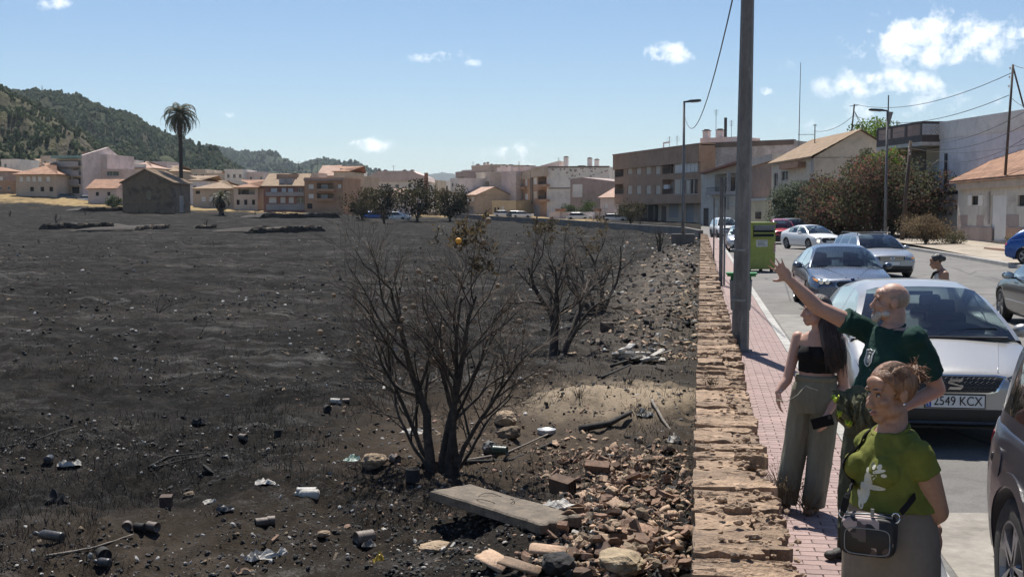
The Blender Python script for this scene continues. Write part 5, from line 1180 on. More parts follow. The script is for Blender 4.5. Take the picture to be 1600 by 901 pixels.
mb = MB(); mb.b2((-.21,-.13,.53),(.225,.14,.56)); mb.b2((-.23,-.15,.561),(.245,.16,.585)); mb.obj('lid', BINGREEN, bn)
mb = MB(); mb.b2((.10,-.03,.30),(.16,.03,.529)); mb.b2((-.16,-.03,.30),(-.10,.03,.529)); mb.obj('lid_post', BINGREEN, bn)
# sign posts
p = gp(1126, 446, 0); t = thing('sign_post', 'grey traffic sign post with two signs seen from behind, edge on', 'sign', p)
mb = MB(); mb.b2((-.055,-.035,0),(.055,.035,3.15)); mb.obj('post', STEEL, t)
for (x, z0, z1, w) in ((.20,2.72,3.28,.10), (.18,2.2,2.58,.08)):
    mb = MB(); mb.b2((x-w/2,-.30,z0),(x+w/2,.30,z1)); mb.obj('sign_panel', GALV, t)
mb = MB(); mb.b2((.056,-.02,2.60),(.42,.02,2.66)); mb.b2((.056,-.02,2.9),(.15,.02,2.94)); mb.obj('bracket', GALV, t)
mb = MB(); mb.tube([(.10,.12,0),(.10,.12,3.1)], .03, 8); mb.obj('rear_post', GALV, t)
p = gp(1149, 436, 0); t = thing('sign_post', 'thin galvanised sign post half hidden by the tall pole', 'sign', p); mb = MB(); mb.tube([(0,0,0),(0,0,2.9)], .035, 8); mb.obj('post', GALV, t); mb = MB(); mb.b2((-.04,-.25,2.35),(.0,.25,2.85)); mb.obj('sign_panel', GALV, t)
p = gp(1115, 408, 0); t = thing('sign_post', 'thinnest plain post farthest along the pavement edge', 'sign', p); mb = MB(); mb.tube([(0,0,0),(0,0,2.75)], .032, 8); mb.obj('post', STEEL, t); mb = MB(); mb.lathe([(.02,-.015),(.05,-.014),(.05,.014),(.02,.015)], 10, Matrix.Translation((0,0,2.74))); mb.obj('cap', STEEL, t)
# lamps
def lamp(px, py, d, zb, ztop, arm, label, mast=0, side=1, block=False, arm_drop=.12):
    p = ptd(px, py, d); p.z = zb; t = thing('street_lamp', label, 'street lamp', p); mb = MB()
    z0 = .72 if block else 0
    mb.tube([(0,0,z0),(0,0,z0+1.0),(0,0,ztop)], [.115,.105,.07], 12); mb.obj('pole', STEEL, t, True)
    hd = MB(); s_ = side
    rings = []
    for x, w, h0, h1 in ((.02,.05,-.05,.04),(.22,.07,-.06,.06),(.38,.14,-.05,.09),(.9*arm,.15,-.06,.08),(1.0*arm,.11,-.05,.04)):
        rings.append([(s_*x,-w,h0),(s_*x,w,h0),(s_*x,w*.9,h1),(s_*x,-w*.9,h1)])
    hd.loft(rings); o = hd.obj('lamp_head', IRON, t); o.location = (0,0,ztop-.05); o.rotation_euler = (0,-s_*radians(4),0)
    gl = MB(); gl.b2((s_*.42,-.11,-.09),(s_*.88*arm,.11,-.062)); g_ = gl.obj('diffuser', WFRAME, o)
    if mast:
        mb = MB(); mb.tube([(.05,0,ztop-.6),(.05,0,ztop+mast)], .045, 6); mb.obj('mast', STEEL, t); mb = MB(); mb.prism([(.0,ztop-.1),(-.38*-s_*-1,ztop-.15),(.0,ztop-1.5)], lambda x, z: (x,-.05,z), lambda x, z: (x,.05,z)); mb.obj('gusset', STEEL, t)
    if block:
        mb = MB(); rings = [[(x*w,y*w,z) for x, y in ((-1,-.8),(1,-.8),(1,.8),(-1,.8))] for z, w in ((-.5,.66),(0,.68),(.68,.72),(.73,.69))]; mb.loft(rings); mb.obj('concrete_base', M('lamp_base', (.16,.135,.115), .9, .3, 1.5, .4, stain=(.05,.045,.04)), t)
    return t
lamp(1067, 385, 76, .05, 8.95, 1.05, 'street lamp on a big concrete block at the far end of the wall', 0, 1, True)
lamp(1383, 367, 84, .42, 8.7, 1.25, 'slender street lamp with a tall mast in front of the oleander bushes', 1.0, -1)
# wooden pole
pw = ptd(1409, 378, 82); pw.z = .3; t = thing('wooden_pole', 'dark wooden electricity pole standing in front of the oleander', 'pole', pw); mb = MB(); mb.tube([(0,0,-.2),(.45,0,6.6)], [.16,.11], 9); mb.obj('shaft', WOODP, t, True)
for k in range(3): mb = MB(); mb.lathe([(.03,0),(.05,.03),(.03,.06),(.05,.09),(.02,.12)], 8, Matrix.Translation((.30+.05*k,-.12,6.1-.22*k))); mb.obj('insulator', WFRAME, t, True)
WP = pw + V((.44,-.1,6.45))
rp = ptd(1571, 258, 72); t = thing('roof_pole', 'thin dark pole rising from the old tiled roof at right', 'pole', rp); tip = ptd(1583, 101, 72)-rp; mb = MB(); mb.tube([(0,0,-.6),tuple(tip)], [.085,.065], 8); mb.obj('shaft', WOODP, t, True); mb = MB(); mb.tube([tuple(tip*.98),tuple(tip*.98+V((.75,.3,-2.4)))], .05, 6); mb.obj('stay', WOODP, t)
for k in range(3): mb = MB(); mb.lathe([(.03,0),(.06,.04),(.03,.08),(.06,.12),(.02,.15)], 8, Matrix.Translation(tip*(.97-.09*k)+V((-.16,-.05,-.1)))); mb.obj('insulator', WFRAME, t, True)
RP = rp + tip
fmast = ptd(1329, 209, 116); t = thing('roof_mast', 'roof mast with stays on the ridge of the cream farm house', 'mast', fmast); tip = ptd(1335, 163, 116)-fmast; mb = MB(); mb.tube([(0,0,-1.0),tuple(tip)], .07, 6); mb.obj('shaft', WOODP, t); mb = MB(); mb.tube([tuple(tip*.8),(1.6,.3,-.5)], .025, 5); mb.tube([tuple(tip*.8),(2.0,-.2,-.7)], .025, 5); mb.obj('stays', IRON, t); mb = MB(); mb.tube([tip*.9+V((-.4,0,.1)), tip*.9+V((.5,0,.2))], .03, 5); mb.obj('crossbar', IRON, t)
FM = fmast+tip
am = ptd(1248, 228, 130); t = thing('radio_mast', 'very tall thin aerial rod behind the tiled farm house roof', 'mast', am); tip = ptd(1251, 98, 130)-am; mb = MB(); mb.tube([(0,0,-1.5),tuple(tip)], [.06,.03], 6); mb.obj('shaft', GALV, t); mb = MB(); mb.tube([(-.1,0,1.2),(1.6,0,1.2)], .03, 5); mb.tube([(1.0,-.4,1.2),(1.0,.4,1.2)], .02, 4); mb.tube([(1.4,-.4,1.2),(1.4,.4,1.2)], .02, 4); mb.obj('aerial', GALV, t)
sm_ = ptd(1273, 224, 122); t = thing('roof_mast', 'short thin mast at the left end of the farm house roof', 'mast', sm_); mb = MB(); mb.tube([(0,0,-1),(0,0,1.9)], .05, 6); mb.obj('shaft', WOODP, t); mb = MB(); mb.tube([(-.2,0,1.8),(.2,0,1.8)], .03, 5); mb.obj('crossbar', IRON, t)
ht = ptd(66, 147, 1240); t = thing('radio_mast', 'tiny radio mast on the crest of the forested hill', 'mast', ht); mb = MB(); mb.tube([(0,0,-4),(0,0,9)], [.55,.3], 5); mb.obj('shaft', GALV, t); mb = MB(); mb.tube([(-.9,0,5),(.9,0,5)], .25, 5); mb.obj('crossbar', GALV, t)
def wire(a, c, sag, label, r=.014, cat='cable', n=18):
    mb = MB(); mb.tube([(a.lerp(c, i/n) - V((0,0,sag*4*(i/n)*(1-i/n)))) - a for i in range(n+1)], r, 5)
    o = mb.obj('overhead_cable', IRON, None, True); o.location = a; tag(o, label, cat)
wire(ptd(1070, 182, 76), ptd(1149, -20, 24), 1.6, 'black cable sagging from the left street lamp up past the tall pole', .016)
wire(FM, RP+V((-.1,0,-.5)), 1.0, 'upper black cable between the farm house mast and the roof pole', .022)
wire(FM+V((0,0,-1.1)), RP+V((-.2,0,-1.8)), 1.1, 'lower black cable between the farm house mast and the roof pole', .022)
wire(ptd(1274,205,122), FM+V((0,0,-1.0)), .5, 'thin cable linking the two masts on the farm house roof', .022)
wire(WP, ptd(1640,150,60), .8, 'topmost black cable running right from the wooden pole', .016)
wire(WP+V((.02,0,-.2)), ptd(1640,172,60), .9, 'second black cable running right from the wooden pole', .016)
wire(WP+V((.0,0,-.35)), ptd(1640,215,60), .5, 'lowest thin cable running right from the wooden pole', .013)
wire(WP+V((.02,0,-.3)), ptd(1466,250,87), .7, 'pale cable drooping from the wooden pole to the corner house wall', .025)
wire(ptd(1466,250,87), ptd(1640,188,66), .9, 'black cable crossing the blank blue-white wall', .016)
wire(RP, ptd(1640,95,60), .3, 'short black cable leaving the roof pole to the right', .018)
wire(RP+V((0,0,-2.0)), ptd(1640,170,60), .3, 'second short cable leaving the roof pole to the right', .018)
# ---- textile container
CG = M('container_green', (.36,.385,.085), .5, .15, 2, .08, stain=(.20,.27,.05), stain_scale=2, stain_amt=.6)
p = ptd(1190, 423, 45.5); p.z = zroad(45)+.01
t = thing('clothes_container', 'lime green textile recycling container standing at the kerb', 'container', p, radians(24))
W, D, H = 1.12, 1.10, 1.80
mb = MB(); mb.b2((-W/2,0,.10),(W/2,D,H)); 
bm_o = mb.obj('body', CG, t); md = bm_o.modifiers.new('bevel', 'BEVEL'); md.width = .02; md.segments = 2
mb = MB(); mb.b2((-W/2-.02,-.03,H+.002),(W/2+.02,D+.02,H+.05)); mb.obj('top', CG, t)
for x in (-W/2+.1, W/2-.1):
    for y in (.1, D-.1): mb = MB(); mb.b2((x-.05,y-.05,0),(x+.05,y+.05,.099)); mb.obj('foot', IRON, t)
mb = MB(); mb.b2((-.36,-.05,H-.50),(.46,-.003,H-.10)); ho = mb.obj('hopper', M('hopper_dark', (.02,.025,.02), .8, .2, 3, 0), t)
mb = MB(); mb.prism([(-.06,H-.24),(-.20,H-.06),(-.004,H-.06)], lambda y, z: (-.36,y,z), lambda y, z: (.46,y,z)); mb.obj('hopper_lid', M('blue_grey_lid', (.16,.19,.24), .4, .2, 3, .1), t)
mb = MB(); mb.b2((-.36,-.09,H-.37),(.46,-.052,H-.33)); mb.b2((-.36,-.12,H-.53),(.46,-.051,H-.49)); mb.obj('handle_bar', CG, t)
mb = MB(); mb.b2((-.44,-.014,.18),(.53,-.003,H-.55)); dr = mb.obj('door', CG, t)
mb = MB(); mb.b2((-.24,-.024,H-.86),(.22,-.0145,H-.60)); st = mb.obj('sticker', M('sticker_white', (.62,.62,.58), .6, .1, 8, 0), t)
for k, (w, z) in enumerate(((.34,.05),(.30,.10),(.26,.15),(.36,.20))): mb = MB(); mb.b2((-.19,-.030,H-.86+z),(-.19+w,-.0245,H-.86+z+.016)); mb.obj('print', M('print_grey', (.10,.10,.10), .7), st) if k == 0 else mb.obj('print', bpy.data.materials['print_grey'], st)
CR_ = M('chevron_red', (.50,.05,.03), .5, .1, 5, 0)
for (cx, fn) in ((-W/2-.004, 'L'), (.515, 'F')):
    pl = MB(); z0 = .72
    if fn == 'F': pl.b2((cx-.035,-.018,z0),(cx+.035,-.0145,z0+.34))
    else: pl.b2((cx,.05,z0),(cx+.003,.20,z0+.34))
    c0 = pl.obj('chevron_plate', bpy.data.materials['sticker_white'], t); cm_ = MB()
    for k in range(3):
        z = z0+.03+.105*k
        for sg in (-1, 1):
            P = [(0,z),(sg*.5,z+.05),(sg*.5,z+.10),(0,z+.05)]
            if fn == 'F': cm_.prism(P, lambda a, b_: (cx+a*.066,-.0225,b_), lambda a, b_: (cx+a*.066,-.0185,b_))
            else: cm_.prism(P, lambda a, b_: (cx-.006,.125+a*.145,b_), lambda a, b_: (cx-.001,.125+a*.145,b_))
    cm_.obj('chevron', CR_, c0)
mb = MB(); mb.b2((-W/2-.006,.15,H-.26),(-W/2-.001,.85,H-.12)); mb.obj('sticker', M('sticker_grey', (.42,.44,.40), .6, .15, 8, 0), t)
grf = MB(); random.seed(4)
for i in range(26): y = .34+.10*random.gauss(0,1); z = .85+.25*random.gauss(0,1); grf.rock((-W/2-.004,y,z), (.004,random.uniform(.02,.06),random.uniform(.03,.09)), None, 0, 1, .3)
grf.obj('paint_scuffs', IRON, t)
# ---- vegetation on the right
OLV = [LM('olive_dark', (.075,.09,.058), .7, .3, 2, 0, spec=.3), LM('olive_leaf', (.10,.12,.075), .6, .3, 2, 0, spec=.4), LM('olive_pale', (.16,.185,.13), .6, .3, 2, 0, spec=.4)]
OLE = [LM('oleander_dark', (.045,.044,.028), .7, .3, 2, 0, spec=.3), LM('oleander_brown', (.135,.078,.058), .75, .3, 2, 0, spec=.3), LM('oleander_green', (.11,.115,.058), .7, .3, 2, 0, spec=.3), LM('oleander_red', (.26,.115,.095), .75, .3, 2, 0, spec=.3)]
LIM = [LM('lime_dark', (.075,.12,.018), .7, .3, 2, 0), LM('lime_leaf', (.15,.23,.030), .6, .3, 2, 0), LM('lime_pale', (.22,.30,.05), .6, .3, 2, 0)]
def tree_at(name, label, px, py, d, h, w, trunk, mats, n, seed, leaf, clumps=40, tr=.15, dz=0, cat='tree', hollow=.35, sq=.8, lw=.45):
    p = ptd(px, py, d); p.z = (fgnd(p.x, p.y)[2] if p.x < 12 else zver(p.y))+dz; return leafy(name, label, p, h, w, trunk, mats, n, seed, leaf, None, clumps, tr, sq, cat, None, hollow, lw)
tree_at('olive_tree', 'grey-green olive tree in front of the cream farm house', 1246, 350, 106, 5.3, 4.6, 1.0, OLV, 6500, 200, .20, 46)
tree_at('oleander', 'big reddish brown oleander at the left of the flowering thicket', 1318, 364, 94, 6.0, 6.2, .5, OLE, 9500, 201, .19, 52)
tree_at('oleander', 'dark oleander with pinkish tips at the centre of the thicket behind the slender lamp', 1366, 366, 90, 5.9, 6.0, .4, OLE, 9000, 202, .19, 48)
tree_at('oleander', 'brown-green oleander at the right of the thicket against the corner house', 1424, 368, 88, 5.0, 5.2, .4, OLE[:3]+[OLV[1]], 6500, 203, .18, 44)
tree_at('shrub', 'dull green loose shrub rising behind the oleander thicket', 1354, 350, 100, 6.7, 3.2, 1.5, [OLE[0], OLE[2], OLE[2], OLV[0]], 3200, 204, .17, 26)
tree_at('lime_bush', 'bright yellow-green bush behind the oleanders next to the corner house', 1393, 352, 93.5, 6.8, 3.6, 2.2, LIM, 3800, 205, .17, 26)
tree_at('lime_tree', 'bright yellow-green treetop rising behind the farm house roof', 1374, 340, 122, 10.7, 6.6, 6.0, LIM, 5200, 206, .22, 30)
tree_at('green_shrub', 'low green shrub with pale flowers beside the red car', 1286, 366, 92, 1.45, 1.9, .2, [OLV[0], LIM[0], LIM[1]], 1400, 207, .12, 18, .05, cat='shrub')
DRY = [LM('dry_brush_dark', (.075,.055,.036), .85, .3, 2, 0, spec=.2), LM('dry_brush', (.16,.115,.068), .85, .3, 2, 0, spec=.2), LM('dry_brush_pale', (.25,.19,.115), .85, .3, 2, 0, spec=.2), LM('dry_brush_green', (.10,.10,.06), .8, .3, 2, 0, spec=.2)]
tree_at('dry_bush', 'big brown heap of dry brush beside the road under the corner house', 1446, 385, 74, 1.75, 3.0, .1, DRY[:3], 4200, 208, .14, 40, .04, cat='bush', hollow=.2, lw=.2)
tree_at('dry_bush', 'lower grey-green dry shrub trailing right of the brush heap', 1490, 383, 74, .9, 1.9, .05, DRY[2:]+OLV[1:2], 1600, 209, .10, 24, .03, cat='bush', hollow=.2, lw=.25)
tree_at('weed_clump', 'weeds growing behind the low concrete wall at the right edge', 1590, 386, 66, .7, 1.4, .05, [DRY[3], DRY[2]], 700, 210, .10, 14, .02, cat='weeds', lw=.2)
for i, (px, py, d, h, w, lab) in enumerate(((887,338,225,3.2,3.0,'round dark green tree left of the pair before the mauve house'), (917,337,222,3.6,4.0,'round dark green tree right of the pair before the mauve house'), (620+12,318,215,2.6,3.0,'green tree among the small houses left of the stone house'))):
    px = 178 if i == 2 else px; py = 308 if i == 2 else py; p = ptd(px, py, d); p.z = fgnd(p.x, p.y)[2]; leafy('garden_tree', lab, p, h, w, .6, [M('ficus_dark', (.02,.035,.014), .6, .3, 2, 0), LIM[0], OLV[0]] if i == 0 else [bpy.data.materials['ficus_dark'], LIM[0], OLV[0]], 1500, 230+i, .22, None, 24, .1)
# dry grass tufts on the wall and verge
def tuft(p, h, w, n, label, seed, mats=None, cat='weeds'):
    random.seed(seed); mb = MB()
    for i in range(n):
        a = random.random()*6.283; r_ = abs(random.gauss(0,w*.3)); b0 = V((cos(a)*r_*.4, sin(a)*r_*.4, -.01)); hh = h*random.uniform(.4,1.05); lean = random.uniform(.2,1.1); pts = [b0]
        for k in range(1, 5): pts.append(b0+V((cos(a)*lean*hh*(k/4)**1.6*.8+random.gauss(0,.006), sin(a)*lean*hh*(k/4)**1.6*.8+random.gauss(0,.006), hh*k/4*(1-.1*lean*k/4))))
        mb.tube(pts, [.0032,.0028,.0024,.0018,.001], 3, 0, False)
        if random.random() < .35:
            q = pts[-1]
            for m_ in range(6): leafcard(mb, q+V([random.gauss(0,.012) for _ in range(3)]), V([random.gauss(0,1) for _ in range(3)]), .018, .004)
    o = mb.obj('dry_weed', mats or DRY[2], None, False, False); o.location = p; tag(o, label, cat)
tuft(gp(1222, 786, .05), .30, .35, 90, 'dry straw-coloured weed growing between the wall and the young woman', 1)
tuft(gp(1262, 800, .02), .22, .3, 40, 'smaller dry weed at the feet of the young woman', 2)
tuft(gp(1112, 606, .28), .16, .25, 40, 'dry twiggy weed on the wall edge near the pole', 3, DRY[0])
for i, (px, py) in enumerate(((905,620),(1000,652),(985,600))): tuft(onfield(px, py), .22, .3, 26, ('black burnt grass tuft on the left of the sandy mound', 'black burnt grass tuft in front of the sandy mound', 'black burnt grass tuft on top of the sandy mound')[i], 10+i, SOOT)
# ================================================================ vehicles
def paint(name, c, metal=.5, rough=.28, coat=.6):
    m, nt, b = nodes(name); oc = objco(nt); n = ntex(nt, 2.2, 5, .6, oc); d = ntex(nt, 40, 3, .6, oc)
    nt.links.new(mix(nt, ramp(nt, n, [(.45, (0,0,0)), (.75, (.05,)*3)]), c, (.36,.32,.27)), b.inputs['Base Color']); b.inputs['Metallic'].default_value = metal
    nt.links.new(ramp(nt, d, [(.3, (rough,)*3), (.7, (rough+.04,)*3)]), b.inputs['Roughness']); b.inputs['Coat Weight'].default_value = coat; b.inputs['Coat Roughness'].default_value = .06; return m
m = bpy.data.materials.new('car_glass'); m.use_nodes = True; nt = m.node_tree; nt.nodes.clear(); CGLASS = m
_t = nnode(nt, 'ShaderNodeBsdfTransparent', {'Color': (.36,.42,.43,1)}); _g = nnode(nt, 'ShaderNodeBsdfGlossy', {'Color': (1,1,1,1), 'Roughness': .02}); _f = nnode(nt, 'ShaderNodeFresnel', {'IOR': 1.52}); _m = nt.nodes.new('ShaderNodeMixShader'); _o = nt.nodes.new('ShaderNodeOutputMaterial')
_f2 = nnode(nt, 'ShaderNodeMath', {0: _f.outputs[0], 1: 1.6}, operation='MULTIPLY'); _f2.use_clamp = True
nt.links.new(_f2.outputs[0], _m.inputs[0]); nt.links.new(_t.outputs[0], _m.inputs[1]); nt.links.new(_g.outputs[0], _m.inputs[2]); nt.links.new(_m.outputs[0], _o.inputs[0])
BLK = M('black_plastic', (.018,.018,.019), .5, .15, 8, .05); RUB = M('tyre_rubber', (.022,.021,.020), .85, .3, 14, .25, stain=(.10,.085,.065), stain_scale=6, stain_amt=.5); ALLOY = M('alloy', (.34,.34,.345), .38, .15, 8, .05, metal=.7, stain=(.16,.14,.12), stain_scale=7)
CHROME = M('chrome', (.72,.73,.74), .15, .05, 8, 0, metal=1.); CLOTH = M('seat_cloth', (.035,.036,.04), .9, .2, 12, .1); LAMPG = M('headlamp', (.30,.32,.34), .12, .3, 18, .1, metal=.6); LAMPD = M('headlamp_dark', (.045,.05,.055), .1, .4, 18, .05); TAIL = M('tail_lamp', (.36,.012,.015), .15, .2, 30, .05); AMBER = M('amber_lamp', (.75,.30,.04), .2, .1, 9, 0)
PLW = M('plate_white', (.72,.72,.70), .5, .05, 9, 0); PLB = M('plate_blue', (.01,.06,.36), .5, .05, 9, 0); INK = M('plate_ink', (.012,.012,.012), .6, .05, 9, 0)
def lerp_c(pts, s):
    if s <= pts[0][0]: return pts[0][1]
    for (a, va), (c, vc) in zip(pts, pts[1:]):
        if s <= c:
            t = (s-a)/(c-a); return va+(vc-va)*t
    return pts[-1][1]
def text_mesh(txt, size, name, mat, depth=.002):
    cu = bpy.data.curves.new(name, 'FONT'); cu.body = txt; cu.size = size; cu.extrude = depth; cu.align_x = 'CENTER'; cu.align_y = 'CENTER'
    o = bpy.data.objects.new(name, cu); me = bake(o); bpy.data.curves.remove(cu); me.name = name; me.materials.clear(); me.materials.append(mat); return me
def wheel(parent, x, y, r, w, side, spokes=5, rimk=.70):
    mb = MB(); R = Matrix.Rotation(pi/2, 4, 'Y'); rr_ = r*rimk
    mb.lathe([(rr_,-w/2),(r*.90,-w/2-.004),(r*.985,-w*.42),(r,-w*.25),(r,w*.25),(r*.985,w*.42),(r*.90,w/2+.004),(rr_,w/2),(rr_*.98,w*.3),(rr_*.98,-w*.3)], 36, R, 0, False)
    o = mb.obj('wheel', RUB, parent, True); o.location = (x, y, r)
    rm = MB(); f = w/2*side*.9
    rm.lathe([(rr_*1.01,f*1.08),(rr_*.95,f*1.10),(rr_*.92,f*.75),(rr_*.90,-f*.6)], 32, R, 0, False); rm.lathe([(.001,f*.93),(rr_*.22,f*.93),(rr_*.25,f*.7)], 20, R, 0, True)
    for k in range(spokes):
        for dd in (-.13, .13):
            a = 2*pi*k/spokes+dd*.9+.3; q = Matrix.Rotation(a, 3, 'X'); rm.box(q @ V((f*.85,0,rr_*.57)), (.035,.042,rr_*.80), q)
    rm.obj('rim', ALLOY, o)
    dk = MB(); dk.lathe([(.001,f*.2),(rr_*.93,f*.2)], 24, R, 0, False); dk.lathe([(.001,f*.35),(rr_*.6,f*.35),(rr_*.6,f*.25)], 24, R, 0, False); dk.obj('brake_disc', BLK, o)
    return o
class Car:
    def __init__(c, name, label, loc, rz, pm, S, cat='car', group=None, zg=None):
        c.S = S; c.pm = pm; L, W, H = S['L'], S['W'], S['H']; c.L, c.W, c.H = L, W, H
        c.t = thing(name, label, cat, loc, rz, group)
        r = S.get('r', .32); fo, wb = S['fo'], S['wb']; c.y0 = -L/2
        aw = [(fo), (fo+wb)]; Ra = r+.055; c.aw = aw; c.r = r
        deck, belt = S['deck'], S['belt']; low = S.get('low', [(0,.34),(.05,.24),(.25,.20),(L-.3,.22),(L-.05,.30),(L,.40)])
        def wplan(s):
            k = 1.0; a = S.get('fr', .60); e = S.get('re', .45)
            if s < a: k -= S.get('fk', .20)*((a-s)/a)**2.4
            if s > L-e: k -= S.get('rk', .12)*((s-(L-e))/e)**2.4
            return W/2*k
        c.wplan = wplan
        ss = set([0, .015, .04, .08, .13, .2, L-.2, L-.12, L-.06, L-.02, L])
        s = .28
        while s < L-.24: ss.add(round(s, 3)); s += .085
        for a in aw:
            for k in range(13): ss.add(round(a-Ra*cos(pi*k/12), 4))
        ss = sorted(ss); rings = []; zmid = S.get('zmid', .58)
        clad = S.get('clad', 0)
        for s in ss:
            w = wplan(s); zt = lerp_c(deck, s); zs = min(lerp_c(belt, s), zt-.012); z0 = lerp_c(low, s)
            for a in aw:
                if abs(s-a) < Ra-1e-6: z0 = max(z0, r+sqrt(Ra*Ra-(s-a)**2)*.985)
            def px_(z):
                if z < zmid: return w*(1-.075*((zmid-z)/(zmid-.2))**1.8)
                return w*(1-.055*((z-zmid)/max(.05, zs-zmid+.0001))**2) if zs > zmid else w
            h = []
            n = 6
            for i in range(n+1):
                z = z0+(zs-z0)*(i/n); h.append((px_(z), z))
            xs = h[-1][0]; dz = zt-zs
            h += [(xs-.02, zs+dz*.35), (xs-.07, zs+dz*.70), (xs*.62, zt-.010), (xs*.30, zt+.006)]
            ring = [(x, c.y0+s, z) for x, z in h]+[(0, c.y0+s, zt+.012)]+[(-x, c.y0+s, z) for x, z in h[::-1]]
            rings.append(ring)
        mb = MB(); n = len(rings[0]); vs = [p for r_ in rings for p in r_]; b_ = mb
        b_.v = vs
        for i in range(len(rings)-1):
            for k in range(n):
                k2 = (k+1) % n; f = (i*n+k, i*n+k2, (i+1)*n+k2, (i+1)*n+k); bottom = (k == n-1)
                zc = sum(vs[q][2] for q in f)/4
                b_.f.append(f); b_.m.append(1 if bottom or (clad and zc < clad and k not in range(7, n-8)) else 0)
        b_.f.append(tuple(range(n))[::-1]); b_.m.append(0); b_.f.append(tuple((len(rings)-1)*n+k for k in range(n))); b_.m.append(0)
        c.body = mb.obj('body', [pm, BLK], c.t, True)
        for p in c.body.data.polygons:
            if len(p.vertices) > 4: p.use_smooth = False
        c.bvh = BVHTree.FromPolygons([V(v) for v in mb.v], mb.f)
        # greenhouse
        G = S['gh']; sc_, srf, srr, sb = G['s']; zr = G['z']; wr = G['wr']; pil = G['pil']
        gs = sorted(set([sc_, sb, srf, srr]+[round(sc_+(srf-sc_)*k/6, 4) for k in range(7)]+[round(srr+(sb-srr)*k/6, 4) for k in range(7)]+[x for p in pil for x in p]+[round(srf+(srr-srf)*k/9, 4) for k in range(10)]))
        def zroof(s):
            if s <= srf: t = (s-sc_)/(srf-sc_); b0 = lerp_c(deck, sc_); return b0+(lerp_c(zr, srf)-b0)*(t+.10*sin(pi*t))
            if s >= srr: t = (s-srr)/(sb-srr); b1 = lerp_c(deck, sb); return lerp_c(zr, srr)+(b1-lerp_c(zr, srr))*(t**G.get('rexp', 1.3))
            return lerp_c(zr, s)
        c.zroof = zroof; rings = []
        for s in gs:
            z1 = max(zroof(s), lerp_c(belt, s)+.004); zb = lerp_c(belt, s)+.0; wb_ = wplan(s)*.945-.012; zz = lambda t: zb+(z1-zb)*t
            def xw(z): t = (z-zb)/(H-zb); return wb_+(wr-wb_)*(t**1.15)
            h = [(xw(zz(t)), zz(t)) for t in (0, .12, .5, .86)]
            xe = xw(zz(.86)); hh = z1-zz(.86); h += [(xw(z1)-.045, z1-hh*.22), (xe*.72, z1+.012), (xe*.36, z1+.026)]
            rings.append([(x, c.y0+s, z) for x, z in h]+[(0, c.y0+s, z1+.03)]+[(-x, c.y0+s, z) for x, z in h[::-1]])
        n = len(rings[0]); vs = [p for r_ in rings for p in r_]; P = {k: MB() for k in ('cabin', 'windshield', 'rear_window')}; side = {}
        for i in range(len(rings)-1):
            sm_ = (gs[i]+gs[i+1])/2; pilr = any(a <= sm_ <= b2 for a, b2 in pil)
            for k in range(n-1):
                kk = k if k < n//2 else n-2-k; f = [vs[i*n+k], vs[i*n+k+1], vs[(i+1)*n+k+1], vs[(i+1)*n+k]]; tgt = 'cabin'
                if kk in (4, 5, 6) and sc_ <= sm_ <= srf-.02: tgt = 'windshield'
                elif kk in (4, 5, 6) and sm_ >= srr+.05 and sm_ < sb-G.get('rb', .12) and G.get('rw', 1): tgt = 'rear_window'
                elif kk in (1, 2) and not pilr and sm_ > sc_+.16:
                    seg = sum(1 for a, b2 in pil if sm_ > b2); key = (k < n//2, seg); side.setdefault(key, MB()).add(f, [(0,1,2,3)]); continue
                P[tgt].add(f, [(0,1,2,3)])
        def weld(mb_):
            mp = {}; nv = []; im = []
            for v in mb_.v:
                key = tuple(round(q, 5) for q in v)
                if key not in mp: mp[key] = len(nv); nv.append(v)
                im.append(mp[key])
            mb_.v = nv; ff_ = []; mm = []
            for f, m_ in zip(mb_.f, mb_.m):
                g = []
                for q in f:
                    if im[q] not in g: g.append(im[q])
                if len(g) > 2: ff_.append(tuple(g)); mm.append(m_)
            mb_.f, mb_.m = ff_, mm; return mb_
        c.cabin = weld(P['cabin']).obj('roof', pm, c.t, True)
        weld(P['windshield']).obj('windshield', CGLASS, c.t, True)
        if P['rear_window'].f: weld(P['rear_window']).obj('rear_window', CGLASS, c.t, True)
        for k_, mb_ in side.items(): weld(mb_).obj('side_window', CGLASS, c.t, True)
        # interior
        zi = lerp_c(belt, srf); it = MB(); y0 = c.y0; it.b2((-W*.42,y0+sc_+.12,.45),(W*.42,y0+sc_+.62,zi-.03)); it.b2((-W*.42,y0+sc_+.62,.3),(W*.42,y0+sb-.2,.5)); it.obj('dashboard', BLK, c.t)
        for sx in (-.37, .37):
            for sy in (srf+.55, srf+1.4):
                st = MB(); st.box((sx,y0+sy,.80), (.46,.16,.62), R3(-.18,0,0)); st.box((sx,y0+sy-.28,.55), (.46,.5,.14)); st.box((sx,y0+sy+.075,1.17), (.25,.09,.17), R3(-.15,0,0)); so_ = st.obj('seat', CLOTH, c.t); bv_ = so_.modifiers.new('bevel','BEVEL'); bv_.width = .045; bv_.segments = 3
        sw_ = MB(); sx = S.get('steer', .36); R_ = R3(-1.05,0,0); sw_.tube([V((sx,y0+sc_+.72,zi-.02))+R_ @ V((.185*cos(a*pi/12),.185*sin(a*pi/12),0)) for a in range(25)], .016, 6); sw_.box((sx,y0+sc_+.70,zi-.03), (.34,.05,.03), R_); sw_.obj('steering_wheel', BLK, c.t)
        sp = S.get('spokes', 5)
        for a in aw:
            for sd_ in (-1, 1): wheel(c.t, sd_*(W/2-.115-S.get('win', 0)), c.y0+a, r, .205, sd_, sp, S.get('rimk', .70))
        ub = MB(); ub.b2((-W*.33,c.y0+.25,.18),(W*.33,c.y0+L-.3,.62)); ub.obj('underbody', BLK, c.t)
        ms = S.get('mirror', srf-.28)
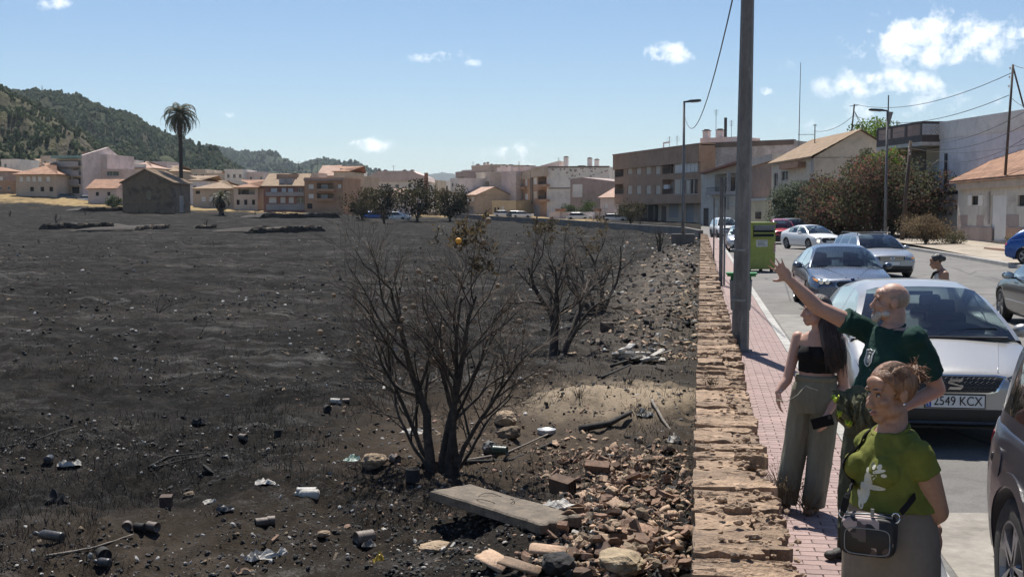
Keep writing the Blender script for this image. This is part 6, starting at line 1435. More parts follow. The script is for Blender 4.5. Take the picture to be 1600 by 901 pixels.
        for sd_ in (-1, 1):
            mm = MB(); x = sd_*(wplan(ms)+.10); zz = lerp_c(belt, ms)+.075
            rg = []
            for (dy, k) in ((-.075,.35),(-.06,.75),(-.02,1.0),(.035,.96),(.05,.9)): rg.append([(x+sd_*(.115*k*cos(a)), c.y0+ms+dy, zz+.075*k*sin(a)) for a in [2*pi*q/14 for q in range(14)]])
            mm.loft(rg); mm.box((x-sd_*.10,c.y0+ms+.02,zz-.05), (.12,.06,.035)); o = mm.obj('mirror', S.get('mir', pm), c.t, True); g_ = MB(); g_.ell((x,c.y0+ms+.054,zz),(.098,.004,.062),14,6); g_.obj('mirror_glass', CHROME, o)
    def decal(c, name, poly, mat, face='front', off=.004, th=.012, parent=None, cut=.06, smooth=True):
        """patch of given outline laid on the body: front/rear outline in (x, z), left/right in (s from front, z)"""
        bm = bmesh.new()
        if face in ('front', 'rear'): vs = [bm.verts.new((x, 0, z)) for x, z in poly]
        else: vs = [bm.verts.new((0, c.y0+s, z)) for s, z in poly]
        bm.faces.new(vs); ax = 0 if face in ('front', 'rear') else 1
        for axis in (ax, 2):
            lo = min(v.co[axis] for v in bm.verts); hi_ = max(v.co[axis] for v in bm.verts); n = int((hi_-lo)/cut)
            for k in range(1, n+1):
                co = V((0,0,0)); co[axis] = lo+(hi_-lo)*k/(n+1); no = V((0,0,0)); no[axis] = 1
                bmesh.ops.bisect_plane(bm, geom=bm.verts[:]+bm.edges[:]+bm.faces[:], plane_co=co, plane_no=no)
        d = {'front': V((0,1,0)), 'rear': V((0,-1,0)), 'left': V((1,0,0)), 'right': V((-1,0,0))}[face]
        for v in bm.verts:
            o_ = v.co - d*6; h = c.bvh.ray_cast(o_, d)
            v.co = (h[0] if h[0] is not None else V((v.co.x, v.co.y, v.co.z))) - d*off
        r = bmesh.ops.extrude_face_region(bm, geom=bm.faces[:])
        for g in r['geom']:
            if isinstance(g, bmesh.types.BMVert): g.co += d*(th+off)
        bmesh.ops.recalc_face_normals(bm, faces=bm.faces); me = bpy.data.meshes.new(name); bm.to_mesh(me); bm.free(); me.materials.append(mat)
        if smooth:
            for p in me.polygons: p.use_smooth = True
            me.set_sharp_from_angle(angle=.6)
        return link(name, me, parent or c.t)
    def hit(c, x, z, face='front'):
        d = V((0,1,0)) if face == 'front' else V((0,-1,0)); h = c.bvh.ray_cast(V((x,0,z))-d*6, d); return h[0].y if h[0] is not None else (c.y0 if face == 'front' else -c.y0)
    def plate(c, txt, z, face='front', tilt=0, x0=0):
        y = c.hit(x0, z, face)-(.014 if face == 'front' else -.014); mb = MB(); mb.b2((x0-.262,y-.006,z-.057),(x0+.262,y+.006,z+.057)); pl = mb.obj('number_plate', PLW, c.t)
        fr = MB(); fr.b2((x0-.272,y-.004,z-.067),(x0+.272,y+.010,z-.058)); fr.b2((x0-.272,y-.004,z+.058),(x0+.272,y+.010,z+.067)); fr.b2((x0-.272,y-.004,z-.058),(x0-.263,y+.010,z+.058)); fr.b2((x0+.263,y-.004,z-.058),(x0+.272,y+.010,z+.058)); fr.obj('plate_frame', INK, pl)
        e = MB(); e.b2((x0-.258,y-.0085,z-.053),(x0-.214,y-.0063,z+.053)); e.obj('plate_band', PLB, pl)
        if txt:
            o = link('plate_text', text_mesh(txt, .108, 'plate_text', INK), pl, (x0+.024,y-.0085,z), (pi/2,0,0)); o.scale = (.93,1.12,1)
            o = link('plate_letter', text_mesh('E', .034, 'plate_letter', PLW), pl, (x0-.236,y-.0105,z-.028), (pi/2,0,0))
def mirror_poly(p): return [(-x, z) for x, z in p][::-1]
HATCH = dict(L=4.28, W=1.81, H=1.46, fo=.88, wb=2.63, r=.32, deck=[(0,.60),(.015,.66),(.05,.715),(.12,.755),(.3,.80),(.7,.89),(1.05,.965),(1.2,1.0),(3.7,1.03),(4.0,1.0),(4.15,.95),(4.28,.80)], belt=[(0,.56),(.1,.66),(.5,.79),(1.1,.90),(2.4,.945),(3.6,.985),(4.1,.93),(4.28,.72)],
    gh=dict(s=(1.02,1.93,3.55,4.18), z=[(1.93,1.405),(2.4,1.452),(2.9,1.445),(3.55,1.375)], wr=.575, pil=[(2.42,2.52),(3.42,4.2)], rexp=1.5))
SEDAN = dict(L=4.90, W=1.86, H=1.46, fo=.84, wb=2.97, r=.335, deck=[(0,.60),(.02,.68),(.06,.735),(.15,.775),(.5,.86),(1.1,.955),(1.45,.99),(4.0,1.04),(4.5,1.05),(4.75,1.02),(4.86,.93),(4.9,.75)], belt=[(0,.55),(.1,.67),(.6,.80),(1.3,.90),(3.0,.95),(4.2,.985),(4.7,.95),(4.9,.7)],
    gh=dict(s=(1.35,2.15,3.35,4.25), z=[(2.15,1.40),(2.6,1.452),(3.0,1.445),(3.35,1.40)], wr=.575, pil=[(2.62,2.72),(3.62,4.3)], rexp=1.25, rb=.05))
WAGON = dict(L=4.77, W=1.82, H=1.48, fo=.90, wb=2.71, r=.325, deck=[(0,.62),(.02,.69),(.06,.75),(.15,.79),(.5,.87),(1.1,.965),(1.3,1.0),(4.3,1.04),(4.6,1.0),(4.77,.8)], belt=[(0,.56),(.1,.68),(.6,.81),(1.2,.91),(3.0,.955),(4.4,.985),(4.77,.7)],
    gh=dict(s=(1.18,1.98,4.25,4.66), z=[(1.98,1.42),(2.5,1.475),(3.3,1.47),(4.25,1.40)], wr=.60, pil=[(2.5,2.6),(3.55,3.64),(4.25,4.7)], rexp=1.6))
SUV = dict(L=4.50, W=1.90, H=1.74, fo=.86, wb=2.66, r=.365, deck=[(0,.72),(.02,.82),(.06,.90),(.15,.95),(.5,1.0),(1.1,1.09),(4.2,1.15),(4.4,1.13),(4.5,.95)], belt=[(0,.66),(.1,.80),(.6,.95),(1.2,1.03),(3.0,1.08),(4.3,1.12),(4.5,.85)], low=[(0,.42),(.05,.32),(.25,.27),(4.2,.29),(4.45,.36),(4.5,.46)], zmid=.72, clad=.44,
    gh=dict(s=(1.12,1.85,4.05,4.44), z=[(1.85,1.66),(2.5,1.735),(3.3,1.73),(4.05,1.68)], wr=.64, pil=[(2.45,2.56),(3.5,3.6),(4.08,4.5)], rexp=1.7))
def shape(base, **k): d = dict(base); d.update(k); return d
def grille_bars(c, x, z0, z1, n, par, horiz=False, w=.008):
    mb = MB()
    if horiz:
        for i in range(n):
            z = z0+(z1-z0)*(i+.5)/n; pts = [(-x+2*x*k/8, c.hit(-x+2*x*k/8, z)-.010, z) for k in range(9)]; mb.tube(pts, w, 4)
    else:
        for i in range(n): xx = x[0]+(x[1]-x[0])*(i+.5)/n; mb.tube([(xx, c.hit(xx, z0)-.012, z0), (xx, c.hit(xx, z1)-.012, z1)], w, 4)
    mb.obj('grille_bars', CHROME if par is None else par, c.t)
ZR = zroad
def front(px, d, S, rz, z=None):
    p = ptd(px, 400, d); q = V((-sin(rz), cos(rz), 0))*S['L']/2; r = V((p.x, p.y, 0))+q; return (r.x, r.y, (ZR(p.y) if z is None else z)+.012)
# silver hatchback at the front
cx, cyf = 2.29, 10.45
c = Car('parked_car', 'silver hatchback parked at the kerb facing the viewer behind the bald man', front(1497, 11.25, HATCH, 0), 0, paint('silver_beige', (.40,.39,.375), .55, .30), HATCH)
GR_ = [(-.36,.712),(.36,.712),(.44,.70),(.36,.585),(.30,.565),(-.30,.565),(-.36,.585),(-.44,.70)]
c.decal('grille_surround', [(x*1.06, .64+(z-.64)*1.16) for x, z in GR_], CHROME, 'front', .006, .01); c.decal('grille', GR_, BLK, 'front', .012, .01)
hx = MB()
for i in range(15):
    for j in range(4):
        x = -.34+.049*i+(.024 if j % 2 else 0); z = .588+.033*j; y = c.hit(x, z)-.016; hx.tube([(x-.02,y,z),(x,y,z+.014),(x+.02,y,z),(x,y,z-.014),(x-.02,y,z)], .0035, 3)
hx.obj('grille_mesh', M('grille_grey', (.07,.07,.072), .4, .1, 9, 0), c.t)
bd = MB(); y = c.hit(0, .64)-.034
bd.prism([(-.068,.665),(.05,.665),(.068,.690),(-.045,.690)], lambda x, z: (x,y,z), lambda x, z: (x,y+.02,z)); bd.prism([(-.068,.662),(-.040,.662),(.035,.634),(.068,.634),(.068,.618),(-.01,.634),(-.068,.648)], lambda x, z: (x,y,z), lambda x, z: (x,y+.02,z)); bd.prism([(-.068,.592),(.045,.592),(.068,.616),(-.05,.616)], lambda x, z: (x,y,z), lambda x, z: (x,y+.02,z)); bd.obj('emblem', CHROME, c.t)
for sg in (1, -1):
    hl = [(.47,.700),(.64,.755),(.80,.80),(.845,.79),(.82,.70),(.70,.640),(.52,.615)]; hl = hl if sg > 0 else mirror_poly(hl); o = c.decal('headlight', hl, LAMPD, 'front', .006, .02)
    dl = [(.50,.640),(.70,.665),(.81,.725),(.815,.745),(.70,.690),(.50,.665)]; c.decal('daylight_strip', dl if sg > 0 else mirror_poly(dl), LAMPG, 'front', .011, .01, o)
    k = MB(); k.ell((sg*.69,c.hit(sg*.69,.72)-.006,.725),(.05,.02,.032),12,8); k.obj('lens', LAMPG, o)
    fl = [(.60,.40),(.80,.46),(.80,.34),(.62,.31)]; c.decal('fog_recess', fl if sg > 0 else mirror_poly(fl), BLK, 'front', .004, .01)
c.decal('lower_intake', [(-.58,.405),(.58,.405),(.62,.30),(-.62,.30)], BLK, 'front', .006, .01)
c.decal('splitter_trim', [(-.66,.288),(.66,.288),(.64,.262),(-.64,.262)], CHROME, 'front', .012, .02); c.decal('lower_lip', [(-.68,.258),(.68,.258),(.64,.235),(-.64,.235)], BLK, 'front', .008, .02)
c.plate('2549 KCX', .480)
for sg in (-1, 1):
    hc = MB(); hc.tube([(sg*(.40+.20*k/8), c.y0+.10+.9*k/8, lerp_c(HATCH['deck'], .10+.9*k/8)+.004-.008*k/8-.003) for k in range(9)], .004, 4); hc.obj('bonnet_crease', c.pm, c.t, True)
wp = MB()
for x0, x1 in ((-.55,.05),(.05,.62)): wp.tube([(x0, c.y0+1.06, .995),((x0+x1)/2, c.y0+1.13, 1.05),(x1, c.y0+1.15, 1.055)], .010, 5)
wp.obj('wiper', BLK, c.t)
cw = MB(); cw.b2((-.70,c.y0+.99,.965),(.70,c.y0+1.07,.985)); cw.obj('cowl', BLK, c.t)
sv = MB(); sv.b2((-.12,c.y0+1.86,1.345),(.12,c.y0+1.93,1.385)); sv.obj('rear_view_mirror', BLK, c.t)
sh = MB(); sh.ell((.28,c.y0+1.45,1.0),(.30,.20,.10),16,8); sh.obj('dash_hood', M('dash_grey', (.16,.165,.17), .7, .1, 4, 0), c.t, True)
# grey-blue saloon
S2 = shape(SEDAN, deck=SEDAN['deck'])
c = Car('saloon_car', 'dark blue-grey saloon with twin kidney grilles driving up behind the silver hatchback', front(1334, 26.6, S2, radians(1)), radians(1), paint('blue_grey', (.105,.125,.165), .6, .25), S2)
for sg in (1, -1):
    kg = [(.03,.70),(.10,.722),(.30,.715),(.355,.69),(.36,.62),(.30,.575),(.08,.57),(.03,.60)]; kg = kg if sg > 0 else mirror_poly(kg); c.decal('kidney_surround', [(sg*.195+(x-sg*.195)*1.10, .646+(z-.646)*1.18) for x, z in kg], CHROME, 'front', .010, .01); c.decal('kidney_grille', kg, BLK, 'front', .016, .01)
    grille_bars(c, (.05,.345) if sg > 0 else (-.345,-.05), .585, .705, 10, GALV, False, .006)
    hl = [(.44,.70),(.58,.745),(.78,.80),(.85,.80),(.80,.70),(.60,.64),(.45,.645)]; o = c.decal('headlight', hl if sg > 0 else mirror_poly(hl), LAMPD, 'front', .006, .02)
    for x in (.55,.68): k = MB(); k.lathe([(.05,0),(.056,.012),(.05,.02),(.02,.022)], 14, Matrix.Translation((sg*x,c.hit(sg*x,.695)-.016,.70)) @ Matrix.Rotation(pi/2,4,'X')); k.obj('lens', CHROME, o)
    am_ = [(.74,.735),(.83,.775),(.83,.74),(.75,.70)]; c.decal('turn_lamp', am_ if sg > 0 else mirror_poly(am_), AMBER, 'front', .009, .01, o)
    fl = [(.50,.38),(.80,.40),(.78,.29),(.52,.28)]; c.decal('side_intake', fl if sg > 0 else mirror_poly(fl), BLK, 'front', .004, .01)
c.decal('lower_intake', [(-.42,.40),(.42,.40),(.44,.28),(-.44,.28)], BLK, 'front', .006, .01); c.plate('08', .475)
rd = MB(); rd.lathe([(.001,.012),(.038,.010),(.042,0)], 16, Matrix.Translation((0,c.y0+.10,.775))); rd.obj('emblem', PLB, c.t, True)
for sg in (-1, 1):
    hc = MB(); hc.tube([(sg*(.12+.42*k/8), c.y0+.14+1.1*k/8, lerp_c(S2['deck'], .14+1.1*k/8)+.008-.012*k/8) for k in range(9)], .010, 4); hc.obj('bonnet_crease', c.pm, c.t, True)
# silver estate
c = Car('estate_car', 'silver estate car with roof rails following the blue-grey saloon', front(1394, 41.0, WAGON, radians(9)), radians(9), paint('silver_grey', (.34,.355,.375), .6, .27), shape(WAGON))
c.decal('grille', [(-.46,.74),(.46,.74),(.42,.60),(-.42,.60)], BLK, 'front', .006, .01); grille_bars(c, .40, .61, .73, 3, CHROME, True, .009)
for sg in (1, -1):
    hl = [(.48,.745),(.60,.78),(.80,.83),(.84,.80),(.80,.68),(.60,.61),(.47,.62)]; o = c.decal('headlight', hl if sg > 0 else mirror_poly(hl), LAMPG, 'front', .006, .02); am_ = [(.66,.70),(.82,.73),(.79,.66),(.66,.64)]; c.decal('turn_lamp', am_ if sg > 0 else mirror_poly(am_), AMBER, 'front', .011, .01, o)
    rr_ = MB(); rr_.tube([(sg*.58,c.y0+2.05,1.44),(sg*.585,c.y0+2.15,1.51),(sg*.585,c.y0+4.1,1.50),(sg*.58,c.y0+4.25,1.42)], .018, 6); rr_.obj('roof_rail', IRON, c.t, True)
c.decal('lower_intake', [(-.70,.42),(.70,.42),(.66,.27),(-.66,.27)], BLK, 'front', .006, .01); c.plate('', .50)
em = MB(); y = c.hit(0, .67)-.03; em.tube([(.065*cos(a*pi/12),y,.67+.065*sin(a*pi/12)) for a in range(25)], .008, 5); em.tube([(-.042,y,.715),(-.018,y,.655),(0,y,.69),(.018,y,.655),(.042,y,.715)], .007, 4); em.tube([(-.058,y,.69),(-.024,y,.615),(0,y,.655),(.024,y,.615),(.058,y,.69)], .007, 4); em.obj('emblem', CHROME, c.t)
sr = MB(); sr.b2((-.45,c.y0+2.15,1.495),(.45,c.y0+3.0,1.508)); sr.obj('sunroof', BLK, c.t)
# white liftback
LIFT = shape(SEDAN, L=4.47, H=1.45, fo=.88, wb=2.70, deck=[(0,.60),(.02,.68),(.06,.74),(.15,.78),(.5,.88),(1.0,.96),(1.2,1.0),(3.9,1.04),(4.25,1.05),(4.4,.98),(4.47,.8)], gh=dict(s=(1.05,1.95,3.0,4.3), z=[(1.95,1.40),(2.4,1.445),(2.7,1.44),(3.0,1.42)], wr=.57, pil=[(2.35,2.44),(3.45,4.4)], rexp=1.2, rb=.1))
c = Car('liftback_car', 'white liftback with a hexagonal grille and lit fog lamps turning on the far road', front(1296, 71, LIFT, radians(24)), radians(24), paint('white_paint', (.74,.74,.72), 0., .25), LIFT)
c.decal('grille', [(-.40,.72),(.40,.72),(.55,.60),(.38,.44),(-.38,.44),(-.55,.60)], BLK, 'front', .006, .01); c.plate('', .50); c.decal('lower_intake', [(-.6,.33),(.6,.33),(.56,.26),(-.56,.26)], BLK, 'front', .006, .01)
FOG = bpy.data.materials.new('lit_fog_lamp'); FOG.use_nodes = True; FOG.node_tree.nodes['Principled BSDF'].inputs['Emission Color'].default_value = (1,.88,.62,1); FOG.node_tree.nodes['Principled BSDF'].inputs['Emission Strength'].default_value = 1.2
for sg in (1, -1):
    hl = [(.50,.735),(.80,.80),(.86,.80),(.80,.72),(.52,.68)]; c.decal('headlight', hl if sg > 0 else mirror_poly(hl), LAMPD, 'front', .006, .02); fg = [(.62,.60),(.78,.64),(.80,.50),(.70,.42)]; c.decal('fog_lamp', fg if sg > 0 else mirror_poly(fg), FOG, 'front', .006, .02)
em = MB(); y = c.hit(0,.67)-.02; em.tube([(.06*cos(a*pi/10),y,.67+.03*sin(a*pi/10)) for a in range(21)], .006, 4); em.box((-.022,y,.67),(.01,.01,.04),R3(0,.25,0)); em.box((.022,y,.67),(.01,.01,.04),R3(0,.25,0)); em.box((0,y,.67),(.045,.01,.008)); em.obj('emblem', CHROME, c.t)
# red crossover
c = Car('red_crossover', 'red crossover car coming up behind the green container', front(1225, 84, dict(L=4.2), radians(2)), radians(2), paint('red_paint', (.42,.022,.030), .25, .25), shape(SUV, L=4.2, W=1.80, H=1.57, r=.34))
c.decal('grille', [(-.50,.88),(.50,.88),(.44,.72),(-.44,.72)], BLK, 'front', .006, .01); c.decal('lower_intake', [(-.62,.62),(.62,.62),(.60,.42),(-.60,.42)], BLK, 'front', .006, .01); c.plate('', .66)
em = MB(); y = c.hit(0,.81)-.03; em.tube([(0,y,.90),(.055,y,.81),(0,y,.72),(-.055,y,.81),(0,y,.90)], .014, 5); em.obj('emblem', CHROME, c.t)
for sg in (1, -1): hl = [(.50,.90),(.80,.95),(.82,.84),(.62,.74),(.56,.74),(.66,.84)]; c.decal('headlight', hl if sg > 0 else mirror_poly(hl), LAMPG, 'front', .006, .02)
# others
def plain_front(c, z=.66, k=1):
    c.decal('grille', [(-.45,z+.08),(.45,z+.08),(.40,z-.05),(-.40,z-.05)], BLK, 'front', .006, .01); c.decal('lower_intake', [(-.6,z-.24),(.6,z-.24),(.56,z-.38),(-.56,z-.38)], BLK, 'front', .006, .01); c.plate('', z-.14)
    for sg in (1, -1): hl = [(.48,z+.07),(.80,z+.14),(.84,z+.05),(.60,z-.03),(.50,z-.02)]; c.decal('headlight', hl if sg > 0 else mirror_poly(hl), LAMPG, 'front', .006, .02)
    for sg in (1, -1): tl = [(.52,z+.20),(.78,z+.20),(.80,z+.06),(.54,z+.06)]; c.decal('tail_light', tl if sg > 0 else mirror_poly(tl), TAIL, 'rear', .006, .02)
WHITE = bpy.data.materials['white_paint']
c = Car('white_suv', 'white sport utility car with a blue front plate far down the street', (1.95, 104, ZR(104)+.012), radians(10), WHITE, shape(SUV, H=1.65, W=1.85)); plain_front(c, .84); c.decal('blue_panel', [(-.2,.62),(.5,.62),(.46,.44),(-.2,.44)], PLB, 'front', .012, .01)
c = Car('silver_car', 'silver car parked at the kerb half hidden by the tall pole', (2.32, 71, ZR(71)+.012), 0, paint('pale_silver', (.46,.47,.48), .5, .28), shape(HATCH)); plain_front(c)
c = Car('dark_van', 'old dark van with a pale roof parked behind the red crossover', (7.0, 96, ZR(96)+.012), radians(8), paint('dark_green_paint', (.05,.06,.055), .2, .4), shape(SUV, H=1.85)); plain_front(c, .84)
rk = thing('metal_rack', 'thin pale metal barrier beside the red crossover', 'barrier', ptd(1244,368,88)); rk.location.z = .0; mb = MB()
for z in (.55,.95): mb.tube([(-.5,0,z),(.55,0,z)], .03, 6)
mb.obj('rail', WFRAME, rk); 
for x in (-.5,.55): mb = MB(); mb.tube([(x,0,0),(x,0,1.0)], .03, 6); mb.obj('post', WFRAME, rk)
BK = paint('black_paint', (.018,.018,.020), .3, .22)
c = Car('black_saloon', 'black saloon driving away in the right lane, cut by the picture edge', (7.02, 24.75, ZR(24)+.012), pi, BK, shape(SEDAN, L=4.6, fo=.8, wb=2.75)); plain_front(c)
for s_, z in ((1.9,.86),(2.9,.88)):
    hd = MB(); hd.box((c.wplan(s_)*.985+.012,c.y0+s_,z),(.022,.19,.028)); hd.obj('door_handle', CHROME, c.t)
ml = MB(); ml.tube([(c.wplan(s_)*.999+.004,c.y0+s_,.50) for s_ in (1.3,2.0,2.7,3.3)], .010, 4); ml.obj('side_trim', CHROME, c.t)
c = Car('blue_car', 'bright blue car parked at the far right edge by the low concrete wall', (14.35, 51.6, zver(51)+.03), radians(75), paint('blue_paint', (.02,.085,.30), .3, .25), shape(HATCH)); plain_front(c)
# dark off-roader at the front right
DS = shape(SUV, deck=[(s, z*.945) for s, z in SUV['deck']], belt=[(s, z*.945) for s, z in SUV['belt']], L=4.5, W=1.90, H=1.74, spokes=5, r=.375, rimk=.68, re=.62, rk=.20)
c = Car('dark_suv', 'dark off-roader at the bottom right edge showing its rear wheel and tail light', (2.55, 3.05+2.25, ZR(5)+.012), 0, paint('plum_grey', (.020,.020,.030), .1, .3, .2), DS)
for sg in (-1, 1):
    tl = [(.60,1.04),(.80,1.04),(.86,1.00),(.86,.80),(.76,.76),(.72,.90),(.60,.97)]; c.decal('tail_light', tl if sg > 0 else mirror_poly(tl), TAIL, 'rear', .006, .02)
    fc = 'left' if sg < 0 else 'right'
    c.decal('tail_light_wrap', [(4.12,1.00),(4.40,.98),(4.44,.77),(4.38,.75),(4.30,.87)], TAIL, fc, .006, .015)
fl = MB(); yy_ = c.y0+3.86
cir = [(3.86+.085*cos(a*pi/9), .86+.10*sin(a*pi/9)) for a in range(18)]; c.decal('fuel_flap', cir, c.pm, 'left', .006, .01)
ht = c.bvh.ray_cast(V((-6,c.y0+3.98,.88)), V((1,0,0)))[0]; kk = MB(); kk.ell(ht, (.012,.02,.028), 10, 6); kk.obj('fuel_lock', BLK, c.t)
aw = c.aw[1]
for sd_, fc in ((-1,'left'),(1,'right')):
    Ra = c.r+.055; arc = [(aw+(Ra+.075)*cos(a*pi/16), c.r+(Ra+.075)*sin(a*pi/16)) for a in range(17)]+[(aw+(Ra+.004)*cos(a*pi/16), c.r+(Ra+.004)*sin(a*pi/16)) for a in range(16,-1,-1)]
    c.decal('wheel_arch_trim', arc, c.pm, fc, .010, .012)
# tiny parked cars before the far houses
FARC = [((817,336),245,'white','far white parked car left of the pair before the brown houses'), ((788,337),247,'white','cream parked car before the ruined tan building'), ((808,337),246,'g','dark grey parked car right of the pair before the brown houses'), ((585,331),195,'blue','blue parked car behind the scorched trees'), ((620,334),190,'white','white parked car behind the scorched trees'), ((905,338),215,'white','white parked car beside the pink garden wall'), ((960,340),205,'white','white parked car at the foot of the brown apartment block'), ((140,304),232,'white','white car parked below the apartment block at left'), ((107,303),234,'g','grey car parked below the apartment block at left')]
fp = {'white': WHITE, 'g': paint('slate_paint', (.08,.09,.10), .4, .3), 'blue': bpy.data.materials['blue_paint']}
for (px, py), d, k, lab in FARC:
    p = ptd(px, py, d); p.z = fgnd(p.x, p.y)[2]+(.25 if p.x > -60 else 0.0); mb = MB(); S = HATCH; L, W = 4.2, 1.76
    t = thing('parked_car', lab, 'car', p, radians(90+random.uniform(-12,12)))
    mb.loft([[(x,y,z) for x in (-W/2*k_, W/2*k_) for y in (0,)] and [(-W/2*k_,-L/2*m_,z),(W/2*k_,-L/2*m_,z),(W/2*k_,L/2*m_,z),(-W/2*k_,L/2*m_,z)] for z, k_, m_ in ((.25,.94,.95),(.5,1,1),(.75,.98,.99),(.88,.93,.96))]); mb.obj('body', fp[k], t)
    gb = MB(); gb.loft([[(-x,-a,z),(x,-a,z),(x,b_,z),(-x,b_,z)] for z, x, a, b_ in ((.87,.80,1.1,1.75),(1.36,.62,.35,1.3))]); gb.obj('windows', GLASSW, t); rb = MB(); rb.loft([[(-x,-a,z),(x,-a,z),(x,b_,z),(-x,b_,z)] for z, x, a, b_ in ((1.361,.64,.40,1.34),(1.42,.55,.25,1.2))]); rb.obj('roof', fp[k], t)
    for sx in (-1,1):
        for sy in (-1.3,1.3): wb_ = MB(); wb_.lathe([(.31,-.1),(.31,.1)], 12, Matrix.Translation((sx*.78,sy,.31)) @ Matrix.Rotation(pi/2,4,'Y')); wb_.obj('wheel', RUB, t)
# ================================================================ people
def skinmat(name, c):
    m, nt, b = nodes(name); oc = objco(nt); n = ntex(nt, 9, 5, .6, oc); n2 = ntex(nt, 60, 3, .6, oc)
    cc = mix(nt, 1, ramp(nt, n, [(.3, tuple(x*.86 for x in c)), (.7, c)]), ramp(nt, n2, [(.3, (.9,)*3), (.7, (1.04,)*3)]), 'MULTIPLY')
    nt.links.new(cc, b.inputs['Base Color']); b.inputs['Roughness'].default_value = .55; bumpn(nt, b, n2, .25, .004); b.inputs['Subsurface Weight'].default_value = .12; b.inputs['Subsurface Radius'].default_value = (.02,.008,.005); b.inputs['Subsurface Scale'].default_value = .4; return m
def fabric(name, c, scale=5, var=.12, bump=.25, aniso=(1,1,1), c2=None):
    return M(name, c, .9, var, scale, bump, spec=.2, aniso=aniso, c2=c2, bd=.006)
def hairmat(name, c, c2):
    m, nt, b = nodes(name); oc = objco(nt, (1,1,.12)); n = ntex(nt, 90, 5, .7, oc); nt.links.new(ramp(nt, n, [(.35, c), (.7, c2)]), b.inputs['Base Color']); b.inputs['Roughness'].default_value = .42; b.inputs['Specular IOR Level'].default_value = .6; bumpn(nt, b, n, .7, .012); return m
def remesh(mb, name, mat, parent, vox=.007, it=5, wr=None, smooth=True):
    me = mb.mesh('tmp', mat); o = bpy.data.objects.new('tmp', me); md = o.modifiers.new('r', 'REMESH'); md.mode = 'VOXEL'; md.voxel_size = vox
    ms = o.modifiers.new('s', 'SMOOTH'); ms.factor = .5; ms.iterations = it
    nm = bake(o); bpy.data.meshes.remove(me)
    nm.name = name; nm.materials.clear(); nm.materials.append(mat)
    if wr:
        co = [v.co.copy() for v in nm.vertices]; no = [v.normal.copy() for v in nm.vertices]
        nm.vertices.foreach_set('co', [q for c_, n_ in zip(co, no) for q in (c_+n_*wr(c_))])
    nm.polygons.foreach_set('use_smooth', [True]*len(nm.polygons)); nm.update(); return link(name, nm, parent)
def limb(mb, pts, rad, n=12):
    pts = [V(p) for p in pts]
    for i in range(len(pts)-1): mb.tube([pts[i], pts[i].lerp(pts[i+1], .5), pts[i+1]], [rad[i], (rad[i]+rad[i+1])/2*1.0, rad[i+1]], n)
    for p, r in zip(pts, rad): mb.ell(p, (r, r, r), 12, 8)
def rings_loft(mb, rs, f, n=28, pw=1.0):
    """rs: (cx, cy, z, a (half width), b (half depth)); f = facing"""
    f = V((f[0], f[1], 0)).normalized(); l = V((-f.y, f.x, 0)); R_ = []
    for (cx, cy, z, a, b_) in rs:
        R_.append([V((cx, cy, z)) + l*(a*math.copysign(abs(cos(t))**pw, cos(t))) + f*(b_*math.copysign(abs(sin(t))**pw, sin(t))) for t in [2*pi*k/n for k in range(n)]])
    mb.loft(R_)
def head(mb, c, f, s_=1.0, tilt=0.0):
    f = V((f[0], f[1], tilt)).normalized(); l = V((0,0,1)).cross(f).normalized(); u = f.cross(l); R_ = Matrix((l, f, u)).transposed()
    c = V(c); P = lambda x, y, z: c + R_ @ (V((x, y, z))*s_)
    E = lambda x, y, z, a, b_, d, n=14: mb.ell(P(x,y,z), (a*s_, b_*s_, d*s_), n, 10, R_)
    E(0,-.012,.030,.074,.092,.084); E(0,.040,-.030,.057,.050,.076); E(0,.064,-.092,.027,.025,.022); E(.036,.020,-.066,.026,.042,.030); E(-.036,.020,-.066,.026,.042,.030)
    E(0,.070,.048,.052,.022,.030)
    for sx in (-1, 1): E(sx*.030,.083,.024,.024,.013,.008); E(sx*.040,.066,-.026,.021,.022,.019); E(sx*.011,.100,-.040,.010,.010,.008); E(sx*.074,-.004,-.006,.009,.020,.030); E(sx*.078,-.010,.006,.009,.013,.018)
    mb.tube([P(0,.088,.014), P(0,.098,-.012), P(0,.113,-.036)], [.009*s_,.0095*s_,.013*s_], 10); mb.ell(P(0,.110,-.038), (.012*s_,.012*s_,.010*s_), 10, 8)
    E(0,.087,-.0665,.023,.012,.0065); E(0,.086,-.0765,.020,.012,.0070)
    return P, R_
def face_parts(P, R_, t, s_, brow, lipc, eyew=.0115, beard=None):
    WH = bpy.data.materials.get('eye_white') or M('eye_white', (.40,.37,.35), .25, .05, 30, 0); IR = bpy.data.materials.get('eye_iris') or M('eye_iris', (.03,.018,.012), .2, .2, 30, 0)
    for sx in (-1, 1):
        e = MB(); e.ell(P(sx*.0305,.0835,.004), (eyew*1.1*s_, .008*s_, .0048*s_), 12, 8, R_); eo = e.obj('eye', WH, t, True); i = MB(); i.ell(P(sx*.0305,.0895,.004), (.0052*s_, .0035*s_, .0055*s_), 10, 8, R_); i.obj('iris', IR, eo, True)
        ld = MB(); ld.tube([P(sx*(.0305+.0145*cos(a)), .0885-.006*abs(cos(a)), .004+.0055*sin(a)) for a in [pi*k/8 for k in range(9)]], .0014*s_, 6); ld.obj('eyelid', brow, t, True)
        b_ = MB(); b_.tube([P(sx*x, y, z) for x, y, z in ((.013,.0935,.0275),(.024,.0950,.0305),(.037,.0900,.0295),(.048,.0795,.0235))], [.0022*s_,.0030*s_,.0026*s_,.0012*s_], 6); b_.obj('eyebrow', brow, t, True)
    lp = MB(); lp.ell(P(0,.0905,-.0665), (.0215*s_,.0098*s_,.0048*s_), 14, 8, R_); lp.ell(P(0,.0895,-.0760), (.0190*s_,.0100*s_,.0056*s_), 14, 8, R_); lp.obj('lips', lipc, t, True)
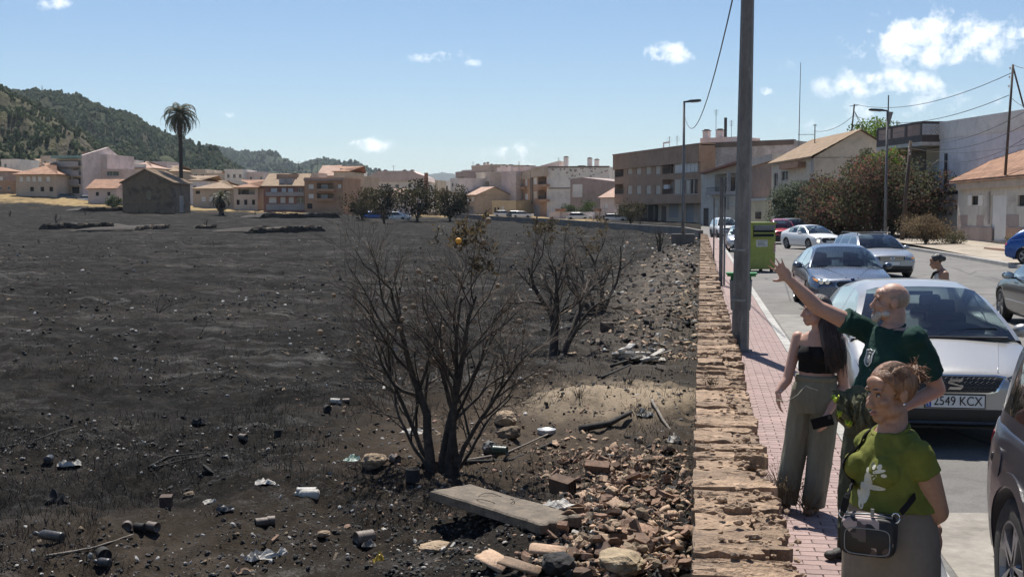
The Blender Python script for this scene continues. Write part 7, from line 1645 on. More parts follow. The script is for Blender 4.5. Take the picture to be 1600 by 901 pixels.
def hand(mb, w, d, pn, th, s_=1.0, curl=.25, spread=.12, thumb_out=.8):
    """w wrist, d pointing direction, pn palm normal (fingers curl towards it), th direction of the thumb side"""
    w = V(w); d = V(d).normalized(); th = V(th); th = (th-d*th.dot(d)).normalized(); pn_ = d.cross(th); pn_ = pn_ if pn_.dot(V(pn)) > 0 else -pn_
    R_ = Matrix((th, d, pn_)).transposed(); mb.ell(w+d*.05*s_, (.040*s_, .052*s_, .015*s_), 14, 10, R_); mb.ell(w+d*.015*s_, (.028*s_, .035*s_, .018*s_), 12, 8, R_); mb.ell(w+d*.035*s_+th*.024*s_+pn_*.006*s_, (.016*s_,.030*s_,.014*s_), 10, 8, R_)
    for k, (x, L, r_) in enumerate(((.027,.072,.0088),(.009,.080,.0092),(-.010,.075,.0088),(-.027,.060,.0078))):
        a = spread*(1.5-k); b0 = w+d*(.090-.004*abs(k-1.2))*s_+th*x*s_; dd = (d+th*a).normalized(); pts = [b0-dd*.02*s_]; rr_ = [r_*s_*1.05]; q = b0.copy(); ang = curl*(.6+.2*k)
        for sg, fr in enumerate((.45,.32,.23)):
            dc = (dd*cos(ang*(sg+.6)) + pn_*sin(ang*(sg+.6))); q = q+dc*L*fr*s_; pts.append(q.copy()); rr_.append(r_*s_*(1-.13*(sg+1)))
        limb(mb, pts, rr_, 8)
    b0 = w+d*.028*s_+th*.030*s_; dd = (d*(1-thumb_out*.55)+th*thumb_out+pn_*.25).normalized(); q1 = b0+dd*.032*s_; q2 = q1+(dd+d*.35).normalized()*.026*s_; limb(mb, [b0-dd*.01*s_, q1, q2], [.0125*s_,.0105*s_,.0085*s_], 8)
def folds(amp, fx, seed=0, zs=1.0):
    return lambda p: amp*(noise.fractal(V((p.x*fx+seed, p.y*fx, p.z*fx*zs)), 1.0, 2.0, 3))
BROWD = M('brow_hair', (.025,.016,.011), .7, .3, 40, 0); SHOE = M('dark_shoe', (.03,.027,.024), .7, .3, 12, .2)
def shell(P, R_, c, r, keep, th, s_, dis=None):                  # cropped hair as a thin cap over part of the skull
    mb = MB(); NU, NV = 56, 40; vs = []; fs = []
    for k in (1.0, 1-th):
        for j in range(NV+1):
            t = pi*j/NV
            for i in range(NU): a = 2*pi*i/NU; k2 = k*(1+(dis(a, t) if dis and k == 1.0 else 0)); vs.append(P(c[0]+r[0]*k2*sin(t)*cos(a), c[1]+r[1]*k2*sin(t)*sin(a), c[2]-r[2]*k2*cos(t)))
    N = (NV+1)*NU; on = {}
    for j in range(NV):
        for i in range(NU):
            t = pi*(j+.5)/NV; a = 2*pi*(i+.5)/NU; on[i, j] = keep(c[0]+r[0]*sin(t)*cos(a), c[1]+r[1]*sin(t)*sin(a), c[2]-r[2]*cos(t))
    for (i, j), k in on.items():
        if not k: continue
        q = [j*NU+i, j*NU+(i+1) % NU, (j+1)*NU+(i+1) % NU, (j+1)*NU+i]; fs.append(tuple(q)); fs.append(tuple(x+N for x in q[::-1]))
        for (di, dj, e0, e1) in ((0,-1,0,1),(1,0,1,2),(0,1,2,3),(-1,0,3,0)):
            if not on.get(((i+di) % NU, j+dj), False): fs.append((q[e1], q[e0], q[e0]+N, q[e1]+N))
    mb.add(vs, fs); return mb
def hairline(y, pts): return lerp_c(pts, y)
HL = [(-.12,-.075),(-.040,-.070),(-.018,-.020),(.005,.020),(.022,.004),(.034,.022),(.052,.056),(.072,.070)]
def cap(P, R_, mat, T, grow=1.0, lo=-.075):
    kp = lambda x, y, z: z > max(lo if y < -.03 else -1, hairline(y, HL)) - (.028 if -.0 < y < .03 and abs(x) > .05 else 0)
    mb = shell(P, R_, (0,-.014,.033), (.0805*grow,.0965*grow,.0875*grow), kp, .10, 1, lambda a, t: .022*noise.noise(V((sin(a)*9, cos(a)*3, t*1.5)))+.010*noise.noise(V((a*14, t*3, 2))))
    return mb.obj('hair', mat, T, True)
class Pers:
    def __init__(c, px0, yg, d, label, zg=0.0):
        c.s = F/d; c.px0 = px0; c.yg = yg; p = ptd(px0, yg, d); p.z = zg; c.zoff = zg; c.t = thing('person', label, 'person', p, YAW-atan2(px0-800, F)); c.rz = c.t.rotation_euler.z; c.d = d
    def L(c, px, py, y=0.0):                   # pixel at sideways depth y -> local point
        return V(((px-c.px0)/c.s*(1+y/c.d), y, CAMZ-c.zoff-(py-331)/c.s*(1+y/c.d)))
# ---------- woman in green
w = Pers(1385, 1195, 4.73, 'woman in a lime green T-shirt with a camouflage shoulder bag and tied-up copper hair')
SK1 = skinmat('skin_tan', (.36,.195,.125)); f = V((-.74,-.67,0)).normalized(); l = V((-f.y, f.x, 0)); T = w.t
hc = w.L(1381, 607, .0)
TOR = [(0,0,.80,.175,.135),(0,0,.90,.185,.145),(0,0,1.0,.168,.135),(0,0,1.10,.160,.130),(.0,0,1.19,.142,.118),(0,0,1.25,.136,.100),(0,0,1.29,.104,.075),(0,0,1.318,.070,.060),(0,0,1.345,.052,.052)]
b = MB(); rings_loft(b, TOR, f); P, R_ = head(b, hc, (-.80,-.60), .96, -.10)
limb(b, [V((0,0,1.30))+f*-.005, hc+V((.012,.012,-.06))], [.056,.050]); 
for sx in (-1, 1): b.ell(V((0,0,1.175))+f*.085+l*.066*sx, (.058,.058,.058), 14, 10)
shL = l*.138+V((0,0,1.245)); elL = w.L(1451, 787, -.05); wrL = w.L(1408, 822, .17); shR = -l*.132+V((0,0,1.245)); elR = V((.04,.30,1.05)); wrR = w.L(1450, 815, .10)
limb(b, [shL, shL.lerp(elL,.45), elL], [.054,.055,.045]); limb(b, [elL, elL.lerp(wrL,.4), wrL], [.045,.042,.028]); limb(b, [shR, elR], [.052,.042]); limb(b, [elR, wrR], [.042,.027])
hand(b, wrR, (.08,-.02,-1), (-.7,-.7,0), (-.5,-.8,0), .98, .35, .06, .5); hand(b, wrL, (-.8,.3,-.3), (0,-1,0), (0,0,1), .95, .6, .05)
limb(b, [-l*.085+V((0,0,.85)), -l*.085+V((0,0,.48)), -l*.085+V((0,0,.08))], [.085,.058,.038]); limb(b, [l*.085+V((0,0,.85)), l*.085+V((0,0,.48)), l*.085+V((0,0,.08))], [.085,.058,.038])
remesh(b, 'body', SK1, T, .0055, 4)
face_parts(P, R_, T, .96, BROWD, M('lips_tan', (.27,.115,.09), .5, .15, 30, .05))
HR1 = hairmat('copper_hair', (.085,.032,.013), (.36,.165,.065))
cap(P, R_, HR1, T, 1.03)
random.seed(6); bun = MB(); bc = P(0,-.112,.058)
for i in range(150):                                   # loose frizzy bun and stray strands
    d = V([random.gauss(0,1) for _ in range(3)]).normalized(); q = bc+d*random.uniform(.012,.034); pts = [q]
    d2 = (d+V([random.gauss(0,.8) for _ in range(3)])).normalized()
    for k in range(4): d2 = (d2+V([random.gauss(0,.45) for _ in range(3)])+V((0,0,-.12))).normalized(); q = q+d2*.013; pts.append(q)
    bun.tube(pts, [.0028,.0026,.0022,.0016,.0008], 4, 0, False)
bun.ell(bc, (.036,.034,.036), 12, 8)
for i in range(240):                                   # combed strands swept back over the crown into the bun
    a = random.uniform(-1.5,1.5); y0 = .050-.045*abs(a)/1.5; pts = []
    for k in range(8):
        t = k/7; y = y0+(-.100-y0)*t; x0 = .0805*sin(a)*(1-.5*t**2); q = max(.0, 1-(x0/.083)**2-((y+.014)/.099)**2); pts.append(P(x0, y, .033+.0895*sqrt(q)+.0008))
    bun.tube(pts, [.0011]*8, 3, 0, False)
bun.obj('hair_bun', HR1, T, True, False)
for sx in (-1, 1): e = MB(); e.ell(P(sx*.080,.002,-.036), (.006,.006,.006), 8, 6); e.obj('earring', CHROME, T, True)
# T-shirt
GRN = fabric('lime_cotton', (.118,.128,.024), 6, .14, .35, c2=(.15,.158,.034)); s_ = MB()
rings_loft(s_, [(0,0,1.03,.186,.156),(0,0,1.055,.178,.150),(0,0,1.10,.160,.138),(0,0,1.19,.153,.131),(0,0,1.25,.147,.113),(0,0,1.29,.119,.090),(0,0,1.318,.090,.076)], f)
for sx in (-1, 1): s_.ell(V((0,0,1.175))+f*.092+l*.064*sx, (.066,.062,.064), 14, 10)
limb(s_, [shL+V((0,0,.002)), shL.lerp(elL,.16)], [.060,.062]); limb(s_, [shR, shR.lerp(elR,.2)], [.058,.060])
s_.tube([shL.lerp(elL,.1), shL.lerp(elL,.30)], [.061,.068], 18); s_.tube([shR.lerp(elR,.15), shR.lerp(elR,.33)], [.060,.064], 18)
TSH = remesh(s_, 't_shirt', GRN, T, .006, 4, lambda p: .009*noise.fractal(V((p.x*10+p.z*9, p.y*10, p.z*6-p.x*8)), 1, 2, 3) + .003*sin(p.z*46+p.x*22)*sm(1.16,1.02,p.z))
nk = MB(); nk.tube([V((0,0,1.322))+l*(.072*cos(a))+f*(.062*sin(a)+.012)+V((0,0,-.022*sin(a))) for a in [2*pi*k/24 for k in range(25)]], .0075, 8); nk.obj('collar', GRN, T, True)
PRT = M('shirt_print', (.62,.60,.50), .8, .12, 20, .1); PRD = M('shirt_print_dark', (.05,.06,.03), .8, .2, 20, 0)
bv = BVHTree.FromPolygons([v.co for v in TSH.data.vertices], [p.vertices[:] for p in TSH.data.polygons])
def onshirt(bvh, c, f_, name, blobs, mat, parent, off=.003):
    mb = MB(); l_ = V((-f_.y, f_.x, 0))
    for (x, z, a, b_, ang) in blobs:
        n = 14; o_ = V((0,0,z))+l_*x+f_*1.0+c
        ctr = None; vs = []
        for k in range(n):
            t = 2*pi*k/n; dx, dz = a*cos(t), b_*sin(t); dx, dz = dx*cos(ang)-dz*sin(ang), dx*sin(ang)+dz*cos(ang)
            h_ = bvh.ray_cast(o_+l_*dx+V((0,0,dz)), -f_); 
            if h_[0] is None: break
            vs.append(h_[0]+f_*.0016)
        h_ = bvh.ray_cast(o_, -f_)
        if len(vs) == n and h_[0] is not None: 
            m_ = h_[0]+f_*.0017; mb.add(vs+[m_]+[q-f_*.005 for q in vs], [(k, (k+1) % n, n) for k in range(n)]+[(k, n+1+k, n+1+(k+1) % n, (k+1) % n) for k in range(n)])
    return mb.obj(name, mat, parent, False)
random.seed(12)
bl = [(.02,1.125,.012,.055,-.5),(.035,1.150,.010,.050,-1.1),(.045,1.118,.010,.048,-1.5),(.015,1.085,.014,.030,.2),(.0,1.06,.016,.03,.4),(.02,1.17,.012,.022,.3),(.085,1.188,.024,.007,.3),(.085,1.205,.010,.010,0),(.06,1.20,.009,.009,0),(.105,1.175,.009,.007,0),(-.02,1.08,.010,.024,.8),(-.01,1.10,.012,.03,.2),(.005,1.14,.01,.03,-.2)]
onshirt(bv, V((0,0,0)), f, 'flower_print', bl, PRT, TSH); onshirt(bv, V((0,0,0)), f, 'flower_print', [(.045,1.205,.012,.012,0),(.02,1.03,.022,.006,-.4)], PRD, TSH)
# pleated trousers
TAU = fabric('taupe_pleats', (.20,.162,.130), 4, .12, .2)
pl = MB(); f_ = f; rs = []
for z, a, b_ in ((1.075,.155,.128),(1.04,.164,.136),(1.0,.172,.143),(.93,.188,.155),(.84,.195,.162),(.72,.196,.162),(.5,.20,.165),(.25,.205,.17),(.10,.21,.175)):
    rs.append([l*(a+.0045*(k % 2)*min(1, (1.06-z)*10+.3))*cos(2*pi*k/150)+f*(b_+.0045*(k % 2)*min(1, (1.06-z)*10+.3))*sin(2*pi*k/150)+V((.004*nf(k*.2,z*3),0,z)) for k in range(150)])
pl.loft(rs); pl.obj('trousers', TAU, T, True)
for sx in (-1,1): so_ = MB(); so_.ell(l*.085*sx+f*.06+V((0,0,.035)), (.05,.05,.04), 12, 8); so_.ell(l*.085*sx+f*.12+V((0,0,.028)), (.042,.06,.03), 12, 8); remesh(so_, 'shoe', SHOE, T, .008, 3)
# bag: a thing she carries
bp = w.L(1352, 830, -.22); bg_ = thing('shoulder_bag', 'black and pink camouflage shoulder bag hanging at the hip of the woman in green', 'bag', T.location + RZ(w.rz) @ bp, w.rz - .12)
m, nt, b_ = nodes('camouflage'); oc = objco(nt); vo = nnode(nt, 'ShaderNodeTexVoronoi', {'Vector': oc, 'Scale': 22.}, distance='MANHATTAN'); sv_ = nnode(nt, 'ShaderNodeSeparateColor', {0: vo.outputs['Color']})
cr = nt.nodes.new('ShaderNodeValToRGB'); nt.links.new(sv_.outputs[0], cr.inputs[0]); cr.color_ramp.interpolation = 'CONSTANT'; e = cr.color_ramp.elements; e.new(.36); e.new(.55); e.new(.74)
for q, c_ in zip(e, ((.012,.010,.010),(.075,.055,.052),(.36,.27,.25),(.016,.013,.013))): q.color = c_+(1,)
for q, p_ in zip(e, (0,.36,.55,.74)): q.position = p_
nt.links.new(cr.outputs[0], b_.inputs['Base Color']); b_.inputs['Roughness'].default_value = .62; CAMO = m
mb = MB(); rs = []
for y, k in ((.05,.90),(.042,.98),(.02,1.0),(-.02,1.0),(-.046,.97),(-.056,.90)): rs.append([(.098*k*math.copysign(abs(cos(t))**.36, cos(t)), y, .074*k*math.copysign(abs(sin(t))**.36, sin(t))) for t in [2*pi*q/36 for q in range(36)]])
mb.loft(rs); mb.obj('bag_body', CAMO, bg_, True)
mb = MB(); mb.tube([(.080*math.copysign(abs(cos(t))**.4, cos(t)), -.056, -.014+.048*math.copysign(abs(sin(t))**.4, sin(t))) for t in [2*pi*q/32 for q in range(33)]], .0022, 6); mb.obj('pocket_piping', GALV, bg_, True)
mb = MB(); mb.tube([(-.085,-.035,.076),(0,-.035,.083),(.085,-.035,.076)], .004, 6); mb.obj('zip', GALV, bg_, True); mb = MB(); mb.box((.015,-.04,.090),(.012,.006,.03)); mb.obj('zip_pull', GALV, bg_)
for sx in (-1,1): mb = MB(); mb.tube([(sx*(.094+.014*cos(t)),-.01,.072+.018*sin(t)) for t in [2*pi*q/12 for q in range(13)]], .003, 6); mb.obj('buckle', CHROME, bg_, True)
STRAP = fabric('black_webbing', (.012,.012,.013), 30, .2, .2)
def ribbon(pts, wd, nrm, name, mat, parent, th=.003):
    mb = MB(); rs = []
    P_ = [V(p) for p in pts]; sub = []
    for i in range(len(P_)-1):
        p0, p1, p2, p3 = P_[max(i-1,0)], P_[i], P_[i+1], P_[min(i+2,len(P_)-1)]
        for k in range(6): t = k/6; sub.append(.5*((2*p1)+(p2-p0)*t+(2*p0-5*p1+4*p2-p3)*t*t+(3*p1-p0-3*p2+p3)*t**3))
    sub.append(P_[-1])
    for i, p in enumerate(sub):
        t = (sub[min(i+1,len(sub)-1)]-sub[max(i-1,0)]).normalized(); n = nrm(p); sd_ = t.cross(n).normalized(); n = sd_.cross(t).normalized(); rs.append([p+sd_*wd/2+n*th, p-sd_*wd/2+n*th, p-sd_*wd/2-n*th, p+sd_*wd/2-n*th])
    mb.loft(rs); o = mb.obj(name, mat, parent); return o
out = lambda p: V((p.x, p.y, .02)).normalized()
iv = lambda p: (RZ(-(bg_.rotation_euler.z-w.rz)) @ (V(p)-bp))
def surf_t(x, z, ff=None): # point on the shirt, offset along l by x
    o_ = V((0,0,z))+l*x+f*1.0; h_ = bv.ray_cast(o_, -f); return h_[0]+f*.006
cps = [w.L(1312,797,-.23), w.L(1320,765,-.215), surf_t(-.098,1.11), surf_t(-.092,1.19), surf_t(-.086,1.25), surf_t(-.080,1.285)+V((0,0,.004)), V((0,0,1.325))-l*.085-f*.02]
ribbon([iv(p) for p in cps], .024, lambda p: RZ(-(bg_.rotation_euler.z-w.rz)) @ out((RZ(bg_.rotation_euler.z-w.rz) @ p)+bp), 'strap', STRAP, bg_)
cps = [w.L(1398,793,-.23), w.L(1408,780,-.205), w.L(1420,762,-.12), w.L(1424,750,.0)]
ribbon([iv(p) for p in cps], .022, lambda p: V((.5,-.8,0)), 'strap', STRAP, bg_)
# plastic bag in her hand
m = bpy.data.materials.new('clear_plastic'); m.use_nodes = True; nt = m.node_tree; b_ = nt.nodes['Principled BSDF']; b_.inputs['Base Color'].default_value = (.70,.74,.78,1); b_.inputs['Roughness'].default_value = .25; b_.inputs['Alpha'].default_value = .45; PLAS = m
hb = T.location + RZ(w.rz) @ (wrR+V((.012,0,-.15))); pbg = thing('plastic_bag', 'small translucent carrier bag with a bottle held behind the woman in green', 'bag', hb, w.rz)
mb = MB(); rs = []
for z, k in ((.06,.10),(.03,.30),(-.02,.6),(-.09,.95),(-.16,1.05),(-.22,.85),(-.25,.4)): rs.append([(.055*k*cos(t)*(1+.22*nf(t*1.6,z*14,1)), .045*k*sin(t)*(1+.22*nf(t*1.6,z*14,2)), z) for t in [2*pi*q/28 for q in range(28)]])
mb.loft(rs); mb.obj('bag_film', PLAS, pbg, True); mb = MB(); mb.lathe([(.026,-.20),(.028,-.19),(.028,-.06),(.013,-.03),(.013,-.005)], 16, Matrix.Rotation(.12,4,'Y')); bo_ = mb.obj('bottle', M('pale_bottle', (.62,.68,.70), .2, .1, 9, 0), pbg, True)
mb = MB(); mb.lathe([(.0287,-.13),(.0287,-.085)], 16, Matrix.Rotation(.12,4,'Y'), 0, False); mb.obj('label_band', M('blue_label', (.05,.25,.55), .5, .1, 9, 0), bo_, True)
# ---------- bald man
w = Pers(1385, 874, 7.55, 'bald grey-bearded man in a dark green T-shirt pointing to the left with outstretched arm'); T = w.t; f = V((-.76,-.65,0)).normalized(); l = V((-f.y, f.x, 0)); SK2 = skinmat('skin_fair', (.47,.275,.20))
hip = V((-.09,.0,0)); hc = w.L(1384, 470, .02); sh0 = w.L(1389, 530, 0)
TOR = [(-.10,0,.84,.165,.130),(-.09,0,.95,.172,.140),(-.06,0,1.05,.172,.150),(-.02,0,1.16,.176,.150),(.005,0,1.27,.186,.140),(.012,0,1.35,.188,.118),(.014,0,1.41,.165,.09),(.014,0,1.445,.095,.07),(.01,0,1.47,.06,.06)]
b = MB(); rings_loft(b, TOR, f); P, R_ = head(b, hc, (-.97,-.25), 1.05, .10); limb(b, [V((.014,.01,1.43)), hc+V((.03,.005,-.06))], [.070,.062])
shR = V((.012,0,1.40))-l*.185+f*.03; elR = w.L(1274, 480, .0); wrR = w.L(1231, 438, -.06); shL = V((.014,0,1.395))+l*.19; elL = w.L(1455, 602, -.02); wrL = w.L(1405, 632, -.22)
limb(b, [shR, shR.lerp(elR,.5), elR], [.062,.056,.046]); limb(b, [elR, elR.lerp(wrR,.35), wrR], [.047,.046,.030]); limb(b, [shL, shL.lerp(elL,.5), elL], [.064,.058,.048]); limb(b, [elL, elL.lerp(wrL,.35), wrL], [.047,.046,.031])
hand(b, wrR, w.L(1211,414,-.08)-wrR, (.3,.5,-.2), (-.75,-.1,-.66), 1.02, -.10, .20, 1.0); hand(b, wrL, (-.5,.1,-.5), (.2,1,0), (0,-.6,1), 1.0, .6, .05)
ftR, ftL = w.L(1330, 862, -.03), w.L(1378, 872, -.10)
for (h_, ft) in ((V((-.10,0,.90))-l*.09, ftR), (V((-.10,0,.90))+l*.09, ftL)): limb(b, [h_, h_.lerp(ft,.5)+f*.03, V((ft.x,ft.y,.09))], [.092,.062,.045])
remesh(b, 'body', SK2, T, .0065, 4); face_parts(P, R_, T, 1.05, M('grey_brow', (.16,.14,.12), .8, .2, 40, 0), M('lips_fair', (.36,.19,.15), .5, .1, 30, 0), .010)
BRD = hairmat('grey_beard', (.34,.31,.28), (.60,.57,.52)); STB = hairmat('grey_stubble', (.22,.15,.115), (.33,.24,.19))
bb = MB(); bb.ell(P(0,.074,-.098), (.034,.030,.030), 14, 10, R_); bb.ell(P(0,.088,-.090), (.020,.016,.016), 12, 8, R_); bb.ell(P(0,.094,-.0545), (.026,.010,.0065), 12, 8, R_)
for sx in (-1,1): bb.ell(P(sx*.030,.068,-.078), (.015,.024,.024), 12, 8, R_); bb.ell(P(sx*.047,.030,-.068), (.019,.032,.022), 12, 8, R_)
remesh(bb, 'beard', BRD, T, .006, 3, lambda p: .002*noise.noise(p*160))
st = shell(P, R_, (0,-.012,.030), (.0752,.0935,.0852), lambda x, y, z: y < .022+.006*noise.noise(V((x*90,y*90,z*90))) and z < .056-.30*max(0,y+.04)+.010*noise.noise(V((x*70,y*70,z*70))) and z > -.045+.35*max(0, y+.02) , .03, 1.05)
st.obj('cropped_hair', STB, T, False)
DKG = fabric('bottle_green_cotton', (.012,.040,.032), 6, .15, .3, c2=(.017,.052,.042)); s_ = MB()
rings_loft(s_, [(-.095,0,.90,.186,.155),(-.09,0,.95,.187,.157),(-.06,0,1.05,.186,.165),(-.02,0,1.16,.189,.164),(.005,0,1.27,.198,.153),(.012,0,1.35,.199,.132),(.014,0,1.41,.176,.103),(.014,0,1.44,.125,.085)], f)
limb(s_, [shR, shR.lerp(elR,.38)], [.078,.076]); s_.tube([shR.lerp(elR,.3), shR.lerp(elR,.50)], [.077,.085], 18); limb(s_, [shL, shL.lerp(elL,.45)], [.080,.078]); s_.tube([shL.lerp(elL,.4), shL.lerp(elL,.72)], [.078,.088], 18)
TSH = remesh(s_, 't_shirt', DKG, T, .0075, 4, lambda p: .013*noise.fractal(V((p.x*8+p.z*9, p.y*8, p.z*5-p.x*8)), 1, 2, 3))
nk = MB(); nk.tube([V((.016,0,1.447))+l*(.078*cos(a))+f*(.070*sin(a)+.010)+V((0,0,-.018*sin(a))) for a in [2*pi*k/24 for k in range(25)]], .009, 8); nk.obj('collar', DKG, T, True)
bv = BVHTree.FromPolygons([v.co for v in TSH.data.vertices], [p.vertices[:] for p in TSH.data.polygons]); WPR = M('white_print', (.66,.67,.66), .7, .06, 20, 0)
def badge(pts, mat, name, wd, closed=True):
    mb = MB(); q = []
    for x, z in pts+([pts[0]] if closed else []):
        h_ = bv.ray_cast(V((0,0,z))+l*x+f*1.2, -f)
        if h_[0] is not None: q.append(h_[0]+f*.003)
    mb.tube(q, wd, 6); mb.obj(name, mat, TSH, True)
bx, bz = -.020, 1.262
shp = [(-.036,.048),(-.015,.044),(.0,.052),(.015,.044),(.036,.048),(.034,.018),(.036,-.02),(.020,-.042),(.0,-.052),(-.020,-.042),(-.036,-.02),(-.034,.018)]
badge([(bx+x, bz+z) for x, z in shp], WPR, 'badge_outline', .0036); badge([(bx+x*.72, bz+z*.70) for x, z in shp], WPR, 'badge_outline', .0018)
badge([(bx+.013*cos(a*pi/6), bz-.006+.021*sin(a*pi/6)) for a in range(12)], WPR, 'badge_emblem', .003); badge([(bx,bz-.022),(bx,bz+.006)], WPR, 'badge_emblem', .004, False); badge([(bx-.010,bz+.024),(bx,bz+.030),(bx+.010,bz+.024)], WPR, 'badge_emblem', .003, False)
TRO = fabric('olive_trousers', (.062,.066,.042), 5, .18, .3); tr = MB(); rings_loft(tr, [(-.105,0,.78,.18,.145),(-.10,0,.88,.184,.15),(-.095,0,.97,.178,.15)], f)
for (h_, ft) in ((V((-.10,0,.88))-l*.092, ftR), (V((-.10,0,.88))+l*.092, ftL)): limb(tr, [h_, h_.lerp(ft,.5)+f*.03, V((ft.x,ft.y,.13))], [.108,.088,.080]); tr.tube([V((ft.x,ft.y,.2)), V((ft.x,ft.y,.055))], [.080,.084], 16)
remesh(tr, 'trousers', TRO, T, .008, 4, folds(.010, 9, 3, .8))
for ft in (ftR, ftL): so_ = MB(); so_.ell(V((ft.x,ft.y,.05)), (.05,.05,.05), 12, 8); so_.ell(V((ft.x,ft.y,.038))+f*.09, (.046,.046,.036), 12, 8); so_.ell(V((ft.x,ft.y,.034))+f*.15, (.042,.042,.030), 12, 8); remesh(so_, 'shoe', SHOE, T, .008, 3)
# folded work jacket at his waist
jl = T.location + RZ(w.rz) @ w.L(1334, 636, -.24); jk = thing('work_jacket', 'folded olive work jacket with yellow reflective patches held at the waist of the bald man', 'jacket', jl, w.rz)
JK = fabric('jacket_olive', (.085,.088,.052), 7, .25, .4, c2=(.12,.12,.075)); random.seed(8)
def drape(w_, h_, sd, y0, amp, mat, name, top=0, nx=34, nz=30):
    mb = MB(); vs = []
    for th in (0, .006):
        for i in range(nx):
            for j in range(nz):
                u, v = i/(nx-1)*2-1, j/(nz-1); x = u*w_/2*(1-.22*v+.10*nf(v*3, sd)); fold = amp*(.25+v)*sin(u*8.5+sd+2.5*nf(u*1.2, v*1.4, sd))
                vs.append((x+.012*nf(u*2, v*4, sd), y0+th+fold+.03*nf(u*2.2, v*2.2, sd+5)-.05*(1-(2*v-1)**2)*.6, top-h_*v*(1-.18*u*u)+.05*(1-abs(u))*nf(u*2, sd)+.02*nf(u*3, v*2, sd+9)))
    fs = []; N = nx*nz
    for k in (0, 1):
        for i in range(nx-1):
            for j in range(nz-1): q = k*N+i*nz+j; f4 = (q, q+1, q+nz+1, q+nz); fs.append(f4 if k == 0 else f4[::-1])
    ring = [i*nz for i in range(nx)]+[(nx-1)*nz+j for j in range(1, nz)]+[i*nz+nz-1 for i in range(nx-2, -1, -1)]+[j for j in range(nz-2, 0, -1)]
    fs += [(a, b2, b2+N, a+N) for a, b2 in zip(ring, ring[1:]+ring[:1])]; mb.add(vs, fs); return mb.obj(name, mat, jk, True)
YEL = M('hi_vis', (.50,.60,.03), .6, .1, 9, .1)
drape(.27, .24, 1.3, .05, .030, JK, 'cloth', .10); drape(.22, .17, 4.1, -.01, .026, JK, 'sleeve', .085); o = drape(.13, .20, 7.7, -.04, .018, JK, 'sleeve', .06); o.location = (.05,0,0)
for (x, z, a, sd) in ((-.115,.075,.045,2.),(-.09,-.02,.03,3.),(-.035,-.075,.045,5.)): o = drape(a, .032, sd, -.055, .006, YEL, 'reflective_patch', 0, 8, 6); o.location = (x,0,z)
# ---------- young woman
w = Pers(1264, 798, 8.80, 'young woman with long brown hair, black strapless top and wide sage trousers, holding a phone'); T = w.t; f = V((-.36,-.93,0)).normalized(); l = V((-f.y, f.x, 0)); SK3 = skinmat('skin_light', (.50,.29,.215))
hc = w.L(1271, 483, .0); C0 = .045
TOR = [(.03,0,.76,.17,.12),(.03,0,.86,.172,.122),(.035,0,.95,.135,.10),(.04,0,1.02,.125,.096),(C0,0,1.10,.132,.10),(C0,0,1.18,.140,.098),(C0,0,1.235,.145,.08),(C0,0,1.275,.105,.062),(.04,0,1.30,.05,.05)]
b = MB(); rings_loft(b, TOR, f); P, R_ = head(b, hc, (-.98,-.2), .97, .0); limb(b, [V((C0,0,1.27)), hc+V((.015,.0,-.06))], [.050,.046])
for sx in (-1,1): b.ell(V((C0,0,1.135))+f*.075+l*.062*sx, (.056,.056,.056), 12, 8)
shR = V((C0,0,1.245))-l*.150; elR = w.L(1228, 592, -.04); wrR = w.L(1214, 612, -.10); shL = V((C0,0,1.245))+l*.155; elL = w.L(1313, 600, -.02); wrL = w.L(1290, 643, -.17)
limb(b, [shR, elR], [.046,.035]); limb(b, [elR, elR.lerp(wrR,.4), wrR], [.036,.033,.023]); limb(b, [shL, elL], [.046,.036]); limb(b, [elL, elL.lerp(wrL,.4), wrL], [.037,.034,.023])
hand(b, wrR, (.05,-.1,-1), (.8,0,0), (.3,-.9,0), .93, .45, .05, .5); hand(b, wrL, (-.25,-.1,-1), (-.6,.6,0), (-.7,-.7,0), .93, .5, .08, .6)
aR, aL = w.L(1228, 782, -.02), w.L(1271, 786, -.06)
for h_, a_ in ((V((.03,0,.82))-l*.085, aR), (V((.03,0,.82))+l*.085, aL)): limb(b, [h_, h_.lerp(a_,.5), a_], [.08,.05,.032])
remesh(b, 'body', SK3, T, .0062, 4); face_parts(P, R_, T, .97, BROWD, M('lips_rose', (.40,.17,.15), .5, .1, 30, 0))
HR3 = hairmat('dark_brown_hair', (.014,.008,.006), (.075,.036,.024)); h = MB(); cap(P, R_, HR3, T, 1.03)
h.ell(P(0,-.05,.0), (.07,.055,.07), 14, 10, R_)
hx_ = w.L(1288, 520, .0)
for (x0, y0, x1, y1, x2, y2, r0) in ((1284,492,1296,525,1302,578,.055),(1280,500,1290,535,1296,574,.045),(1291,500,1305,540,1310,572,.045),(1278,488,1284,520,1288,560,.038),(1293,495,1308,530,1315,565,.032)):
    h.tube([w.L(x0,y0,.03), w.L((x0+x1)/2,(y0+y1)/2,-.03), w.L(x1,y1,-.085), w.L((x1+x2)/2,(y1+y2)/2,-.12), w.L(x2,y2,-.13)], [r0,r0*1.05,r0,r0*.85,r0*.35], 12)
HO = remesh(h, 'long_hair', HR3, T, .0065, 4, lambda p: .007*noise.noise(V((p.x*42+p.z*3, p.y*42, p.z*3.0))))
sd_ = MB(); random.seed(3)
for i in range(170):
    k = random.random(); x0 = 1276+20*k; x2 = 1286+34*k+random.gauss(0,2); yb = 566+random.uniform(-14,20); dz = random.uniform(-.02,.02); o_ = random.uniform(-.012,.012)
    sd_.tube([w.L(x0,470+8*k,-.06+o_), w.L(x0+3+7*k,500,-.088+o_), w.L(x0*.5+x2*.5+3,535,-.145+o_), w.L(x2,yb,-.165+o_)], [.0022,.0026,.0024,.0008], 4, 0, False)
sd_.obj('hair_strands', HR3, T, True, False)
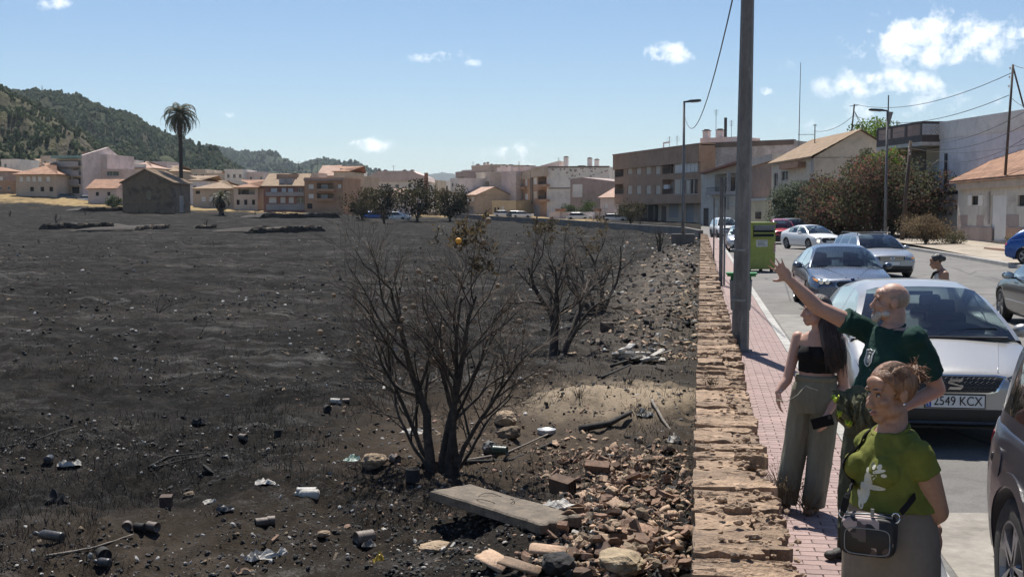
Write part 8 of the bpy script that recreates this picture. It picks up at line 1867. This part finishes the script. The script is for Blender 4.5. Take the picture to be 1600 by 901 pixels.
BLT = fabric('black_knit', (.010,.010,.011), 8, .2, .3); s_ = MB(); rings_loft(s_, [(.042,0,1.005,.134,.106),(.043,0,1.03,.136,.107),(C0,0,1.10,.142,.110),(C0,0,1.17,.149,.108),(C0,0,1.195,.149,.102)], f)
for sx in (-1,1): s_.ell(V((C0,0,1.135))+f*.080+l*.060*sx, (.063,.061,.058), 12, 8)
remesh(s_, 'strapless_top', BLT, T, .0065, 3, folds(.005, 14, 5, 1.6))
KH = fabric('sage_linen', (.19,.182,.138), 6, .15, .35, aniso=(1,1,.3)); tr = MB(); rings_loft(tr, [(.03,0,.72,.172,.125),(.03,0,.80,.182,.135),(.03,0,.88,.172,.128),(.034,0,.945,.150,.113),(.036,0,.97,.146,.110)], f)
for sg, a_ in ((-1,aR),(1,aL)):
    h_ = V((.03,0,.78))+l*.088*sg; k_ = h_.lerp(a_,.55); limb(tr, [h_, k_], [.098,.088]); tr.tube([k_, k_.lerp(a_,.5), V((a_.x,a_.y,.045))], [.088,.086,.084], 20)
remesh(tr, 'trousers', KH, T, .0075, 4, lambda p: .007*noise.fractal(V((p.x*16, p.y*16, p.z*3.2)), 1, 2, 3))
wb_ = MB(); rings_loft(wb_, [(.036,0,.945,.154,.117),(.036,0,.985,.150,.113)], f, 40); wb_.obj('waistband', KH, T, True)
dc = MB(); dc.tube([w.L(1256,600,-.17), w.L(1244,615,-.20), w.L(1228,626,-.20), w.L(1212,624,-.14)], .0028, 6); dc.tube([w.L(1256,600,-.17), w.L(1262,603,-.18), w.L(1275,607,-.17)], .004, 6); dc.obj('drawstring', fabric('cord', (.42,.40,.32)), T, True)
br = MB(); br.tube([wrR.lerp(elR,.25)+V((.030*cos(t),.030*sin(t),.008*sin(t))) for t in [2*pi*q/16 for q in range(17)]], .003, 6); br.obj('bracelet', CHROME, T, True)
for a_ in (aR, aL): so_ = MB(); so_.ell(V((a_.x,a_.y-.02,.03)), (.042,.05,.03), 12, 8); so_.ell(V((a_.x,a_.y,.026))+f*.10, (.040,.06,.026), 12, 8); remesh(so_, 'sandal', M('tan_sandal', (.20,.13,.085), .7, .2, 12, .1) if a_ is aR else bpy.data.materials['tan_sandal'], T, .008, 3)
ph = thing('phone', 'black phone in the hand of the young woman', 'phone', T.location + RZ(w.rz) @ w.L(1282, 656, -.215), w.rz); mb = MB(); mb.b2((-.075,-.005,-.038),(.075,.005,.038)); o = mb.obj('case', BLT, ph); o.rotation_euler = (0,-.30,0); md = o.modifiers.new('b','BEVEL'); md.width = .004; mb = MB(); mb.b2((-.072,.0052,-.035),(.072,.0065,.035)); o2 = mb.obj('screen', GLASSW, ph); o2.rotation_euler = (0,-.30,0); mb = MB(); mb.b2((.045,-.008,.008),(.068,-.0052,.032)); o3 = mb.obj('camera_bump', IRON, ph); o3.rotation_euler = (0,-.30,0)
# ---------- woman crossing the road
w = Pers(1463, 556, 19.0, 'woman with dark tied hair in a white sleeveless top crossing the road behind the cars', -.10); T = w.t; f = V((-.95,-.3,0)).normalized(); l = V((-f.y, f.x, 0))
hc = w.L(1460, 408, 0); b = MB(); rings_loft(b, [(.02,0,.78,.16,.13),(.02,0,.9,.165,.13),(.02,0,1.05,.145,.125),(.03,0,1.18,.155,.125),(.05,0,1.28,.165,.10),(.055,0,1.33,.12,.075),(.045,0,1.37,.055,.055)], f); P, R_ = head(b, hc, (-.97,-.2), .97, -.25); limb(b, [V((.045,0,1.34)), hc+V((.03,0,-.06))], [.052,.048])
shL = V((.055,0,1.29))+l*.165; shR = V((.055,0,1.29))-l*.165; elL = V((.10,-.20,1.02)); wrL = V((-.03,-.22,.84))
limb(b, [shL, elL], [.056,.042]); limb(b, [elL, wrL], [.042,.027]); limb(b, [shR, V((0,.2,1.02)), V((-.12,.15,.86))], [.054,.042,.027]); hand(b, wrL, (-.3,0,-1), (0,1,0), (-1,0,0), .95, .4); hand(b, V((-.12,.15,.86)), (-.3,0,-1), (0,-1,0), (-1,0,0), .95, .4)
for sg, x in ((-1,-.12),(1,.14)): limb(b, [V((.02,0,.82))+l*.08*sg, V((.02+x*.6,0,.46))+l*.08*sg, V((x+.02,0,.07))+l*.08*sg], [.085,.055,.036])
remesh(b, 'body', SK1, T, .009, 4); face_parts(P, R_, T, .97, BROWD, bpy.data.materials['lips_tan']); h = MB(); h.ell(P(0,-.022,.042), (.083,.096,.082), 16, 12, R_); h.ell(P(0,-.115,.02), (.045,.045,.045), 12, 8, R_); h.ell(P(0,.008,.071), (.064,.06,.041), 14, 10, R_); remesh(h, 'hair', hairmat('black_hair', (.008,.007,.007), (.03,.026,.024)), T, .008, 3)
s_ = MB(); rings_loft(s_, [(.02,0,.86,.178,.145),(.02,0,.95,.165,.14),(.02,0,1.05,.158,.138),(.03,0,1.18,.166,.138),(.05,0,1.27,.150,.112),(.055,0,1.32,.11,.085)], f); remesh(s_, 'sleeveless_top', fabric('white_cotton', (.62,.58,.52), 6, .1, .2), T, .009, 3, folds(.008, 10, 2))
tm = MB(); tm.tube([V((.05,0,1.345))-l*.07+f*.02, V((.05,0,1.30))+f*.115-l*.04, V((.03,0,1.20))+f*.145, V((.05,0,1.30))+f*.115+l*.04, V((.05,0,1.345))+l*.07+f*.02], .013, 8); tm.obj('neck_trim', BLT, T, True)
tr = MB(); rings_loft(tr, [(.02,0,.80,.182,.146),(.02,0,.90,.176,.142)], f)
for sg, x in ((-1,-.12),(1,.14)): limb(tr, [V((.02,0,.82))+l*.085*sg, V((.02+x*.6,0,.46))+l*.08*sg, V((x+.02,0,.12))+l*.08*sg], [.098,.075,.062])
remesh(tr, 'trousers', fabric('dark_trousers', (.03,.032,.04)), T, .010, 4)
for sg, x in ((-1,-.12),(1,.14)): so_ = MB(); so_.ell(V((x+.02,0,.04))+l*.08*sg+f*.05, (.05,.05,.04), 12, 8); so_.ell(V((x+.02,0,.03))+l*.08*sg+f*.12, (.045,.05,.03), 12, 8); remesh(so_, 'shoe', SHOE, T, .01, 3)
# ================================================================ air
m = bpy.data.materials.new('haze'); m.use_nodes = True; nt = m.node_tree; nt.nodes.clear()
pv = nnode(nt, 'ShaderNodeVolumePrincipled', {'Color': (.78,.90,1.0,1), 'Density': HAZE, 'Anisotropy': .2}); on = nt.nodes.new('ShaderNodeOutputMaterial'); nt.links.new(pv.outputs[0], on.inputs['Volume'])
hb = MB(); hb.b2((-7200,-600,-60), (7200,10800,330)); stuff(hb.obj('haze', m))
bpy.data.scenes.remove(TS)
